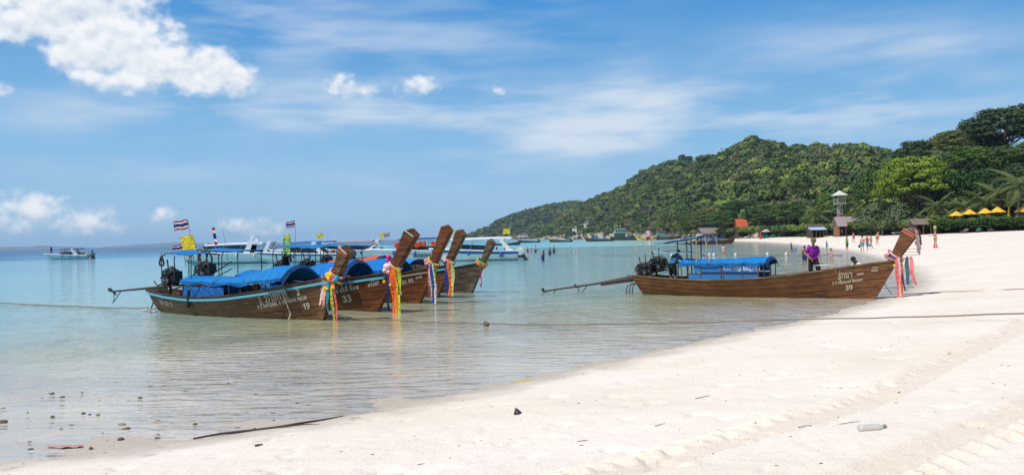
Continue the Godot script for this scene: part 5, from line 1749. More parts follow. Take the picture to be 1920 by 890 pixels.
# ---------------------------------------------------------------- people
# a surface round tapered capsules joined smoothly: surface nets on a grid
func nets(bones: Array, cell: float, k: float) -> MB:
	var m := MB.new()
	var lo := Vector3.INF
	var hi := -Vector3.INF
	for b in bones:
		var r: float = maxf(b[2], b[3]) + k + cell * 2.0
		for q in 2:
			lo = lo.min(b[q] - Vector3.ONE * r)
			hi = hi.max(b[q] + Vector3.ONE * r)
	var nx := int((hi.x - lo.x) / cell) + 2
	var ny := int((hi.y - lo.y) / cell) + 2
	var nz := int((hi.z - lo.z) / cell) + 2
	var f := PackedFloat32Array()
	f.resize(nx * ny * nz)
	f.fill(1.0)
	var sx := ny * nz
	for b in bones:
		var a: Vector3 = b[0]
		var ab: Vector3 = b[1] - b[0]
		var l2 := maxf(ab.length_squared(), 1e-9)
		var r0: float = b[2]
		var dr: float = b[3] - b[2]
		var reach := maxf(b[2], b[3]) + k + cell * 1.8
		var bl: Vector3 = (b[0].min(b[1]) - Vector3.ONE * reach - lo) / cell
		var bh: Vector3 = (b[0].max(b[1]) + Vector3.ONE * reach - lo) / cell
		for i in range(maxi(0, int(bl.x)), mini(nx, int(bh.x) + 1)):
			for j in range(maxi(0, int(bl.y)), mini(ny, int(bh.y) + 1)):
				var at := i * sx + j * nz
				for q in range(maxi(0, int(bl.z)), mini(nz, int(bh.z) + 1)):
					var p := lo + Vector3(i, j, q) * cell - a
					var t := clampf(p.dot(ab) / l2, 0.0, 1.0)
					var d := (p - ab * t).length() - r0 - dr * t
					var o := f[at + q]
					var h := maxf(k - absf(d - o), 0.0) / k
					f[at + q] = minf(d, o) - h * h * k * 0.25
	var index := {}
	var nor := PackedVector3Array()
	for i in nx - 1:
		for j in ny - 1:
			for q in nz - 1:
				var at := i * sx + j * nz + q
				var v0 := f[at]
				if v0 >= 1.0:
					continue
				var c := [v0, f[at + sx], f[at + nz], f[at + sx + nz], f[at + 1], f[at + sx + 1], f[at + nz + 1], f[at + sx + nz + 1]]
				var neg := 0
				for e in c:
					if e < 0.0:
						neg += 1
				if neg == 0 or neg == 8:
					continue
				var s := Vector3.ZERO
				var cnt := 0
				for e in [[0, 1], [2, 3], [4, 5], [6, 7], [0, 2], [1, 3], [4, 6], [5, 7], [0, 4], [1, 5], [2, 6], [3, 7]]:
					var u: float = c[e[0]]
					var w: float = c[e[1]]
					if (u < 0.0) != (w < 0.0):
						var t := u / (u - w)
						var pa := Vector3(e[0] & 1, (e[0] >> 1) & 1, e[0] >> 2)
						var pb := Vector3(e[1] & 1, (e[1] >> 1) & 1, e[1] >> 2)
						s += pa.lerp(pb, t)
						cnt += 1
				var g := Vector3(c[1] + c[3] + c[5] + c[7] - c[0] - c[2] - c[4] - c[6], c[2] + c[3] + c[6] + c[7] - c[0] - c[1] - c[4] - c[5], c[4] + c[5] + c[6] + c[7] - c[0] - c[1] - c[2] - c[3]).normalized()
				index[at] = m.p(lo + (Vector3(i, j, q) + s / cnt) * cell, g)
	for at in index:
		var q: int = at % nz
		var j: int = (at / nz) % ny
		var i: int = at / sx
		var v0 := f[at]
		if j > 0 and q > 0 and (v0 < 0.0) != (f[at + sx] < 0.0):
			_net_quad(m, index, at, at - nz, at - nz - 1, at - 1)
		if i > 0 and q > 0 and (v0 < 0.0) != (f[at + nz] < 0.0):
			_net_quad(m, index, at, at - sx, at - sx - 1, at - 1)
		if i > 0 and j > 0 and (v0 < 0.0) != (f[at + 1] < 0.0):
			_net_quad(m, index, at, at - sx, at - sx - nz, at - nz)
	return m

func _net_quad(m: MB, index: Dictionary, a: int, b: int, c: int, d: int) -> void:
	if index.has(a) and index.has(b) and index.has(c) and index.has(d):
		m.tri(index[a], index[b], index[c])
		m.tri(index[a], index[c], index[d])

var head_mb: MB
var hands := []
var hair_mb := {}

func make_templates() -> void:
	head_mb = nets([[Vector3(0, 0.035, -0.022), Vector3(0, 0.05, 0.0), 0.088, 0.083], [Vector3(0, -0.01, 0.015), Vector3(0, -0.055, 0.03), 0.072, 0.050], [Vector3(0, -0.075, 0.052), Vector3(0, -0.08, 0.056), 0.028, 0.026],
		[Vector3(0, 0.012, 0.086), Vector3(0, -0.028, 0.104), 0.009, 0.014], [Vector3(-0.012, -0.033, 0.092), Vector3(0.012, -0.033, 0.092), 0.010, 0.010], [Vector3(-0.035, 0.026, 0.074), Vector3(0.035, 0.026, 0.074), 0.013, 0.013], [Vector3(-0.02, -0.058, 0.078), Vector3(0.02, -0.058, 0.078), 0.011, 0.011],
		[Vector3(0.084, 0.012, -0.012), Vector3(0.083, -0.022, -0.006), 0.014, 0.010], [Vector3(-0.084, 0.012, -0.012), Vector3(-0.083, -0.022, -0.006), 0.014, 0.010], [Vector3(0, -0.06, -0.02), Vector3(0, -0.16, -0.03), 0.052, 0.056]], 0.0095, 0.02)
	head_mb.c.fill(Color.WHITE)
	for i in head_mb.v.size():
		var q := head_mb.v[i]
		if q.z > 0.08 and absf(q.y + 0.058) < 0.011 and absf(q.x) < 0.026:
			head_mb.c[i] = Color(0.75, 0.5, 0.48)
	head_mb.col = Color(0.05, 0.04, 0.04)
	for s in [-1.0, 1.0]:
		head_mb.ball(Vector3(s * 0.031, 0.008, 0.079), Vector3(0.013, 0.008, 0.006), 8, 5)
		head_mb.rod(Vector3(s * 0.016, 0.028, 0.087), Vector3(s * 0.046, 0.029, 0.080), 0.005, 5)
	for curl in [0.35, 1.15]:
		var b := [[Vector3(-0.026, -0.02, 0), Vector3(-0.03, -0.085, 0), 0.019, 0.016], [Vector3(0.0, -0.02, 0), Vector3(0.0, -0.09, 0), 0.020, 0.017], [Vector3(0.022, -0.02, 0), Vector3(0.028, -0.085, 0), 0.018, 0.015], [Vector3(0, 0.03, 0), Vector3(0, -0.02, 0), 0.026, 0.024]]
		for i in 4:
			var x := -0.033 + 0.022 * i
			var lng: float = [0.075, 0.085, 0.08, 0.062][i]
			var at := Vector3(x, -0.09, 0)
			for j in 3:
				var a: float = curl * (j + 0.6)
				var to: Vector3 = at + Vector3(x * 0.12, -cos(a), sin(a)) * lng * [0.45, 0.32, 0.25][j]
				b.append([at, to, 0.0095 - j * 0.001, 0.009 - j * 0.001])
				at = to
		b.append([Vector3(-0.03, -0.02, 0.005), Vector3(-0.062, -0.058, 0.022), 0.014, 0.011])
		b.append([Vector3(-0.062, -0.058, 0.022), Vector3(-0.068, -0.088, 0.03 + 0.012 * curl), 0.0105, 0.009])
		var h := nets(b, 0.0065, 0.008)
		h.c.fill(Color.WHITE)
		hands.append(h)
	hair_mb["short"] = nets([[Vector3(0, 0.055, -0.025), Vector3(0, 0.066, -0.005), 0.095, 0.088], [Vector3(0, 0.0, -0.05), Vector3(0, 0.03, -0.04), 0.066, 0.075], [Vector3(-0.03, 0.105, 0.05), Vector3(0.035, 0.105, 0.05), 0.03, 0.03]], 0.014, 0.02)
	hair_mb["long"] = nets([[Vector3(0, 0.055, -0.025), Vector3(0, 0.066, -0.008), 0.097, 0.088], [Vector3(0, 0.0, -0.05), Vector3(0, -0.2, -0.075), 0.085, 0.05], [Vector3(-0.03, 0.1, 0.05), Vector3(0.035, 0.1, 0.05), 0.03, 0.03]], 0.014, 0.02)
	hair_mb["tail"] = nets([[Vector3(0, 0.055, -0.025), Vector3(0, 0.066, -0.008), 0.096, 0.088], [Vector3(0, 0.03, -0.11), Vector3(0, -0.14, -0.13), 0.035, 0.018], [Vector3(0, 0.0, -0.05), Vector3(0, 0.03, -0.04), 0.066, 0.075]], 0.014, 0.02)

func limb_dir(pitch: float, out: float) -> Vector3:
	return Vector3(sin(out), -cos(pitch) * cos(out), sin(pitch) * cos(out)).normalized()

# wear: list of [name, kind, colour]; pose: lean, head [yaw, pitch], arms [[pitch, out, elbow], ...] and legs [[pitch, out, knee], ...], left first
func person(label: String, at: Vector3, yaw: float, tall: float, skin: Color, hair: Array, wear: Array, pose: Dictionary, group := "people on the beach and in the shallow water", fine := false, sink := 0.0) -> Node3D:
	if head_mb == null:
		make_templates()
	var s := tall / 1.74
	var girth: float = pose.get("girth", 1.0)
	var lean: float = pose.get("lean", 0.0)
	var side_lean: float = pose.get("side", 0.0)
	var up := (Basis(Vector3.RIGHT, lean) * Basis(Vector3.BACK, side_lean)) * Vector3.UP
	var across := Basis(Vector3.BACK, side_lean) * Vector3.RIGHT
	var fw := across.cross(up)
	var pel := Vector3(0, 0.93, 0)
	var neck := pel + up * 0.51
	var arms: Array = pose.get("arms", [[0.0, 0.14, 0.2], [0.0, 0.14, 0.2]])
	var legs: Array = pose.get("legs", [[0.03, 0.04, 0.05], [-0.04, 0.04, 0.06]])
	var w := {"pel": pel, "up": up}
	var body := []
	var torso := [[pel + across * 0.06, pel - across * 0.06, 0.105 * girth, 0.105 * girth], [pel + across * 0.05 + up * 0.05, pel + up * 0.32 + across * 0.065, 0.098 * girth, 0.108 * girth], [pel - across * 0.05 + up * 0.05, pel + up * 0.32 - across * 0.065, 0.098 * girth, 0.108 * girth], [pel + up * 0.42 + across * 0.12, pel + up * 0.42 - across * 0.12, 0.07, 0.07], [neck - up * 0.05, neck + up * 0.06, 0.052, 0.05]]
	body.append_array(torso)
	var j := {}
	for k in 2:
		var sg := 1.0 if k == 0 else -1.0
		var a: Array = arms[k]
		var sh := pel + up * 0.435 + across * 0.165 * sg
		var d1 := limb_dir(a[0], a[1] * sg)
		var el := sh + d1 * 0.285
		var d2 := limb_dir(a[0] + a[2], (a[3] if a.size() > 3 else a[1] * 0.4) * sg)
		var wr := el + d2 * 0.25
		body.append([sh, el, 0.05 * sqrt(girth), 0.038])
		body.append([el, wr, 0.038, 0.026])
		j["arm%d" % k] = [sh, el, wr, d2]
		var l: Array = legs[k]
		var hp := pel + across * 0.088 * sg - Vector3(0, 0.03, 0)
		var d3 := limb_dir(l[0], l[1] * sg)
		var kn := hp + d3 * 0.43
		var d4 := limb_dir(l[0] - l[2], l[1] * 0.5 * sg)
		var an := kn + d4 * 0.42
		body.append([hp, kn, 0.084 * girth, 0.052])
		body.append([kn, kn.lerp(an, 0.35), 0.052, 0.055])
		body.append([kn.lerp(an, 0.35), an, 0.055, 0.034])
		var toe := an + Vector3(0.03 * sg, -0.055, 0.15)
		body.append([an + Vector3(0, -0.035, -0.02), toe, 0.038, 0.024])
		j["leg%d" % k] = [hp, kn, an]
	var low := 1e9
	for b in body:
		low = minf(low, minf(b[0].y - b[2], b[1].y - b[3]))
	var t := thing("person", label, "person", at - Vector3(0, sink, 0), yaw, group)
	var base := Transform3D(Basis.from_scale(Vector3.ONE * s), Vector3(0, -low * s, 0))
	var cell := 0.018 if fine else 0.033
	var bm := nets(body, cell, 0.035)
	bm.c.fill(Color.WHITE)
	var hd: Array = pose.get("head", [0.0, 0.0])
	var hb := Basis(across, up, fw) * Basis(Vector3.UP, hd[0]) * Basis(Vector3.RIGHT, hd[1])
	hb = Basis(hb.x, hb.y, hb.z).orthonormalized()
	var hs := lerpf(1.0, 1.25, clampf((1.6 - tall) / 0.8, 0.0, 1.0))     # children have larger heads
	var ht := Transform3D(hb.scaled(Vector3.ONE * hs), neck + up * 0.155 + fw * 0.012)
	bm.add(head_mb, ht)
	for k in 2:
		var a: Array = j["arm%d" % k]
		var y: Vector3 = -a[3]
		var z := (fw - y * fw.dot(y)).normalized()
		if z.length() < 0.3:
			z = (up - y * up.dot(y)).normalized()
		var inward := Basis(y.cross(z), y, z) * Basis(Vector3.UP, 1.2 if k == 0 else -1.2)
		if k == 1:
			inward = inward * Basis.from_scale(Vector3(-1, 1, 1))
		bm.add(hands[1 if pose.get("grip", false) else 0], Transform3D(inward, a[2] + a[3] * 0.02))
	var full := MB.new()
	full.add(bm, base)
	# mirrored hands have their faces turned; put every face the way its normals point
	for i in range(0, full.ix.size(), 3):
		var a := full.ix[i]
		var b := full.ix[i + 1]
		var c := full.ix[i + 2]
		if (full.v[c] - full.v[a]).cross(full.v[b] - full.v[a]).dot(full.n[a] + full.n[b] + full.n[c]) < 0.0:
			full.ix[i + 1] = c
			full.ix[i + 2] = b
	part("body", full, mat("skin_" + skin.to_html(), skin, 0.6, 0.0, {"vertex_color_use_as_albedo": true}), t)
	if hair[0] in hair_mb:
		var hm := MB.new()
		hm.add(hair_mb[hair[0]], base * ht)
		part("hair", hm, mat("hair_" + hair[1].to_html(), hair[1], 0.7), t)
	elif hair[0] in ["cap", "hat"]:
		var hm := MB.new()
		hm.lathe(base * ht * Transform3D(Basis(), Vector3(0, 0.03, -0.012)), [Vector2(0.104, 0.0), Vector2(0.106, 0.035), Vector2(0.098, 0.07), Vector2(0.07, 0.1), Vector2(0.0, 0.112)], 14)
		if hair[0] == "cap":
			hm.grid([[base * ht * Vector3(-0.085, 0.035, 0.05), base * ht * Vector3(0, 0.045, 0.09), base * ht * Vector3(0.085, 0.035, 0.05)], [base * ht * Vector3(-0.06, 0.025, 0.14), base * ht * Vector3(0, 0.035, 0.17), base * ht * Vector3(0.06, 0.025, 0.14)]], Vector3.UP, 1.0, 0.008)
		else:
			hm.lathe(base * ht * Transform3D(Basis(), Vector3(0, 0.04, -0.012)), [Vector2(0.1, 0.005), Vector2(0.19, -0.03)], 14)
		part("hat", hm, mat("hat_" + hair[1].to_html(), hair[1], 0.8), t)
		hm = MB.new()
		hm.add(hair_mb["short"], base * ht * Transform3D(Basis.from_scale(Vector3(0.97, 0.9, 0.97)), Vector3(0, -0.015, 0)))
		part("hair", hm, mat("hair_dark", Color(0.012, 0.010, 0.009), 0.7), t)
	for g in wear:
		var b := []
		var inf := 0.016
		var soft := 0.035
		match g[1]:
			"tee", "tank", "vest":
				for q in torso.slice(0, 4):
					b.append([q[0], q[1], q[2] + inf, q[3] + inf])
				if g[1] == "tee":
					for k in 2:
						var a: Array = j["arm%d" % k]
						b.append([a[0], a[0].lerp(a[1], 0.62), 0.052 + inf, 0.05 + inf])
			"trunks", "shorts", "trousers":
				b.append([pel + across * 0.06, pel - across * 0.06, 0.105 * girth + inf, 0.105 * girth + inf])
				b.append([pel + up * 0.07 + across * 0.05, pel + up * 0.07 - across * 0.05, 0.1 * girth + inf * 0.8, 0.1 * girth + inf * 0.8])
				for k in 2:
					var l: Array = j["leg%d" % k]
					b.append([l[0], l[0].lerp(l[1], {"trunks": 0.5, "shorts": 0.9, "trousers": 1.0}[g[1]]), 0.086 * girth + inf, (0.075 if g[1] != "trousers" else 0.058) + inf])
					if g[1] == "trousers":
						b.append([l[1], l[1].lerp(l[2], 0.75), 0.06 + inf, 0.05 + inf])
			"briefs":
				b.append([pel + across * 0.065, pel - across * 0.065, 0.108 * girth + 0.008, 0.108 * girth + 0.008])
				b.append([pel - Vector3(0, 0.07, 0) + across * 0.03, pel - Vector3(0, 0.07, 0) - across * 0.03, 0.085, 0.085])
			"bra":
				b.append([pel + up * 0.345 + across * 0.07, pel + up * 0.345 - across * 0.07, 0.115, 0.115])
				b.append([pel + up * 0.33 + fw * 0.05 + across * 0.06, pel + up * 0.33 + fw * 0.05 - across * 0.06, 0.075, 0.075])
				soft = 0.01
			"swimsuit":
				for q in torso.slice(0, 3):
					b.append([q[0], q[1], q[2] + 0.008, q[3] + 0.008])
			"dress":
				for q in torso.slice(0, 4):
					b.append([q[0], q[1], q[2] + inf, q[3] + inf])
				b.append([pel + across * 0.05, pel - up * 0.28 + across * 0.07, 0.12, 0.135])
				b.append([pel - across * 0.05, pel - up * 0.28 - across * 0.07, 0.12, 0.135])
		var gm := MB.new()
		gm.add(nets(b, cell, soft), base)
		gm.c.fill(Color.WHITE)
		part(g[0], gm, cloth("worn_" + g[2].to_html(), g[2], 0.85), t)
	return t

# ---------------------------------------------------------------- speedboats
# local axes: x to the bow, y up from the waterline
func speed_point(o: Dictionary, t: float, v: float, side: float, out := 0.0) -> Vector3:
	var l: float = o.length
	var fb: float = o.get("freeboard", 1.15)
	var b := 1.45 * pow(maxf(1.0 - pow(t, 3.2), 0.0), 0.7) + 0.02
	var yk := -0.35 + 0.5 * pow(t, 6.0)
	var ys := fb * (0.86 + 0.30 * t * t)
	var z: float = b * (0.72 + 0.28 * v) * pow(v, 0.35)
	return Vector3((t - 0.5) * l + pow(t, 5.0) * v * 1.5, lerpf(yk, ys, v), side * (z + out))

func speedboat(label: String, at: Vector3, turn: float, o: Dictionary) -> Node3D:
	var t := thing("speedboat", label, "speedboat", at, turn, "speedboats anchored in the bay")
	var white := mat("gelcoat", Color(0.74, 0.75, 0.76), 0.3, 0.0, {"clearcoat_enabled": true, "clearcoat": 0.4})
	var dark := mat("tinted_glass", Color(0.012, 0.016, 0.018), 0.08)
	var l: float = o.length
	var hull := MB.new()
	var strip := MB.new()
	var bottom := MB.new()
	for side in [1.0, -1.0]:
		var rows := []
		for v in [0.0, 0.25, 0.42, 0.6, 0.8, 1.0]:
			var line := []
			for i in 25:
				line.append(speed_point(o, i / 24.0, v, side))
			rows.append(line)
		hull.grid(rows, Vector3(0, 0, side))
		rows = []
		for v in [o.get("stripe_low", 0.80), o.get("stripe_high", 0.92)]:
			var line := []
			for i in 25:
				line.append(speed_point(o, i / 24.0 * 0.985, v, side, 0.012))
			rows.append(line)
		strip.grid(rows, Vector3(0, 0, side), 1.0, 0.008)
		rows = []
		for v in [0.0, 0.12, 0.33]:
			var line := []
			for i in 25:
				line.append(speed_point(o, i / 24.0, v, side, 0.008))
			rows.append(line)
		bottom.grid(rows, Vector3(0, 0, side))
	var deck := []
	for i in 25:
		var c := speed_point(o, i / 24.0, 1.0, 1.0)
		deck.append([c + Vector3(0, 0.0, 0.03), c + Vector3(0, 0.06, 0.0), Vector3(c.x, c.y + (0.10 if i > 15 else -0.25), 0), Vector3(c.x, c.y + 0.06, -c.z), Vector3(c.x, c.y, -c.z - 0.03)])
	hull.grid(deck, Vector3.UP)
	var tc := speed_point(o, 0.0, 1.0, 1.0)
	for k in 5:
		var a := speed_point(o, 0.0, k / 5.0, 1.0)
		var b := speed_point(o, 0.0, (k + 1) / 5.0, 1.0)
		hull.quad(a, b, b * Vector3(1, 1, -1), a * Vector3(1, 1, -1))
	hull.bx(Vector3(-l / 2 - 0.4, 0.28, 0), Vector3(0.8, 0.14, 2.0), 0.04)
	part("hull", hull, white, t)
	part("side_stripe", strip, mat("stripe_" + o.stripe.to_html(), o.stripe, 0.4), t)
	part("bottom_paint", bottom, mat("antifouling_" + o.get("bottom", Color(0.45, 0.52, 0.52)).to_html(), o.get("bottom", Color(0.45, 0.52, 0.52)), 0.5), t)
	var fb: float = o.get("freeboard", 1.15)
	var ch: float = o.get("roof_height", 2.7)
	var x0: float = o.get("roof_from", -0.30) * l
	var x1: float = o.get("roof_to", 0.22) * l
	# canopy
	var m := MB.new()
	var rows := []
	for i in 11:
		var k := i / 10.0
		var line := []
		for j in 9:
			var q := j / 8.0 * 2.0 - 1.0
			line.append(Vector3(lerpf(x0, x1, k) + 0.35 * float(i == 10) * (1.0 - q * q), ch - 0.16 * q * q - o.get("droop", 0.12) * pow(k, 3.0), q * (1.25 - 0.25 * pow(k, 4.0))))
		rows.append(line)
	m.grid(rows, Vector3.UP, 1.0, o.get("roof_thick", 0.05))
	if o.get("hard", false):
		for s in [-1.0, 1.0]:
			m.bar(Vector3(x0, ch - 0.22, s * 1.22), Vector3(x1, ch - 0.30, s * 1.08), 0.07, 0.13, Vector3.UP, 0.02)
	part("canopy", m, mat("speed_roof_" + o.roof.to_html(), o.roof, 0.5), t)
	for i in 4:
		for s in [-1.0, 1.0]:
			var x := lerpf(x0, x1, [0.04, 0.35, 0.66, 0.96][i])
			m = MB.new()
			var c := speed_point(o, x / l + 0.5, 1.0, s)
			m.rod(Vector3(x + 0.35, c.y, c.z * 0.92), Vector3(x, ch - 0.16, s * 1.12), 0.022, 5)
			part("canopy_post", m, mat("steel_rail", Color(0.42, 0.42, 0.42), 0.3, 0.8), t)
	# windscreen and side glass
	m = MB.new()
	var gx0: float = o.get("glass_from", 0.02) * l
	var gx1: float = o.get("glass_to", 0.24) * l
	var gh: float = o.get("glass_height", 0.55)
	for s in [-1.0, 1.0]:
		var a := speed_point(o, gx0 / l + 0.5, 1.0, s)
		var b := speed_point(o, gx1 / l + 0.5, 1.0, s)
		m.quad(a * Vector3(1, 1, 0.9) + Vector3(0, 0.04, 0), Vector3(gx1, b.y + 0.1, b.z * 0.75), Vector3(gx1 - gh * 1.1, b.y + gh, b.z * 0.72), a * Vector3(1, 1, 0.84) + Vector3(0, gh, 0))
	var b2 := speed_point(o, gx1 / l + 0.5, 1.0, 1.0)
	m.quad(Vector3(gx1, b2.y + 0.1, b2.z * 0.75), Vector3(gx1, b2.y + 0.1, -b2.z * 0.75), Vector3(gx1 - gh * 1.1, b2.y + gh, -b2.z * 0.72), Vector3(gx1 - gh * 1.1, b2.y + gh, b2.z * 0.72))
	part("windscreen", m, dark, t)
	# arch
	if o.get("arch", true):
		m = MB.new()
		var ax: float = o.get("arch_at", -0.30) * l
		var ah: float = o.get("arch_height", ch + 0.05)
		var run: float = o.get("arch_run", -1.3)
		var wide := 0.55
		for s in [-1.0, 1.0]:
			var c := speed_point(o, 0.25, 1.0, s)
			m.plate(Transform3D(Basis(), Vector3(0, 0, c.z * 0.90)), PackedVector2Array([Vector2(ax - run * 0.7 - 0.3, c.y - 0.05), Vector2(ax - run * 0.7 + wide, c.y - 0.05), Vector2(ax + wide * 0.55, ah - 0.35), Vector2(ax + wide * 0.3, ah), Vector2(ax - 0.35, ah), Vector2(ax - 0.15, ah - 0.35)]), 0.09)
		m.bx(Vector3(ax + 0.0, ah - 0.03, 0), Vector3(0.62, 0.09, 2.5), 0.03)
		part("radar_arch", m, mat("arch_" + o.get("arch_color", Color(0.74, 0.75, 0.76)).to_html(), o.get("arch_color", Color(0.74, 0.75, 0.76)), 0.35), t)
		if o.has("arch_bands"):
			var k := 0
			for c in o.arch_bands:
				m = MB.new()
				for s in [-1.0, 1.0]:
					m = MB.new()
					var cz: float = speed_point(o, 0.25, 1.0, s).z * 0.90 + s * 0.053
					var sh := 0.14 * k
					m.quad(Vector3(ax - run * 0.7 - 0.1 + sh, fb + 0.1, cz), Vector3(ax - run * 0.7 + 0.02 + sh, fb + 0.1, cz), Vector3(ax + 0.1 + sh * 0.6, ah - 0.4, cz), Vector3(ax + 0.0 + sh * 0.6, ah - 0.4, cz))
					part("arch_band", m, mat("band_" + c.to_html(), c, 0.5), t)
				k += 1
	# benches
	for i in 5:
		m = MB.new()
		var x := lerpf(-0.3 * l, 0.12 * l, i / 4.0)
		m.bx(Vector3(x, fb * 0.86 - 0.05, 0), Vector3(0.42, 0.16, 2.1), 0.04)
		m.bx(Vector3(x - 0.24, fb * 0.86 + 0.22, 0), Vector3(0.10, 0.5, 2.1), 0.04)
		part("bench", m, mat("bench_" + o.get("bench", Color(0.05, 0.06, 0.08)).to_html(), o.get("bench", Color(0.05, 0.06, 0.08)), 0.6), t)
	# outboard motors
	for i in o.get("motors", 3):
		var z: float = (i - (o.get("motors", 3) - 1) / 2.0) * 0.72
		var root := Node3D.new()
		root.name = "outboard_motor" if i == 0 else "outboard_motor_%03d" % i
		t.add_child(root, true)
		root.position = Vector3(-l / 2 - 0.55, 0.35, z)
		root.rotation.z = o.get("motor_tilt", -0.25)
		root.scale = Vector3.ONE * 1.25
		m = MB.new()
		m.bx(Vector3(-0.1, 0.52, 0), Vector3(0.72, 0.62, 0.46), 0.12)
		m.bx(Vector3(-0.05, 0.86, 0), Vector3(0.5, 0.12, 0.36), 0.05)
		part("cowling", m, mat("cowl_" + o.motor.to_html(), o.motor, 0.25), root)
		m = MB.new()
		m.bx(Vector3(-0.12, 0.0, 0), Vector3(0.30, 0.55, 0.2), 0.04)
		m.bx(Vector3(-0.12, -0.5, 0), Vector3(0.36, 0.6, 0.10), 0.03)
		m.bx(Vector3(0.2, 0.2, 0), Vector3(0.3, 0.3, 0.3), 0.03)
		part("motor_leg", m, mat("motor_leg", Color(0.05, 0.05, 0.055), 0.4), root)
	# bow rail, fenders, aerials
	m = MB.new()
	for s in [-1.0, 1.0]:
		var line := []
		for i in 9:
			var c := speed_point(o, lerpf(0.70, 0.985, i / 8.0), 1.0, s)
			line.append(c * Vector3(1, 1, 0.9) + Vector3(0, 0.42, 0))
			if i % 3 == 0:
				m.rod(c * Vector3(1, 1, 0.9), c * Vector3(1, 1, 0.9) + Vector3(0, 0.42, 0), 0.014, 5)
		m.tube(line, 0.016, 5)
	part("bow_rail", m, mat("steel_rail", Color.BLACK), t)
	for i in o.get("fenders", 3):
		m = MB.new()
		var c := speed_point(o, 0.22 + 0.2 * i, 0.92, -1.0, 0.13)
		m.lathe(Transform3D(Basis(), c - Vector3(0, 0.52, 0)), [Vector2(0.0, 0.0), Vector2(0.10, 0.06), Vector2(0.12, 0.2), Vector2(0.12, 0.44), Vector2(0.06, 0.55), Vector2(0.0, 0.6)], 9)
		part("fender", m, mat("fender_" + o.get("fender_color", Color(0.02, 0.10, 0.42)).to_html(), o.get("fender_color", Color(0.02, 0.10, 0.42)), 0.5), t)
	if o.get("aerial", true):
		m = MB.new()
		m.rod(Vector3(x0 + 0.3, ch, -0.4), Vector3(x0 - 0.1, ch + 2.3, -0.4), 0.014, 5, 0.006)
		m.rod(Vector3(x0 + 0.3, ch, 0.4), Vector3(x0 + 0.1, ch + 1.7, 0.4), 0.014, 5, 0.006)
		part("aerial", m, mat("white_paint", Color(0.75, 0.76, 0.78), 0.7), t)
	if o.has("name"):
		m = MB.new()
		for q in o.name:      # text, u from the bow end, height
			latin(m, q[0], q[2], q[1], 0.36, 0.0, func(u: float, w: float) -> Vector3:
				var x := -u
				var tt := x / l + 0.5
				var v := clampf((w + 0.35) / (fb * 0.86 + 0.35), 0.0, 1.0)
				return speed_point(o, tt, v, -1.0, 0.07) * Vector3(0, 1, 1) + Vector3(x, 0, 0), 0.95)
		part("hull_lettering", m, mat("navy_letters", Color(0.02, 0.05, 0.12), 0.5), t)
	return t

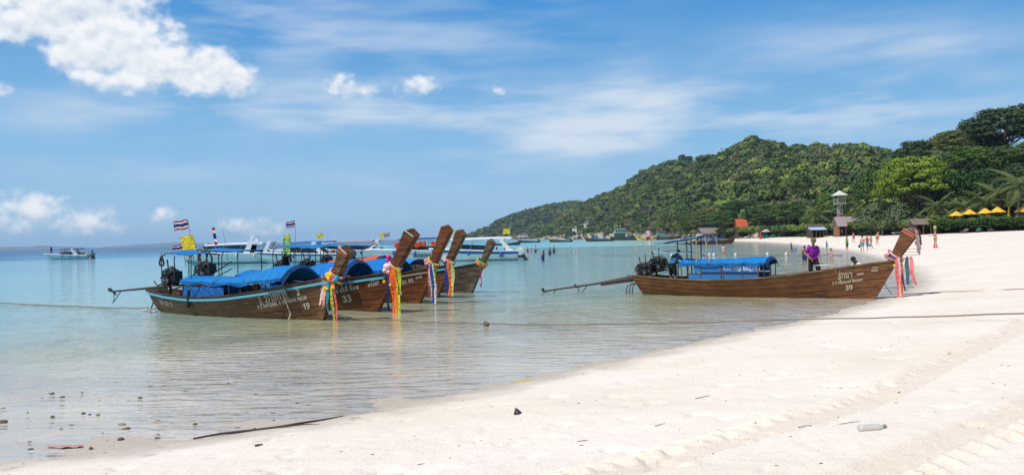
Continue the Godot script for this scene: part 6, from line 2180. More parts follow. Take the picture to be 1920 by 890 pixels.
func build_speedboats() -> void:
	var navy := Color(0.012, 0.055, 0.20)
	speedboat("white speedboat alone on the open water at the far left", Vector3(-101.3, 0, -183), PI + 0.06, {"length": 8.6, "stripe": Color(0.7, 0.72, 0.74), "roof": Color(0.02, 0.035, 0.07), "motor": Color(0.25, 0.27, 0.29), "roof_from": -0.32, "roof_to": 0.2, "roof_height": 2.45, "arch_at": -0.12, "arch_height": 2.4, "arch_run": 1.6, "motors": 3, "freeboard": 1.1, "bench": Color(0.2, 0.06, 0.05)})
	speedboat("white cabin cruiser with long black windows and a tall squared radar arch", Vector3(-36.8, 0, -105), PI + 0.03, {"length": 11.6, "stripe": Color(0.62, 0.68, 0.68), "stripe_low": 0.56, "stripe_high": 0.62, "roof": Color(0.74, 0.75, 0.76), "hard": true, "motor": Color(0.03, 0.03, 0.035), "roof_from": -0.36, "roof_to": 0.27, "roof_height": 2.75, "roof_thick": 0.16, "glass_from": -0.24, "glass_to": 0.36, "glass_height": 1.05, "arch_at": -0.26, "arch_height": 3.55, "arch_run": -1.0, "freeboard": 1.5, "bottom": Color(0.10, 0.38, 0.40), "fender_color": Color(0.6, 0.62, 0.62), "motors": 2})
	speedboat("white speedboat with low blue canopy in the middle of the cluster", Vector3(-26.5, 0, -103), PI - 0.03, {"length": 10.6, "stripe": Color(0.015, 0.10, 0.36), "roof": Color(0.015, 0.12, 0.42), "motor": Color(0.03, 0.03, 0.035), "roof_from": -0.34, "roof_to": 0.2, "roof_height": 2.75, "arch_at": -0.12, "arch_height": 2.6, "arch_run": 1.9, "glass_from": -0.2, "glass_to": 0.28, "glass_height": 0.6, "freeboard": 1.25, "motors": 3, "bench": Color(0.45, 0.10, 0.03)})
	speedboat("white speedboat with dusty pink canopy and a striped flag on its arch", Vector3(-22.6, 0, -116), PI, {"length": 11.4, "stripe": Color(0.66, 0.68, 0.70), "roof": Color(0.42, 0.30, 0.27), "motor": Color(0.03, 0.025, 0.03), "roof_from": -0.22, "roof_to": 0.40, "roof_height": 2.75, "droop": 0.3, "glass_from": -0.2, "glass_to": 0.36, "glass_height": 0.62, "arch_at": -0.28, "arch_height": 2.75, "arch_run": -2.0, "freeboard": 1.4, "arch_bands": [Color(0.45, 0.02, 0.04), Color(0.02, 0.03, 0.18), Color(0.45, 0.02, 0.04)], "motors": 4})
	var m := speedboat("white speedboat with navy canopy, black motors and MARINE lettered on its side", Vector3(-10.2, 0, -97), PI + 0.02, {"length": 11.2, "stripe": Color(0.30, 0.36, 0.42), "stripe_low": 0.70, "stripe_high": 0.75, "roof": navy, "motor": Color(0.012, 0.013, 0.016), "roof_from": -0.18, "roof_to": 0.30, "roof_height": 2.85, "arch_at": -0.30, "arch_height": 2.8, "arch_run": -1.6, "freeboard": 1.35, "motors": 4, "motor_tilt": -0.7, "glass_from": -0.2, "glass_to": 0.30, "glass_height": 0.5, "name": [["MARINE", -1.7, 0.42], ["GO", 1.6, 0.42]], "fenders": 4, "bottom": Color(0.30, 0.38, 0.39)})
	speedboat("white speedboat with long white roof, blue side stripe and white motors", Vector3(-3.75, 0, -92), PI - 0.02, {"length": 8.8, "stripe": Color(0.015, 0.09, 0.36), "stripe_low": 0.74, "stripe_high": 0.93, "roof": Color(0.75, 0.76, 0.77), "hard": true, "roof_thick": 0.14, "motor": Color(0.55, 0.56, 0.58), "roof_from": -0.42, "roof_to": 0.34, "roof_height": 2.72, "arch_at": -0.30, "arch_height": 2.62, "arch_run": 1.5, "freeboard": 1.3, "motors": 4, "motor_tilt": -0.5, "glass_from": -0.18, "glass_to": 0.33, "glass_height": 0.55, "name": [["GS", 2.3, 0.36]], "bottom": Color(0.34, 0.42, 0.43)})
	speedboat("white hardtop speedboat half hidden behind the low blue canopied one", Vector3(-30.5, 0, -122), PI + 0.05, {"length": 10.0, "stripe": Color(0.015, 0.09, 0.36), "roof": Color(0.74, 0.75, 0.76), "hard": true, "motor": Color(0.03, 0.03, 0.035), "roof_from": -0.36, "roof_to": 0.26, "roof_height": 2.8, "arch_at": -0.2, "arch_height": 2.85, "arch_run": 1.4, "freeboard": 1.3, "bench": Color(0.05, 0.16, 0.35)})
	speedboat("white speedboat with pale grey canopy behind the cabin cruiser's stern", Vector3(-40.5, 0, -126), PI - 0.04, {"length": 9.6, "stripe": Color(0.5, 0.06, 0.04), "roof": Color(0.6, 0.62, 0.64), "motor": Color(0.2, 0.2, 0.22), "roof_from": -0.3, "roof_to": 0.24, "roof_height": 2.75, "arch_at": -0.28, "arch_height": 2.9, "arch_run": -1.2, "freeboard": 1.25, "bench": Color(0.5, 0.10, 0.03)})
	for i in 12:
		var j := MB.new()
		j.tube([Vector3(0, 0.30, 0), Vector3(0, 0.15, 0), Vector3(0, -0.15, 0), Vector3(0, -0.3, 0)], [0.13, 0.25, 0.26, 0.2], 8, true, 0.55, Vector3.BACK)
		j.bx(Vector3(0, 0.0, 0.11), Vector3(0.3, 0.05, 0.03), 0.01)
		var x: float = [0.9, 1.25, 1.6, 3.0, 3.35, 3.7, -0.6, -1.0, 0.4, -2.1, -1.5, 2.1][i]
		var lj := part("life_jacket", j, cloth("jacket_orange", Color(0.75, 0.085, 0.02)), null, m.transform * Vector3(x, 2.08 - 0.1 * (i % 2), -1.2))
		tag(lj, "orange life jacket hanging under the navy canopy of the speedboat lettered MARINE", "life jacket", "life jackets under the navy canopy")
	var fl := m.transform
	for q in [["small yellow flag on the arch of the speedboat lettered MARINE", "yellow_flag", [[Color(0.72, 0.58, 0.04), 1.0]], -3.5, 0.6], ["tiny striped flag beside the yellow flag on the speedboat lettered MARINE", "striped_flag", TRI, -3.95, 0.55]]:
		flag(q[1], q[0], "flag", fl * Vector3(q[3], 2.75, 0.4), fl * Vector3(q[3], 3.5, 0.4), Vector2(0.5, 0.42), q[2], -1.0, "small flags on the speedboats")
	for q in [[Vector3(-18.3, 2.75, -115), "small yellow flag above the dusty pink canopied speedboat's arch", "yellow_flag", [[Color(0.72, 0.58, 0.04), 1.0]]], [Vector3(-17.6, 2.75, -115), "small striped flag above the dusty pink canopied speedboat's arch", "striped_flag", TRI], [Vector3(-24.4, 2.75, -103), "yellow flag on the low blue canopied speedboat", "yellow_flag", [[Color(0.72, 0.58, 0.04), 1.0]]], [Vector3(-28.6, 2.7, -103), "small yellow flag at the left end of the low blue canopy", "yellow_flag", [[Color(0.72, 0.58, 0.04), 1.0]]], [Vector3(-0.2, 2.7, -91), "small yellow flag on the white roofed speedboat", "yellow_flag", [[Color(0.72, 0.58, 0.04), 1.0]]]]:
		flag(q[2], q[1], "flag", q[0], q[0] + Vector3(0, 0.95, 0), Vector2(0.8, 0.6), q[3], -1.0, "small flags on the speedboats")

func build_people() -> void:
	var tan_ := Color(0.42, 0.22, 0.13)
	var pale := Color(0.55, 0.32, 0.22)
	var pinkish := Color(0.60, 0.28, 0.19)
	var brown := Color(0.16, 0.075, 0.04)
	var black := Color(0.012, 0.010, 0.009)
	var ob := Vector3(13.22, 0, -29.28) - Vector3(cos(HEADING), 0, -sin(HEADING)) * 4.56
	var boat := Transform3D(Basis(Vector3.UP, HEADING) * Basis.from_scale(Vector3(0.94, 1, 1)), ob)
	var pm := person("man in purple shirt and patterned cap standing in the aground boat, hand on hip", boat * Vector3(2.6, 0.54, 0.0), 0.1, 1.70, Color(0.36, 0.19, 0.11), ["cap", Color(0.13, 0.10, 0.055)], [["shirt", "tee", Color(0.27, 0.015, 0.34)], ["shorts", "shorts", Color(0.02, 0.02, 0.024)]],
		{"lean": 0.06, "head": [-0.35, 0.35], "arms": [[0.12, 0.16, 0.22], [-0.25, 0.55, 0.9, -0.55]], "legs": [[0.28, 0.16, 0.32], [0.0, 0.06, 0.05]]}, "people at the boat aground", true)
	var st := MB.new()
	st.tube([Vector3(0.13, 1.40, 0.10), Vector3(0.03, 1.25, 0.145), Vector3(-0.10, 1.08, 0.14), Vector3(-0.15, 0.98, 0.08)], 0.016, 6, true, 0.5)
	st.bx(Vector3(-0.15, 0.92, 0.06), Vector3(0.07, 0.14, 0.12), 0.02)
	part("shoulder_bag", st, mat("bag_black", Color(0.015, 0.015, 0.018), 0.6), pm)
	st = MB.new()
	st.quad(Vector3(-0.12, 1.43, 0.135), Vector3(0.12, 1.43, 0.135), Vector3(0.09, 1.34, 0.15), Vector3(-0.09, 1.34, 0.15))
	part("collar", st, mat("collar_navy", Color(0.03, 0.035, 0.09), 0.8), pm)
	person("man in white shirt standing behind the aground boat's bow, leaning over it", Vector3(13.72, -0.06, -31.35), -PI / 2 + 0.25, 1.68, brown, ["short", black], [["shirt", "tee", Color(0.62, 0.62, 0.64)], ["shorts", "shorts", Color(0.06, 0.06, 0.08)]],
		{"lean": 0.62, "head": [0.15, 0.15], "arms": [[0.9, 0.15, 0.3], [0.8, 0.1, 0.4]], "legs": [[0.25, 0.05, 0.35], [-0.15, 0.05, 0.2]]}, "people at the boat aground", true)
	person("man in blue shirt and black shorts bending over at the aground boat's stern", boat * Vector3(-3.3, 0.38, 0.42), 2.35, 1.66, brown, ["short", black], [["shirt", "tee", Color(0.03, 0.13, 0.26)], ["waist_cloth", "briefs", Color(0.14, 0.30, 0.46)], ["shorts", "shorts", Color(0.012, 0.014, 0.018)]],
		{"lean": 0.72, "head": [0.0, 0.4], "arms": [[0.9, 0.25, 0.3], [0.8, 0.3, 0.5]], "legs": [[0.2, 0.1, 0.25], [0.05, 0.1, 0.2]]}, "people at the boat aground", true)
	# bathers and walkers: label, x, z, yaw, height, depth of water they stand in, skin, hair, clothes, pose
	var list := [
		["dark bather standing waist deep, leftmost of the far waders", 1.71, -141.5, 2.6, 1.7, 0.75, brown, ["short", black], [["trunks", "trunks", Color(0.05, 0.05, 0.06)]], {}],
		["bather in red standing waist deep beside another far wader", 2.66, -140.3, 0.4, 1.7, 0.8, pinkish, ["short", black], [["shirt", "tank", Color(0.5, 0.06, 0.05)]], {}],
		["second far wader close beside the bather in red", 3.3, -139.0, -1.2, 1.62, 0.8, tan_, ["long", black], [["swimsuit", "swimsuit", Color(0.4, 0.08, 0.08)]], {}],
		["wader in black and white top with folded arms among the far waders", 4.1, -140.5, 0.0, 1.75, 0.55, brown, ["short", black], [["shirt", "tee", Color(0.4, 0.4, 0.42)], ["shorts", "shorts", Color(0.02, 0.02, 0.03)]], {"arms": [[0.6, 0.1, 1.5], [0.6, 0.1, 1.5]]}],
		["bare backed man in blue shorts leaning as he wades", 3.3, -86.5, 0.9, 1.72, 0.55, brown, ["short", black], [["shorts", "shorts", Color(0.03, 0.06, 0.30)]], {"lean": 0.35, "side": 0.25, "arms": [[-0.5, 0.7, 0.2], [-0.2, 0.5, 0.3]]}],
		["man in teal shirt wading knee deep beside a taller wader", 5.3, -113.0, 0.3, 1.62, 0.5, brown, ["short", black], [["shirt", "tee", Color(0.04, 0.22, 0.28)], ["shorts", "shorts", Color(0.03, 0.05, 0.1)]], {}],
		["taller dark wader with an arm stretched out to the right", 6.7, -128.0, -0.3, 1.75, 0.6, brown, ["short", black], [["shorts", "shorts", Color(0.03, 0.03, 0.04)]], {"arms": [[0.2, 1.2, 0.2], [0.1, 0.2, 0.2]]}],
		["swimmer with only dark head and shoulders above the water", 8.61, -117, 0.4, 1.7, 1.42, tan_, ["short", black], [], {}],
		["swimmer with reddish shoulders beside the dark headed swimmer", 9.25, -116.5, -0.5, 1.7, 1.38, pinkish, ["short", Color(0.12, 0.05, 0.03)], [], {}],
		["woman in white and pink swimsuit wading beyond the aground boat", 24.85, -94, 2.7, 1.68, 0.4, pinkish, ["short", Color(0.05, 0.03, 0.02)], [["bra", "bra", Color(0.7, 0.62, 0.62)], ["briefs", "briefs", Color(0.66, 0.6, 0.6)]], {"girth": 1.12, "arms": [[0.1, 0.35, 0.5], [0.4, 0.4, 0.9]]}],
		["red faced bather seen over the blue cabin of the aground boat", 18.68, -78, 1.0, 1.6, 1.1, Color(0.42, 0.10, 0.08), ["short", black], [["shirt", "tee", Color(0.62, 0.6, 0.62)]], {}],
		["child in pink hat and grey top holding a blue float ring", 35.1, -100.5, 0.5, 1.32, 0.12, tan_, ["hat", Color(0.65, 0.10, 0.25)], [["shirt", "tee", Color(0.16, 0.24, 0.28)], ["trunks", "trunks", Color(0.1, 0.16, 0.2)]], {}],
		["bare backed boy in navy trunks standing knee deep", 23.56, -64.4, 2.9, 1.62, 0.24, Color(0.20, 0.095, 0.05), ["short", black], [["trunks", "shorts", Color(0.02, 0.045, 0.16)]], {}],
		["bather half hidden behind the man in purple shirt", 25.6, -69.0, 0.5, 1.62, 0.25, pinkish, ["short", Color(0.16, 0.07, 0.04)], [["shirt", "tee", Color(0.45, 0.2, 0.28)]], {"arms": [[1.0, 0.2, 1.4], [0.1, 0.2, 0.2]]}],
		["small child in turquoise suit raising one arm at the water's edge", 42.6, -108.2, 0.6, 1.2, 0.0, tan_, ["short", black], [["suit", "trunks", Color(0.02, 0.30, 0.45)], ["shirt", "tee", Color(0.02, 0.30, 0.45)]], {"arms": [[0.1, 0.2, 0.3], [2.6, 0.5, 0.2]]}],
		["little girl in pale pink swimsuit standing in the shallows, hand to mouth", 25.63, -64.3, -0.9, 1.32, 0.2, pale, ["long", Color(0.03, 0.015, 0.01)], [["swimsuit", "swimsuit", Color(0.62, 0.38, 0.42)]], {"arms": [[0.6, 0.1, 1.8], [0.7, 0.1, 1.7]]}],
		["boy in bright green shirt and dark green shorts on the wet sand", 42.2, -100.7, 0.6, 1.78, 0.0, tan_, ["short", black], [["shirt", "tee", Color(0.10, 0.50, 0.06)], ["shorts", "shorts", Color(0.03, 0.10, 0.09)]], {}],
		["woman in striped swimsuit walking up the sand", 53.0, -124, 0.3, 1.66, 0.0, pinkish, ["short", Color(0.05, 0.03, 0.02)], [["swimsuit", "swimsuit", Color(0.30, 0.16, 0.16)]], {"girth": 1.1, "legs": [[0.2, 0.03, 0.1], [-0.2, 0.03, 0.2]]}],
		["bare backed man in cyan trunks holding a dark bag", 39.4, -89.9, 2.8, 1.84, 0.0, pinkish, ["short", Color(0.04, 0.03, 0.02)], [["trunks", "trunks", Color(0.08, 0.38, 0.50)]], {"girth": 1.1, "arms": [[0.0, 0.15, 0.1], [0.1, 0.3, 0.2]]}],
		["man in orange red shirt standing among the group on the sand", 41.3, -92.9, -1.6, 1.82, 0.0, pinkish, ["short", Color(0.05, 0.03, 0.02)], [["shirt", "tee", Color(0.62, 0.09, 0.04)], ["trunks", "shorts", Color(0.03, 0.22, 0.34)]], {"arms": [[0.9, 0.1, 0.6], [0.9, 0.2, 0.5]]}],
		["slim woman in dark bikini striding beside the man in orange red shirt", 43.4, -96.6, -1.3, 1.66, 0.0, pale, ["tail", Color(0.05, 0.03, 0.02)], [["bra", "bra", Color(0.05, 0.05, 0.06)], ["briefs", "briefs", Color(0.05, 0.05, 0.06)]], {"arms": [[0.8, 0.3, 0.7], [0.2, 0.2, 0.4]], "legs": [[0.3, 0.03, 0.1], [-0.3, 0.03, 0.3]]}],
		["broad man in black trunks bending over on the sand", 48.3, -105.7, 0.2, 1.76, 0.0, Color(0.66, 0.30, 0.16), ["none", black], [["trunks", "briefs", Color(0.012, 0.012, 0.014)]], {"girth": 1.25, "lean": 0.35, "head": [0.0, 0.5]}],
		["dark person walking near the bushes at the back of the beach", 72.6, -156.5, 1.5, 1.65, 0.0, brown, ["short", black], [["shirt", "tee", Color(0.03, 0.03, 0.035)], ["trousers", "trousers", Color(0.2, 0.2, 0.24)]], {"legs": [[0.3, 0.03, 0.1], [-0.3, 0.03, 0.2]]}],
		["person in white top and red skirt under the watchtower", 76.0, -184, 0.0, 1.75, 0.0, pale, ["long", black], [["shirt", "tee", Color(0.66, 0.64, 0.62)], ["skirt", "shorts", Color(0.4, 0.08, 0.06)]], {}],
		["woman in white top carrying a red bucket on the dry sand", 40.1, -78.6, -1.2, 1.68, 0.0, pinkish, ["tail", Color(0.08, 0.04, 0.025)], [["shirt", "tee", Color(0.66, 0.62, 0.68)], ["briefs", "briefs", Color(0.62, 0.6, 0.66)]], {"arms": [[0.5, 0.5, 0.4], [0.25, 0.25, 0.1]]}],
		["girl in grey bikini with pink shoes holding one arm out", 40.9, -77.2, -1.2, 1.60, 0.0, pinkish, ["short", Color(0.30, 0.16, 0.07)], [["bra", "bra", Color(0.13, 0.17, 0.18)], ["briefs", "briefs", Color(0.2, 0.2, 0.17)]], {"arms": [[0.4, 0.3, 1.6], [1.2, 0.3, 0.2]]}],
		["person in neon yellow shirt standing at the top of the beach", 69.4, -131, 2.8, 1.68, 0.0, tan_, ["short", black], [["shirt", "tee", Color(0.45, 0.55, 0.03)], ["shorts", "shorts", Color(0.16, 0.16, 0.17)]], {"girth": 1.1}],
	]
	for q in list:
		var y: float = 0.0 if q[5] > 0.0 else height_at(q[1], q[2], true)
		person(q[0], Vector3(q[1], y, q[2]), q[3], q[4], q[6], q[7], q[8], q[9], "people on the beach and in the shallow water", false, q[5])
	# crew on the speedboats
	for q in [["man standing on the bow of the speedboat at the far left", Vector3(-105.6, 1.28, -183), 0.8], ["man in blue at the stern of the speedboat at the far left", Vector3(-96.2, 0.40, -183), -0.6]]:
		person(q[0], q[1], q[2], 1.72, brown, ["short", black], [["shirt", "tee", Color(0.02, 0.05, 0.16)], ["trousers", "trousers", Color(0.02, 0.03, 0.08)]], {}, "crew and passengers on the speedboats")
	for q in [["passenger in dark clothes seated left of two on the far left speedboat", Vector3(-102.6, 0.55, -183), 0.4], ["passenger in dark clothes seated right of two on the far left speedboat", Vector3(-101.2, 0.55, -183.2), 0.2], ["dark haired passenger, first from the bow of the dusty pink canopied speedboat", Vector3(-25.0, 0.62, -116), 0.4], ["dark haired passenger amidships on the dusty pink canopied speedboat", Vector3(-22.6, 0.62, -116.2), 0.3], ["dark haired passenger by the arch of the dusty pink canopied speedboat", Vector3(-20.9, 0.62, -115.8), -0.3]]:
		person(q[0], q[1], q[2], 1.66, brown, ["short", black], [["shirt", "tee", Color(0.08, 0.07, 0.09)], ["trousers", "trousers", Color(0.03, 0.03, 0.05)]], {"legs": [[1.4, 0.08, 1.4], [1.4, 0.08, 1.4]]}, "crew and passengers on the speedboats")
	# what they carry
	var b := MB.new()
	b.lathe(Transform3D(Basis(), Vector3.ZERO), [Vector2(0.0, 0.0), Vector2(0.15, 0.0), Vector2(0.2, 0.36), Vector2(0.205, 0.37), Vector2(0.19, 0.36), Vector2(0.14, 0.02), Vector2(0, 0.02)], 14)
	var bucket := thing("bucket", "red plastic bucket carried by the woman in white top", "bucket", Vector3(39.72, height_at(40.1, -78.6) + 0.42, -78.4))
	part("bucket_body", b, mat("red_bucket", Color(0.62, 0.05, 0.02), 0.4), bucket)
	b = MB.new()
	var hoop := []
	for i in 11:
		var a := PI * i / 10.0
		hoop.append(Vector3(cos(a) * 0.2, 0.36 + sin(a) * 0.2, 0))
	b.tube(hoop, 0.008, 5)
	part("bucket_handle", b, mat("steel_rail", Color.BLACK), bucket)
	b = MB.new()
	var ring := []
	for i in 19:
		var a := TAU * i / 18.0
		ring.append(Vector3(cos(a) * 0.22, sin(a) * 0.22, 0))
	b.tube(ring, 0.075, 8, false)
	tag(part("float_ring", b, mat("float_blue", Color(0.03, 0.22, 0.55), 0.35), null, Vector3(35.4, 0.30, -100.2)), "blue inflatable ring held by the child in the pink hat", "float ring")
	b = MB.new()
	b.ball(Vector3(0, 0.14, 0), Vector3(0.13, 0.17, 0.09), 10, 7)
	b.tube([Vector3(0.08, 0.26, 0), Vector3(0, 0.42, 0), Vector3(-0.08, 0.26, 0)], 0.012, 5)
	tag(part("hand_bag", b, mat("bag_black", Color.BLACK), null, Vector3(39.02, height_at(39.4, -89.9) + 0.52, -89.8)), "dark bag in the hand of the man in cyan trunks", "bag")
	b = MB.new()
	b.bx(Vector3(0, 0.16, 0), Vector3(0.5, 0.3, 0.34), 0.03)
	b.bx(Vector3(0, 0.34, 0), Vector3(0.52, 0.06, 0.36), 0.02)
	tag(part("cool_box", b, mat("cool_box_blue", Color(0.16, 0.28, 0.34), 0.5), null, on_ground(46.3, -103.5)), "pale blue cool box on the sand beside the man in black trunks", "cool box")
	b = MB.new()
	for s in [-1.0, 1.0]:
		b.bx(Vector3(0.14 * s, 0.05, 0.1), Vector3(0.14, 0.08, 0.36), 0.03)
		b.rod(Vector3(0.14 * s, 0.05, 0.0), Vector3(0.12 * s, 0.36, 0.0), 0.055, 8)
	tag(part("pink_boots", b, mat("pink_rubber", Color(0.62, 0.05, 0.20), 0.5), null, Vector3(40.9, height_at(40.9, -77.2, true), -77.2)), "pink shoes and leggings worn by the girl in grey bikini", "shoes")

# ---------------------------------------------------------------- buildings and beach furniture
func shingle_roof(t: Node3D, called: String, m_: Material, w: float, d: float, y0: float, y1: float, rows: int, over := 0.4) -> void:
	var base := part(called, MB.new(), m_, t)
	var core := MB.new()
	for s in [-1.0, 1.0]:
		core.quad(Vector3(-w / 2 - over, y0 - 0.02, s * (d / 2 + over)), Vector3(w / 2 + over, y0 - 0.02, s * (d / 2 + over)), Vector3(w / 2 + over, y1 - 0.02, 0), Vector3(-w / 2 - over, y1 - 0.02, 0))
		for k in rows:
			var a := float(k) / rows
			var b := float(k + 1) / rows
			core.bar(Vector3(-w / 2 - over, lerpf(y0, y1, a) + 0.03, s * (d / 2 + over) * (1 - a)), Vector3(w / 2 + over, lerpf(y0, y1, a) + 0.03, s * (d / 2 + over) * (1 - a)), 0.12, 0.05)
			core.quad(Vector3(-w / 2 - over, lerpf(y0, y1, a) + 0.05, s * (d / 2 + over) * (1 - a)), Vector3(w / 2 + over, lerpf(y0, y1, a) + 0.05, s * (d / 2 + over) * (1 - a)), Vector3(w / 2 + over, lerpf(y0, y1, b) + 0.02, s * (d / 2 + over) * (1 - b)), Vector3(-w / 2 - over, lerpf(y0, y1, b) + 0.02, s * (d / 2 + over) * (1 - b)))
	base.mesh = core.mesh()
	var g := MB.new()
	for s in [-1.0, 1.0]:
		g.flat(Vector3(s * w / 2, y0, d / 2), Vector3(s * w / 2, y0, -d / 2), Vector3(s * w / 2, y1, 0))
	part("gable", g, mat("gable_wood", Color(0.12, 0.08, 0.05), 0.9), base)

func hut(label: String, at: Vector3, turn: float, w: float, d: float, wall: float, ridge: float, roof_m: Material, wall_m: Material, open_front := false) -> Node3D:
	var t := thing("beach_hut", label, "hut", at, turn, "huts behind the beach")
	var m := MB.new()
	m.bx(Vector3(0, wall / 2, -d / 2 + 0.06), Vector3(w, wall, 0.12))
	m.bx(Vector3(-w / 2 + 0.06, wall / 2, 0.06), Vector3(0.12, wall, d - 0.13))
	m.bx(Vector3(w / 2 - 0.06, wall / 2, 0.06), Vector3(0.12, wall, d - 0.13))
	if not open_front:
		for x in [-1.0, 1.0]:
			m.bx(Vector3(x * (w * 0.25 + 0.25), wall / 2, d / 2 - 0.06), Vector3(w * 0.5 - 0.51, wall, 0.11))
		m.bx(Vector3(0, wall - 0.2, d / 2 - 0.06), Vector3(0.99, 0.4, 0.11))
	part("wall", m, wall_m, t)
	m = MB.new()
	m.bx(Vector3(0, 0.05, 0), Vector3(w + 0.4, 0.1, d + 0.6), 0.02)
	part("floor", m, mat("hut_floor", Color(0.2, 0.15, 0.1), 0.9), t)
	for i in 4:
		m = MB.new()
		m.bx(Vector3(-w / 2 + 0.1 + (w - 0.2) * i / 3.0, wall / 2, d / 2 + 0.3), Vector3(0.13, wall, 0.13), 0.015)
		part("post", m, mat("hut_post", Color(0.13, 0.085, 0.05), 0.85), t)
	if not open_front:
		m = MB.new()
		m.bx(Vector3(0, 1.0, d / 2 - 0.09), Vector3(0.92, 1.95, 0.05), 0.01)
		part("door", m, mat("hut_door", Color(0.05, 0.035, 0.025), 0.7), t)
		for s in [-1.0, 1.0]:
			m = MB.new()
			m.bx(Vector3(s * (w * 0.25 + 0.25), wall * 0.55, d / 2 + 0.005), Vector3(0.9, 0.8, 0.03))
			part("window", m, mat("dark_pane", Color(0.02, 0.025, 0.03), 0.2), t)
	shingle_roof(t, "roof", roof_m, w, d, wall, ridge, 9)
	return t

func parasol(label: String, at: Vector3, open: bool, c: Color, half: float, high: float, called := "parasol", group := "yellow parasols above the hedge") -> Node3D:
	var t := thing(called, label, "parasol", at, rng.randf_range(-0.4, 0.4), group)
	var m := MB.new()
	m.rod(Vector3(0, 0, 0), Vector3(0, high, 0), 0.03, 8)
	part("pole", m, mat("parasol_pole", Color(0.40, 0.34, 0.26), 0.6), t)
	m = MB.new()
	if open:
		var n := 8
		for k in n:
			var a0 := TAU * k / n
			var a1 := TAU * (k + 1) / n
			var rows := []
			for i in 5:
				var q := i / 4.0
				var y := high - (high * 0.30) * q + 0.05 * sin(q * PI) * -1.0
				var line := []
				for j in 5:
					var f := j / 4.0
					var e := Vector3(cos(a0), 0, sin(a0)).lerp(Vector3(cos(a1), 0, sin(a1)), f) * half * q
					line.append(e + Vector3(0, y - 0.05 * sin(f * PI) * q, 0))
				rows.append(line)
			m.grid(rows, Vector3.UP, 1.0, 0.006)
	else:
		m.lathe(Transform3D(), [Vector2(0.26, high * 0.42), Vector2(0.24, high * 0.5), Vector2(0.14, high * 0.75), Vector2(0.07, high * 0.95), Vector2(0.0, high)], 10)
	part("canopy", m, cloth("parasol_" + c.to_html(), c, 0.7), t)
	if open:
		for k in 4:
			m = MB.new()
			var a := TAU * k / 4.0
			m.rod(Vector3(0, high * 0.62, 0), Vector3(cos(a) * half * 0.6, high * 0.80, sin(a) * half * 0.6), 0.012, 4)
			part("rib", m, mat("parasol_pole", Color.BLACK), t)
	return t

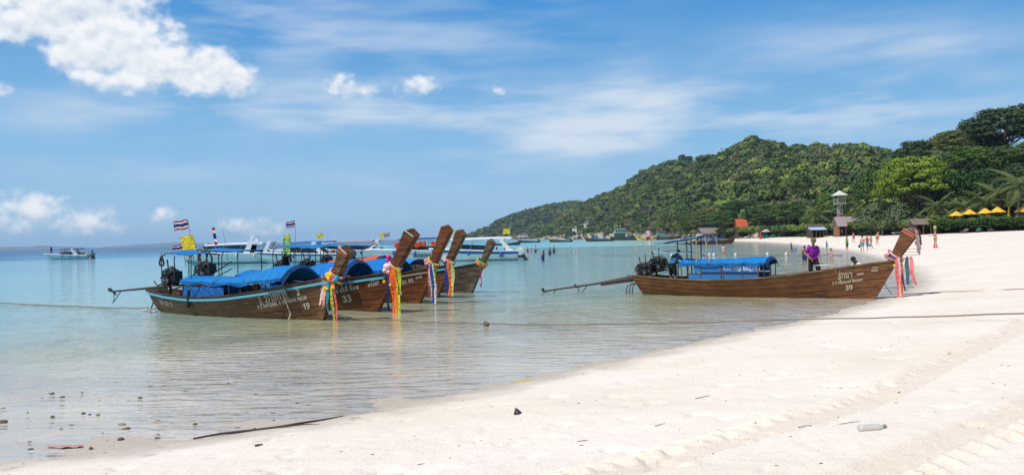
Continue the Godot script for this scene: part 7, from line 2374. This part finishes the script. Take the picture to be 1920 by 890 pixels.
func build_places() -> void:
	var thatch := mat("thatch", Color(0.24, 0.19, 0.145), 0.95)
	var grey_tin := mat("grey_roofing", Color(0.27, 0.24, 0.235), 0.8)
	var plank_wall := wood("hut_wall", Color(0.12, 0.06, 0.03), Color(0.30, 0.13, 0.05), Color(0.42, 0.2, 0.09), 0.85)
	var pale_wall := mat("pale_wall", Color(0.42, 0.42, 0.40), 0.85)
	hut("wooden hut with weathered grey pink shingle roof beside the watchtower", on_ground(77.2, -184.6) + Vector3(0, -0.1, 0), -0.1, 4.4, 4.0, 2.3, 4.5, mat("pink_grey_shingle", Color(0.36, 0.29, 0.29), 0.9), plank_wall, true)
	hut("small open hut with dark pointed thatched roof left of the watchtower", on_ground(74.0, -195), 0.1, 3.0, 2.6, 1.8, 3.3, mat("dark_thatch", Color(0.14, 0.12, 0.11), 0.95), mat("shade_wood", Color(0.05, 0.035, 0.025), 0.9), true)
	hut("thatched open pavilion under the bright yellow green trees", on_ground(71.6, -138.8) + Vector3(0, -0.2, 0), -0.2, 3.8, 3.0, 1.9, 2.9, thatch, mat("shade_wood", Color(0.05, 0.035, 0.025), 0.9), true)
	hut("bungalow with grey brown thatched roof above the rightmost parasols", Vector3(88.5, 6.2, -143.5), -0.4, 5.5, 4.0, 2.2, 4.6, thatch, mat("shade_wood", Color(0.05, 0.035, 0.025), 0.9))
	hut("house with bright orange tiled roof at the far end of the beach", on_ground(81.2, -283) + Vector3(0, 0.6, 0), 0.1, 3.4, 3.6, 2.2, 6.2, mat("orange_tiles", Color(0.66, 0.13, 0.045), 0.7), mat("shade_wood", Color(0.05, 0.035, 0.025), 0.9))
	hut("long pale shed with grey tin roof left of the orange roofed house", on_ground(79.5, -312), 0.25, 14.0, 6.0, 2.4, 4.6, grey_tin, pale_wall)
	var aw := thing("awning", "pale blue and white awning in front of the small dark thatched hut", "awning", on_ground(73.0, -191))
	var m := MB.new()
	m.grid([[Vector3(-2.0, 2.0, 1.2), Vector3(0, 1.95, 1.2), Vector3(2.0, 2.0, 1.2)], [Vector3(-2.0, 2.6, -1.0), Vector3(0, 2.55, -1.0), Vector3(2.0, 2.6, -1.0)]], Vector3.UP, 1.0, 0.02)
	part("awning_cloth", m, cloth("awning_sky", Color(0.36, 0.52, 0.64)), aw)
	for x in [-1.9, 1.9]:
		m = MB.new()
		m.rod(Vector3(x, 0, 1.15), Vector3(x, 2.0, 1.15), 0.04)
		part("post", m, mat("hut_post", Color.BLACK), aw)
	# watchtower
	var tw := thing("watchtower", "tall lattice watchtower with white pyramid roof rising from the trees", "watchtower", on_ground(78.0, -189.7), 0.12)
	var white := mat("tower_white", Color(0.60, 0.58, 0.55), 0.6)
	var red := mat("tower_red", Color(0.42, 0.05, 0.04), 0.6)
	for sx in [-1, 1]:
		for sz in [-1, 1]:
			m = MB.new()
			m.rod(Vector3(sx * 0.5, 0, sz * 0.5), Vector3(sx * 0.38, 7.6, sz * 0.38), 0.055, 6)
			part("leg", m, white, tw)
			m = MB.new()
			m.rod(Vector3(sx * 0.95, 7.7, sz * 0.95), Vector3(sx * 0.95, 9.6, sz * 0.95), 0.045, 6)
			part("cabin_post", m, white, tw)
	for i in 6:
		m = MB.new()
		var y := 0.6 + i * 1.2
		for s in [-1.0, 1.0]:
			m.rod(Vector3(-0.48, y, s * 0.48), Vector3(0.44, y + 1.1, s * 0.44), 0.03, 5)
			m.rod(Vector3(s * 0.48, y, 0.48), Vector3(s * 0.44, y + 1.1, -0.44), 0.03, 5)
			m.rod(Vector3(-0.48, y, s * 0.48), Vector3(0.48, y, s * 0.48), 0.03, 5)
		part("brace", m, red if i < 4 else white, tw)
	for q in [[3.6, 0.4], [2.0, 0.5], [5.2, 0.28]]:
		m = MB.new()
		m.bx(Vector3(0, q[0], 0.62), Vector3(1.0, q[1], 0.05), 0.01)
		part("sign_board", m, red, tw)
		m = MB.new()
		m.bx(Vector3(0, q[0], 0.655), Vector3(0.42, q[1] * 0.55, 0.015))
		part("sign_panel", m, white, tw)
	m = MB.new()
	m.bx(Vector3(0, 7.62, 0), Vector3(2.2, 0.12, 2.2), 0.02)
	part("platform", m, white, tw)
	for y in [8.15, 8.65]:
		m = MB.new()
		for s in [-1.0, 1.0]:
			m.rod(Vector3(-0.95, y, s * 0.95), Vector3(0.95, y, s * 0.95), 0.035, 5)
			m.rod(Vector3(s * 0.95, y, -0.95), Vector3(s * 0.95, y, 0.95), 0.035, 5)
		part("railing", m, white, tw)
	m = MB.new()
	for k in 4:
		var a := TAU * k / 4.0 + PI / 4
		var b := TAU * (k + 1) / 4.0 + PI / 4
		m.flat(Vector3(cos(a) * 2.0, 9.6, sin(a) * 2.0), Vector3(cos(b) * 2.0, 9.6, sin(b) * 2.0), Vector3(0, 10.8, 0))
		m.flat(Vector3(cos(a) * 2.0, 9.56, sin(a) * 2.0), Vector3(cos(b) * 2.0, 9.56, sin(b) * 2.0), Vector3(0, 9.7, 0))
	part("roof", m, mat("tower_roof", Color(0.62, 0.60, 0.57), 0.6), tw)
	# parasols above the hedge
	var gold := Color(0.80, 0.46, 0.04)
	var pr := [[73.5, 132.0, 2.75, true, "yellow parasol at the left end of the row, tilted lowest"], [75.1, 131, 3.0, true, "second open yellow parasol from the left end of the row"], [76.8, 129.5, 3.1, true, "third open yellow parasol from the left end of the row"], [78.2, 128.5, 3.25, true, "open yellow parasol just left of the folded one"], [79.4, 127.5, 3.25, false, "folded yellow parasol standing like a cone in the row"], [81.1, 126.6, 3.15, true, "yellow parasol cut by the right edge of the view"]]
	for q in pr:
		parasol(q[4], Vector3(q[0], 2.72, -q[1]), q[3], gold, 1.25, q[2])
	var lilac := Color(0.50, 0.40, 0.58)
	for q in [[78.4, -246.5, "lilac beach umbrella, left of the three in front of the trees"], [80.8, -245.0, "lilac beach umbrella, middle of the three in front of the trees"], [83.4, -246.0, "pale lilac beach umbrella, right of the three in front of the trees"]]:
		parasol(q[2], on_ground(q[0], q[1]), true, lilac, 1.5, 2.9, "beach_umbrella", "lilac umbrellas at the back of the beach")
	parasol("small yellow umbrella at the far left end of the beach", on_ground(80.6, -330), true, gold, 1.6, 2.8, "beach_umbrella", "umbrellas at the far end of the beach")
	# loungers and low tables along the hedge
	var lt: Node3D = null
	var lounge := [["grey sun lounger under the second yellow parasol", 71.2, -125.6], ["teal sun lounger between the second and third yellow parasols", 72.8, -124.6], ["brown sun lounger right of the teal one", 74.2, -123.8], ["dark sun lounger below the folded yellow parasol", 77.2, -122.0], ["slate sun lounger right of the dark one", 78.4, -121.2], ["tan sun lounger near the right edge", 79.8, -120.2]]
	var lc := [Color(0.10, 0.11, 0.13), Color(0.03, 0.12, 0.12), Color(0.18, 0.12, 0.09), Color(0.05, 0.05, 0.055), Color(0.08, 0.11, 0.15), Color(0.26, 0.2, 0.16)]
	for i in lounge.size():
		var q: Array = lounge[i]
		var t := thing("sun_lounger", q[0], "sun lounger", on_ground(q[1], q[2]), -0.8 + 0.2 * (i % 3), "sun loungers along the hedge")
		m = MB.new()
		m.bx(Vector3(0, 0.30, 0.3), Vector3(0.62, 0.10, 1.3), 0.03)
		m.box(Transform3D(Basis(Vector3.RIGHT, 0.6), Vector3(0, 0.50, -0.62)), Vector3(0.62, 0.10, 0.75), 0.03)
		part("mattress", m, cloth("lounger_%d" % i, lc[i]), t)
		m = MB.new()
		m.bx(Vector3(0, 0.22, 0.1), Vector3(0.68, 0.05, 1.9), 0.01)
		part("frame", m, mat("lounger_wood", Color(0.16, 0.09, 0.05), 0.7), t)
		for k in 4:
			m = MB.new()
			m.bx(Vector3([-0.28, 0.28][k % 2], 0.1, [-0.7, 0.9][k / 2]), Vector3(0.06, 0.2, 0.06))
			part("leg", m, mat("lounger_wood", Color.BLACK), t)
	# green beach chairs and a red stand far left along the trees
	for i in 6:
		var x: float = [77.6, 79.0, 80.4, 81.8, 83.2, 84.6][i]
		var t := thing("beach_chair", ["green canvas chair left of the lilac umbrellas", "green canvas chair beside the red stand", "green canvas chair below the left lilac umbrella", "green canvas chair below the middle lilac umbrella", "green canvas chair below the right lilac umbrella", "green canvas chair right of the lilac umbrellas"][i], "beach chair", on_ground(x - 1.0, -243 - (i % 2)), 0.3, "green chairs under the lilac umbrellas")
		m = MB.new()
		m.box(Transform3D(Basis(Vector3.RIGHT, -0.5), Vector3(0, 0.55, -0.2)), Vector3(0.9, 1.0, 0.05), 0.01)
		m.bx(Vector3(0, 0.35, 0.25), Vector3(0.9, 0.05, 0.7), 0.01)
		part("canvas", m, cloth("chair_green", Color(0.015, 0.16, 0.09)), t)
		for k in 4:
			m = MB.new()
			m.bx(Vector3([-0.4, 0.4][k % 2], 0.17, [-0.2, 0.5][k / 2]), Vector3(0.05, 0.34, 0.05))
			part("leg", m, mat("hut_post", Color.BLACK), t)
	var rs := thing("red_stand", "tall red stand among the green chairs at the back of the beach", "stand", on_ground(75.6, -243))
	m = MB.new()
	m.lathe(Transform3D(), [Vector2(0.42, 0.0), Vector2(0.36, 0.8), Vector2(0.2, 1.5), Vector2(0.12, 2.1), Vector2(0, 2.15)], 8)
	part("stand_body", m, mat("red_plastic", Color(0.45, 0.03, 0.025), 0.5), rs)
	var bench := thing("low_platform", "low pale wooden platform at the edge of the bushes", "platform", on_ground(71.5, -146.8), 0.1)
	m = MB.new()
	m.bx(Vector3(0, 0.5, 0), Vector3(3.2, 0.10, 1.0), 0.02)
	part("top", m, mat("bleached_wood", Color.BLACK), bench)
	for x in [-1.4, 1.4]:
		m = MB.new()
		m.bx(Vector3(x, 0.22, 0), Vector3(0.12, 0.45, 0.9))
		part("leg", m, mat("hut_post", Color.BLACK), bench)
	# small ladder bench just right of the prow
	var lb := thing("wooden_rack", "low dark wooden rack standing on the sand right of the prow", "rack", on_ground(33.6, -67.5), 0.2)
	for i in 3:
		m = MB.new()
		m.rod(Vector3(-0.9, 0.12 + 0.25 * i, 0), Vector3(0.9, 0.10 + 0.25 * i, 0), 0.025, 5)
		part("rail", m, mat("pale_wood", Color(0.42, 0.36, 0.22), 0.8), lb)
	for x in [-0.92, 0.92]:
		m = MB.new()
		m.rod(Vector3(x, 0, 0), Vector3(x, 0.75, 0), 0.06, 6)
		part("post", m, mat("hut_post", Color.BLACK), lb)
	# white villas on the far slopes
	var vills := [["white villa with long terrace low on the far headland", 17.5, -1395, 14.0], ["small white house halfway up the main hill, left of two", 68.0, -862, 5.0], ["small white house halfway up the main hill, right of two", 78.5, -838, 5.0], ["white house by the shore at the foot of the far headland", 24.0, -1392, 8.0]]
	for q in vills:
		var at := Vector3(q[1], hill(q[1], q[2]) + 6.0, q[2])
		var t := thing("villa", q[0], "house", at, -0.2, "white houses on the slopes")
		t.scale = Vector3(1.0, 0.6, 1.0)
		m = MB.new()
		m.bx(Vector3(0, 1.8, 0), Vector3(q[3], 3.6, 6.0), 0.05)
		m.bx(Vector3(q[3] * 0.25, 5.0, -0.5), Vector3(q[3] * 0.4, 2.8, 5.0), 0.05)
		m.bx(Vector3(0, -3.0, 0), Vector3(q[3], 6.0, 5.9))
		part("wall", m, mat("white_wall", Color(0.66, 0.65, 0.63), 0.7), t)
		m = MB.new()
		m.bx(Vector3(0, 3.72, 0), Vector3(q[3] + 1.0, 0.22, 7.0), 0.03)
		m.bx(Vector3(q[3] * 0.25, 6.5, -0.5), Vector3(q[3] * 0.4 + 1.0, 0.22, 6.0), 0.03)
		part("roof", m, grey_tin, t)
		for i in 4:
			m = MB.new()
			m.bx(Vector3(q[3] * (-0.36 + 0.24 * i), 1.9, 3.02), Vector3(q[3] * 0.13, 1.7, 0.08))
			part("window", m, mat("dark_pane", Color(0.02, 0.025, 0.03), 0.2), t)
	# fishing boats with wheelhouses at the end of the bay
	for q in [["green fishing boat with a white two storey wheelhouse", Vector3(66, 0, -475), 1.0, Color(0.025, 0.10, 0.065), Color(0.60, 0.62, 0.62)], ["pale green fishing boat with small cabin behind the yellow boat", Vector3(89, 0, -470), 0.75, Color(0.16, 0.30, 0.24), Color(0.30, 0.42, 0.34)]]:
		var t := thing("fishing_boat", q[0], "fishing boat", q[1], 0.1, "fishing boats at the end of the bay")
		t.scale = Vector3.ONE * q[2]
		m = MB.new()
		for s in [-1.0, 1.0]:
			var rows := []
			for v in 4:
				var line := []
				for i in 15:
					var k := i / 14.0
					line.append(Vector3((k - 0.5) * 15 + v * 0.25 * k, lerpf(-0.4, 1.8 + 1.6 * pow(absf(k - 0.4) * 1.6, 2.0), v / 3.0), s * (2.1 * sqrt(maxf(0.0, 1.0 - pow(absf(k - 0.45) * 1.85, 3.0))) * (0.7 + 0.1 * v) + 0.03)))
				rows.append(line)
			m.grid(rows, Vector3(0, 0, s))
		m.bx(Vector3(-0.8, 1.7, 0), Vector3(12, 0.12, 3.2))
		part("hull", m, mat("fish_" + q[3].to_html(), q[3], 0.6), t)
		m = MB.new()
		m.bx(Vector3(-2.0, 3.1, 0), Vector3(6.2, 2.7, 3.0), 0.06)
		part("wheelhouse", m, mat("fish_" + q[3].to_html(), q[3], 0.6), t)
		m = MB.new()
		m.bx(Vector3(-2.0, 5.4, 0), Vector3(5.8, 1.9, 2.8), 0.06)
		part("upper_cabin", m, mat("fish_cabin_" + q[4].to_html(), q[4], 0.5), t)
		for i in 4:
			m = MB.new()
			m.bx(Vector3(-4.1 + i * 1.4, 5.55, 1.41), Vector3(0.95, 0.85, 0.05))
			part("window", m, mat("dark_pane", Color(0.02, 0.025, 0.03), 0.2), t)
		m = MB.new()
		m.bx(Vector3(-2.0, 6.5, 0), Vector3(7.0, 0.18, 3.8), 0.03)
		part("roof", m, mat("fish_roof", Color(0.5, 0.52, 0.52), 0.6), t)
		m = MB.new()
		m.rod(Vector3(-1.5, 6.5, 0), Vector3(-1.5, 9.0, 0), 0.07)
		m.bx(Vector3(-1.5, 8.6, 0), Vector3(0.5, 0.5, 0.1), 0.02)
		part("mast", m, mat("white_paint", Color(0.75, 0.76, 0.78), 0.7), t)
	# faint islands on the horizon
	for q in [["island_ridge", -2990, -7400, 900, 42], ["island_ridge", -4350, -6900, 700, 46], ["island_ridge", -1500, -7800, 900, 24]]:
		m = MB.new()
		var rows := []
		for j in 7:
			var line := []
			for i in 41:
				var k := i / 40.0
				var h: float = q[4] * pow(sin(PI * k), 0.8) * (0.75 + 0.5 * land_noise.get_noise_2d(i * 9.0 + q[1], 3.0)) * sin(PI * j / 6.0)
				line.append(Vector3((k - 0.5) * q[3] * 2.0, maxf(h, 0.0) - 1.0, (j - 3.0) * 90.0))
			rows.append(line)
		m.grid(rows, Vector3.UP)
		tag(part("distant_island", m, mat("far_forest", Color(0.12, 0.15, 0.12), 0.9), null, Vector3(q[1], 0, q[2])), "", "", "", "structure")

# ---------------------------------------------------------------- ropes, floats and what lies on the sand
func rope(called: String, label: String, pts: Array, r: float, c: Color, category := "rope") -> void:
	var m := MB.new()
	var line := []
	for i in pts.size() - 1:
		for k in 8:
			var q := k / 8.0
			line.append(pts[i].lerp(pts[i + 1], q) + Vector3(0, -0.02 * sin(q * PI) + 0.006 * sin((i * 8 + k) * 2.3), 0.008 * sin((i * 8 + k) * 1.7)))
	line.append(pts[-1])
	m.tube(line, r, 6)
	tag(part(called, m, mat("rope_" + c.to_html(), c, 0.9), null), label, category)

func stone_mesh(r: float, squash: float) -> MB:
	var m := MB.new()
	m.ball(Vector3.ZERO, Vector3(r, r * squash, r * rng.randf_range(0.6, 0.95)), 9, 6)
	for i in m.v.size():
		var q := m.v[i]
		var k := 1.0 + 0.28 * land_noise.get_noise_3d(q.x / r * 60.0, q.y / r * 60.0 + r * 9000.0, q.z / r * 60.0)
		m.v[i] = q * k
	return m

func build_small_things() -> void:
	var hemp := Color(0.16, 0.125, 0.085)
	rope("mooring_rope", "long taut rope with a knot running from the nearest boat's bow up the sand", [Vector3(-6.35, 0.10, -26.1), Vector3(-3.6, 0.06, -24.7), Vector3(-0.82, 0.07, -23.02), Vector3(2.0, 0.07, -22.2), Vector3(7.4, 0.24, -20.8), Vector3(10.05, 0.80, -15.8), Vector3(12.0, 1.35, -11.5)], 0.016, Color(0.21, 0.15, 0.11))
	var kn := MB.new()
	for i in 5:
		kn.ball(Vector3(rng.randf_range(-0.06, 0.06), rng.randf_range(-0.04, 0.06), rng.randf_range(-0.05, 0.05)), Vector3.ONE * rng.randf_range(0.05, 0.075), 8, 5)
	tag(part("rope_knot", kn, mat("knot_weed", hemp, 0.9), null, Vector3(-0.82, 0.08, -23.02)), "bulky weed hung knot in the middle of the long rope", "knot")
	rope("stern_line", "sagging rope on the water running left from the nearest boat's stern", [Vector3(-14.3, 0.12, -31.3), Vector3(-15.5, 0.05, -32.2), Vector3(-18.5, 0.03, -34.0), Vector3(-23.9, 0.04, -37.2), Vector3(-29.0, 0.02, -40.2)], 0.024, Color(0.22, 0.175, 0.11))
	rope("bow_line", "thin rope from the aground boat's bow across the sand to the right edge", [Vector3(13.75, 0.55, -29.6), Vector3(14.2, 0.10, -30.0), Vector3(15.3, 0.24, -28.8), Vector3(16.3, 0.54, -25.5), Vector3(17.2, 1.0, -21.0)], 0.014, Color(0.30, 0.20, 0.15))
	var a := Transform3D(Basis(Vector3.UP, HEADING) * Basis.from_scale(Vector3(0.9, 1, 1)), Vector3(-6.17, 0, -25.83) - Vector3(cos(HEADING), 0, -sin(HEADING)) * 4.365)
	rope("hanging_rope", "pale rope end looped over the rail of the boat numbered 19", [a * Vector3(3.35, 1.05, 0.35), a * (on_hull(3.42, 0.90, 0.08)), a * (on_hull(3.46, 0.55, 0.06)), a * (on_hull(3.52, 0.2, 0.07)), a * (on_hull(3.62, 0.02, 0.2) + Vector3(0.1, 0, 0.2))], 0.02, Color(0.50, 0.43, 0.33))
	# swimming line with floats
	var fl := [Vector3(5.9, 0.02, -111.7), Vector3(13.6, 0.02, -102.7), Vector3(17.3, 0.02, -93.1), Vector3(23.7, 0.02, -92.4), Vector3(25.3, 0.02, -90.6), Vector3(29.2, 0.02, -89.5), Vector3(31.3, 0.02, -87.2), Vector3(34.5, 0.02, -83.5)]
	rope("swim_line", "thin rope with floats marking the swimming area", fl, 0.03, Color(0.10, 0.09, 0.07))
	var fm := MB.new()
	fm.lathe(Transform3D(), [Vector2(0, -0.1), Vector2(0.13, -0.06), Vector2(0.16, 0.06), Vector2(0.12, 0.2), Vector2(0.05, 0.26), Vector2(0, 0.27)], 10)
	var fmesh := fm.mesh()
	var names := ["white float at the left end of the swimming line", "white float second along the swimming line", "white float third along the swimming line, by the woman wading", "white float fourth along the swimming line", "white float fifth along the swimming line", "white float sixth along the swimming line, near the boy in navy trunks", "white float at the right end of the swimming line"]
	for i in 7:
		tag(part("float", fmesh, mat("float_white", Color(0.72, 0.72, 0.70), 0.5), null, [Vector3(18.5, 0.03, -92.9), Vector3(22.8, 0.03, -92.5), Vector3(23.3, 0.03, -92.4), Vector3(25.3, 0.03, -90.6), Vector3(28.6, 0.03, -89.6), Vector3(30.3, 0.03, -88.4), Vector3(32.2, 0.03, -86.2)][i]), names[i], "float", "floats on the swimming line")
	# driftwood
	var br := MB.new()
	var bp := [Vector3(-4.14, 0, -10.24), Vector3(-3.85, 0, -10.42), Vector3(-3.5, 0, -10.62), Vector3(-3.2, 0, -10.70), Vector3(-2.92, 0, -10.76), Vector3(-2.66, 0, -11.1), Vector3(-2.46, 0, -11.42)]
	for i in bp.size():
		bp[i].y = height_at(bp[i].x, bp[i].z, true) + 0.016 + 0.012 * sin(i * 1.9)
	br.tube(bp, [0.011, 0.016, 0.020, 0.019, 0.017, 0.011, 0.005], 7)
	br.tube([bp[3], bp[4] + Vector3(0.06, 0.02, 0.16), bp[4] + Vector3(0.30, 0.01, 0.12)], [0.012, 0.008, 0.003], 6)
	tag(part("driftwood_branch", br, wood("driftwood", Color(0.025, 0.018, 0.016), Color(0.07, 0.05, 0.045), Color(0.14, 0.11, 0.1), 0.85), null), "long thin dark driftwood branch lying at the water's edge", "branch")
	var sticks := [[Vector3(-2.98, 0, -9.10), Vector3(-2.88, 0, -9.16), 0.018, "short dark stub of wood on the sand below the long branch"], [Vector3(-2.28, 0, -10.95), Vector3(-2.08, 0, -11.05), 0.007, "small dry twig just right of the long branch"], [Vector3(0.58, 0, -7.60), Vector3(0.72, 0, -7.66), 0.007, "short straight twig in the middle of the sand"], [Vector3(2.62, 0, -7.42), Vector3(2.78, 0, -7.47), 0.006, "thin twig just above the plastic bottle"], [Vector3(2.98, 0, -7.38), Vector3(3.28, 0, -7.46), 0.006, "longer pale twig up right of the plastic bottle"], [Vector3(1.40, 0, -8.05), Vector3(1.56, 0, -8.2), 0.006, "bent twig right of the dark shell"], [Vector3(2.2, 0, -9.8), Vector3(2.5, 0, -10.0), 0.008, "brown twig on the sand near the wheel tracks' far end"], [Vector3(-0.9, 0, -7.2), Vector3(-0.82, 0, -7.26), 0.006, "tiny curved twig low in the middle of the sand"]]
	for q in sticks:
		var m := MB.new()
		var p0: Vector3 = q[0]
		var p2: Vector3 = q[1]
		var tr: float = q[2] * (0.55 if q[2] < 0.015 else 0.8)
		p0.y = height_at(p0.x, p0.z, true) + tr * 0.6
		p2.y = height_at(p2.x, p2.z, true) + tr * 0.6
		p2 = p0.lerp(p2, 0.75)
		m.tube([p0, p0.lerp(p2, 0.5) + Vector3(0.01, 0.006, 0.012), p2], [tr, tr * 0.9, tr * 0.5], 6)
		tag(part("twig", m, wood("twig_wood", Color(0.06, 0.045, 0.035), Color(0.13, 0.095, 0.07), Color(0.22, 0.17, 0.13), 0.85), null), q[3], "twig", "twigs on the sand")
	var sh := MB.new()
	sh.lathe(Transform3D(Basis(Vector3.BACK, 0.25), Vector3.ZERO), [Vector2(0.055, -0.01), Vector2(0.05, 0.02), Vector2(0.022, 0.06), Vector2(0.0, 0.085)], 5, false)
	tag(part("dark_shell", sh, mat("shell_dark", Color(0.03, 0.026, 0.028), 0.6), null, on_ground(0.02, -9.74)), "pointed dark shell standing on the bare sand", "shell")
	# crushed plastic bottle
	var bt := thing("plastic_bottle", "crushed clear plastic bottle lying on the sand", "bottle", on_ground(3.06, -6.92) + Vector3(0, 0.03, 0), 0.15)
	var bm := MB.new()
	bm.lathe(Transform3D(Basis(Vector3.BACK, -PI / 2).scaled(Vector3(1, 0.75, 1)), Vector3(-0.1, 0, 0)), [Vector2(0.0, 0.0), Vector2(0.030, 0.0), Vector2(0.036, 0.02), Vector2(0.031, 0.05), Vector2(0.036, 0.08), Vector2(0.030, 0.11), Vector2(0.036, 0.15), Vector2(0.028, 0.19), Vector2(0.013, 0.225), Vector2(0.013, 0.24)], 12)
	part("bottle_body", bm, mat("clear_plastic", Color(0.62, 0.62, 0.58, 0.45), 0.12, 0.0, {"transparency": BaseMaterial3D.TRANSPARENCY_ALPHA}), bt)
	bm = MB.new()
	bm.lathe(Transform3D(Basis(Vector3.BACK, -PI / 2), Vector3(0.135, 0, 0)), [Vector2(0.016, 0.0), Vector2(0.016, 0.02), Vector2(0.0, 0.021)], 10, false)
	part("bottle_cap", bm, mat("cap_grey", Color(0.25, 0.25, 0.24), 0.5), bt)
	var pk := MB.new()
	var rows := []
	for i in 6:
		var line := []
		for j in 9:
			line.append(Vector3((j - 4) * 0.055, 0.012 + 0.012 * sin(j * 1.9 + i * 2.2), (i - 2.5) * 0.026 * (1.0 - absf(j - 4) * 0.14)))
		rows.append(line)
	pk.grid(rows, Vector3.UP, 1.0, 0.003)
	tag(part("plastic_scrap", pk, mat("pink_plastic", Color(0.52, 0.27, 0.26), 0.4), null, Vector3(-5.68, 0.005, -10.05)), "pink scrap of plastic washed up in the shallows at the lower left", "plastic scrap")
	var yb := stone_mesh(0.16, 0.2)
	tag(part("sponge", yb, mat("sponge_yellow", Color(0.50, 0.36, 0.16), 0.9), null, on_ground(0.13, -14.0)), "flat yellowish sponge at the waterline in the middle", "sponge")
	# stones and bits of coral on the flats: the larger ones singly
	var kinds := []
	for k in 5:
		kinds.append(stone_mesh(0.06, rng.randf_range(0.35, 0.8)).mesh())
	var sm := [mat("stone_grey", Color(0.10, 0.095, 0.08), 0.9), mat("stone_brown", Color(0.13, 0.10, 0.06), 0.9), mat("stone_pale", Color(0.28, 0.24, 0.17), 0.9)]
	var spots := [[-5.55, -11.25, 1.5, 2, "upright pale coral lump beside a flat stone on the flats"], [-5.35, -11.0, 1.3, 1, "flat brown stone below the upright coral lump"], [-6.2, -13.2, 1.4, 0, "round dark stone farthest out on the flats"], [-7.45, -11.6, 1.8, 1, "broad brown stone at the left edge of the flats"], [-3.42, -12.5, 0.9, 0, "dark stone in the water above the long branch"], [-6.55, -12.1, 1.0, 0, "dark stone first of three small ones in a row"], [-6.4, -12.0, 0.7, 0, "dark stone middle of three small ones in a row"], [-6.25, -11.95, 0.8, 1, "brown stone last of three small ones in a row"], [-7.6, -13.4, 1.3, 0, "dark stone pair member by the left edge, far out"], [-8.0, -13.8, 1.1, 1, "brown stone by the left edge, farthest out"], [-5.15, -10.4, 1.2, 0, "dark tilted stone near the pink plastic"], [-5.3, -9.95, 0.9, 0, "slate grey stone just right of the pink plastic"], [-6.05, -9.95, 1.1, 0, "slate grey flat stone just left of the pink plastic"], [-4.5, -11.2, 0.8, 1, "brown stone between the coral lump and the branch"], [-4.75, -10.6, 0.7, 0, "small dark stone near the branch's left end"], [-6.9, -11.9, 0.9, 1, "brown stone between the left edge and the three small ones"]]
	for q in spots:
		var o := part("stone", kinds[q[3] + int(q[2] > 1.0)], sm[q[3]], null, on_ground(q[0], q[1]) * Vector3(1, 0, 1) + Vector3(0, maxf(-0.01, height_at(q[0], q[1], true)) + 0.01, 0))
		o.rotation.y = rng.randf() * TAU
		o.scale = Vector3(1, 0.8, 1) * q[2] * 0.62
		tag(o, q[4], "stone", "stones on the sand flats")
	# countless bits: pebbles, weed, shell grit
	var places := []
	var tints := []
	for i in 2170:
		var x := rng.randf_range(-9.0, -2.0)
		var z := rng.randf_range(-14.5, -8.0)
		if i >= 330:
			x = rng.randf_range(-7.0, 17.0)
			z = -rng.randf_range(5.5, 30.0)
		var s := shore_distance(x, z)
		if (i < 330 and (s > 0.5 or s < -5.0 or land_noise.get_noise_2d(x * 90.0, z * 90.0) < rng.randf_range(-0.35, 0.3))) or (i >= 330 and s < 0.3):
			continue
		if i >= 330 and sand_noise.get_noise_2d(x * 1.2, z * 1.2) < rng.randf_range(-0.5, 0.5):
			continue
		var r := rng.randf_range(0.005, 0.012) if i >= 330 else 0.006 + 0.026 * pow(rng.randf(), 3.0)
		var b := Basis(Vector3.UP, rng.randf() * TAU).scaled(Vector3(r * rng.randf_range(1, 2.2), r * rng.randf_range(0.25, 0.6), r) / 0.06)
		places.append(Transform3D(b, Vector3(x, maxf(height_at(x, z, true), -0.002) + r * 0.2, z)))
		var k := rng.randf()
		tints.append(Color(0.10, 0.085, 0.065) if k < 0.45 else (Color(0.22, 0.17, 0.10) if k < 0.8 else Color(0.05, 0.045, 0.045)))
	var mb := stone_mesh(0.06, 0.6)
	multi("pebbles_and_weed", mb, mat("pebble", Color(1, 1, 1), 0.9, 0.0, {"vertex_color_use_as_albedo": true}), places, tints, null)
	tag(get_node("pebbles_and_weed"), "scattered pebbles, weed and shell grit on the sand and flats", "debris", "", "stuff")

func _ready() -> void:
	rng.seed = 4242
	var cam := Camera3D.new()
	cam.name = "camera"
	cam.fov = 33.054
	cam.position = EYE
	cam.rotation_order = EULER_ORDER_ZXY
	cam.basis = Basis(Vector3.BACK, -0.0221) * Basis(Vector3.RIGHT, 0.00127)
	cam.far = 12000.0
	cam.near = 0.1
	cam.current = true
	add_child(cam)
	var we := WorldEnvironment.new()
	we.name = "environment"
	var e := Environment.new()
	var sky := Sky.new()
	var pan := PanoramaSkyMaterial.new()
	pan.panorama = ImageTexture.create_from_image(make_sky())
	sky.sky_material = pan
	e.background_mode = Environment.BG_SKY
	e.sky = sky
	e.tonemap_mode = Environment.TONE_MAPPER_LINEAR
	e.tonemap_exposure = 1.0
	e.sdfgi_enabled = true
	e.ssao_enabled = true
	e.ssil_enabled = true
	e.fog_enabled = true
	e.fog_density = 0.00011
	e.fog_light_color = Color(0.72, 0.85, 0.97)
	we.environment = e
	add_child(we)
	var sun := DirectionalLight3D.new()
	sun.name = "sun"
	sun.light_energy = 1.4
	sun.light_color = Color(1.0, 0.96, 0.90)
	sun.light_angular_distance = 0.5
	sun.shadow_enabled = true
	sun.look_at_from_position(Vector3(-0.42, 0.85, 0.30), Vector3.ZERO)
	add_child(sun)
	build_land()
	build_water()
	build_forest()
	build_trees()
	build_longtails()
	build_speedboats()
	build_people()
	build_places()
	build_small_things()
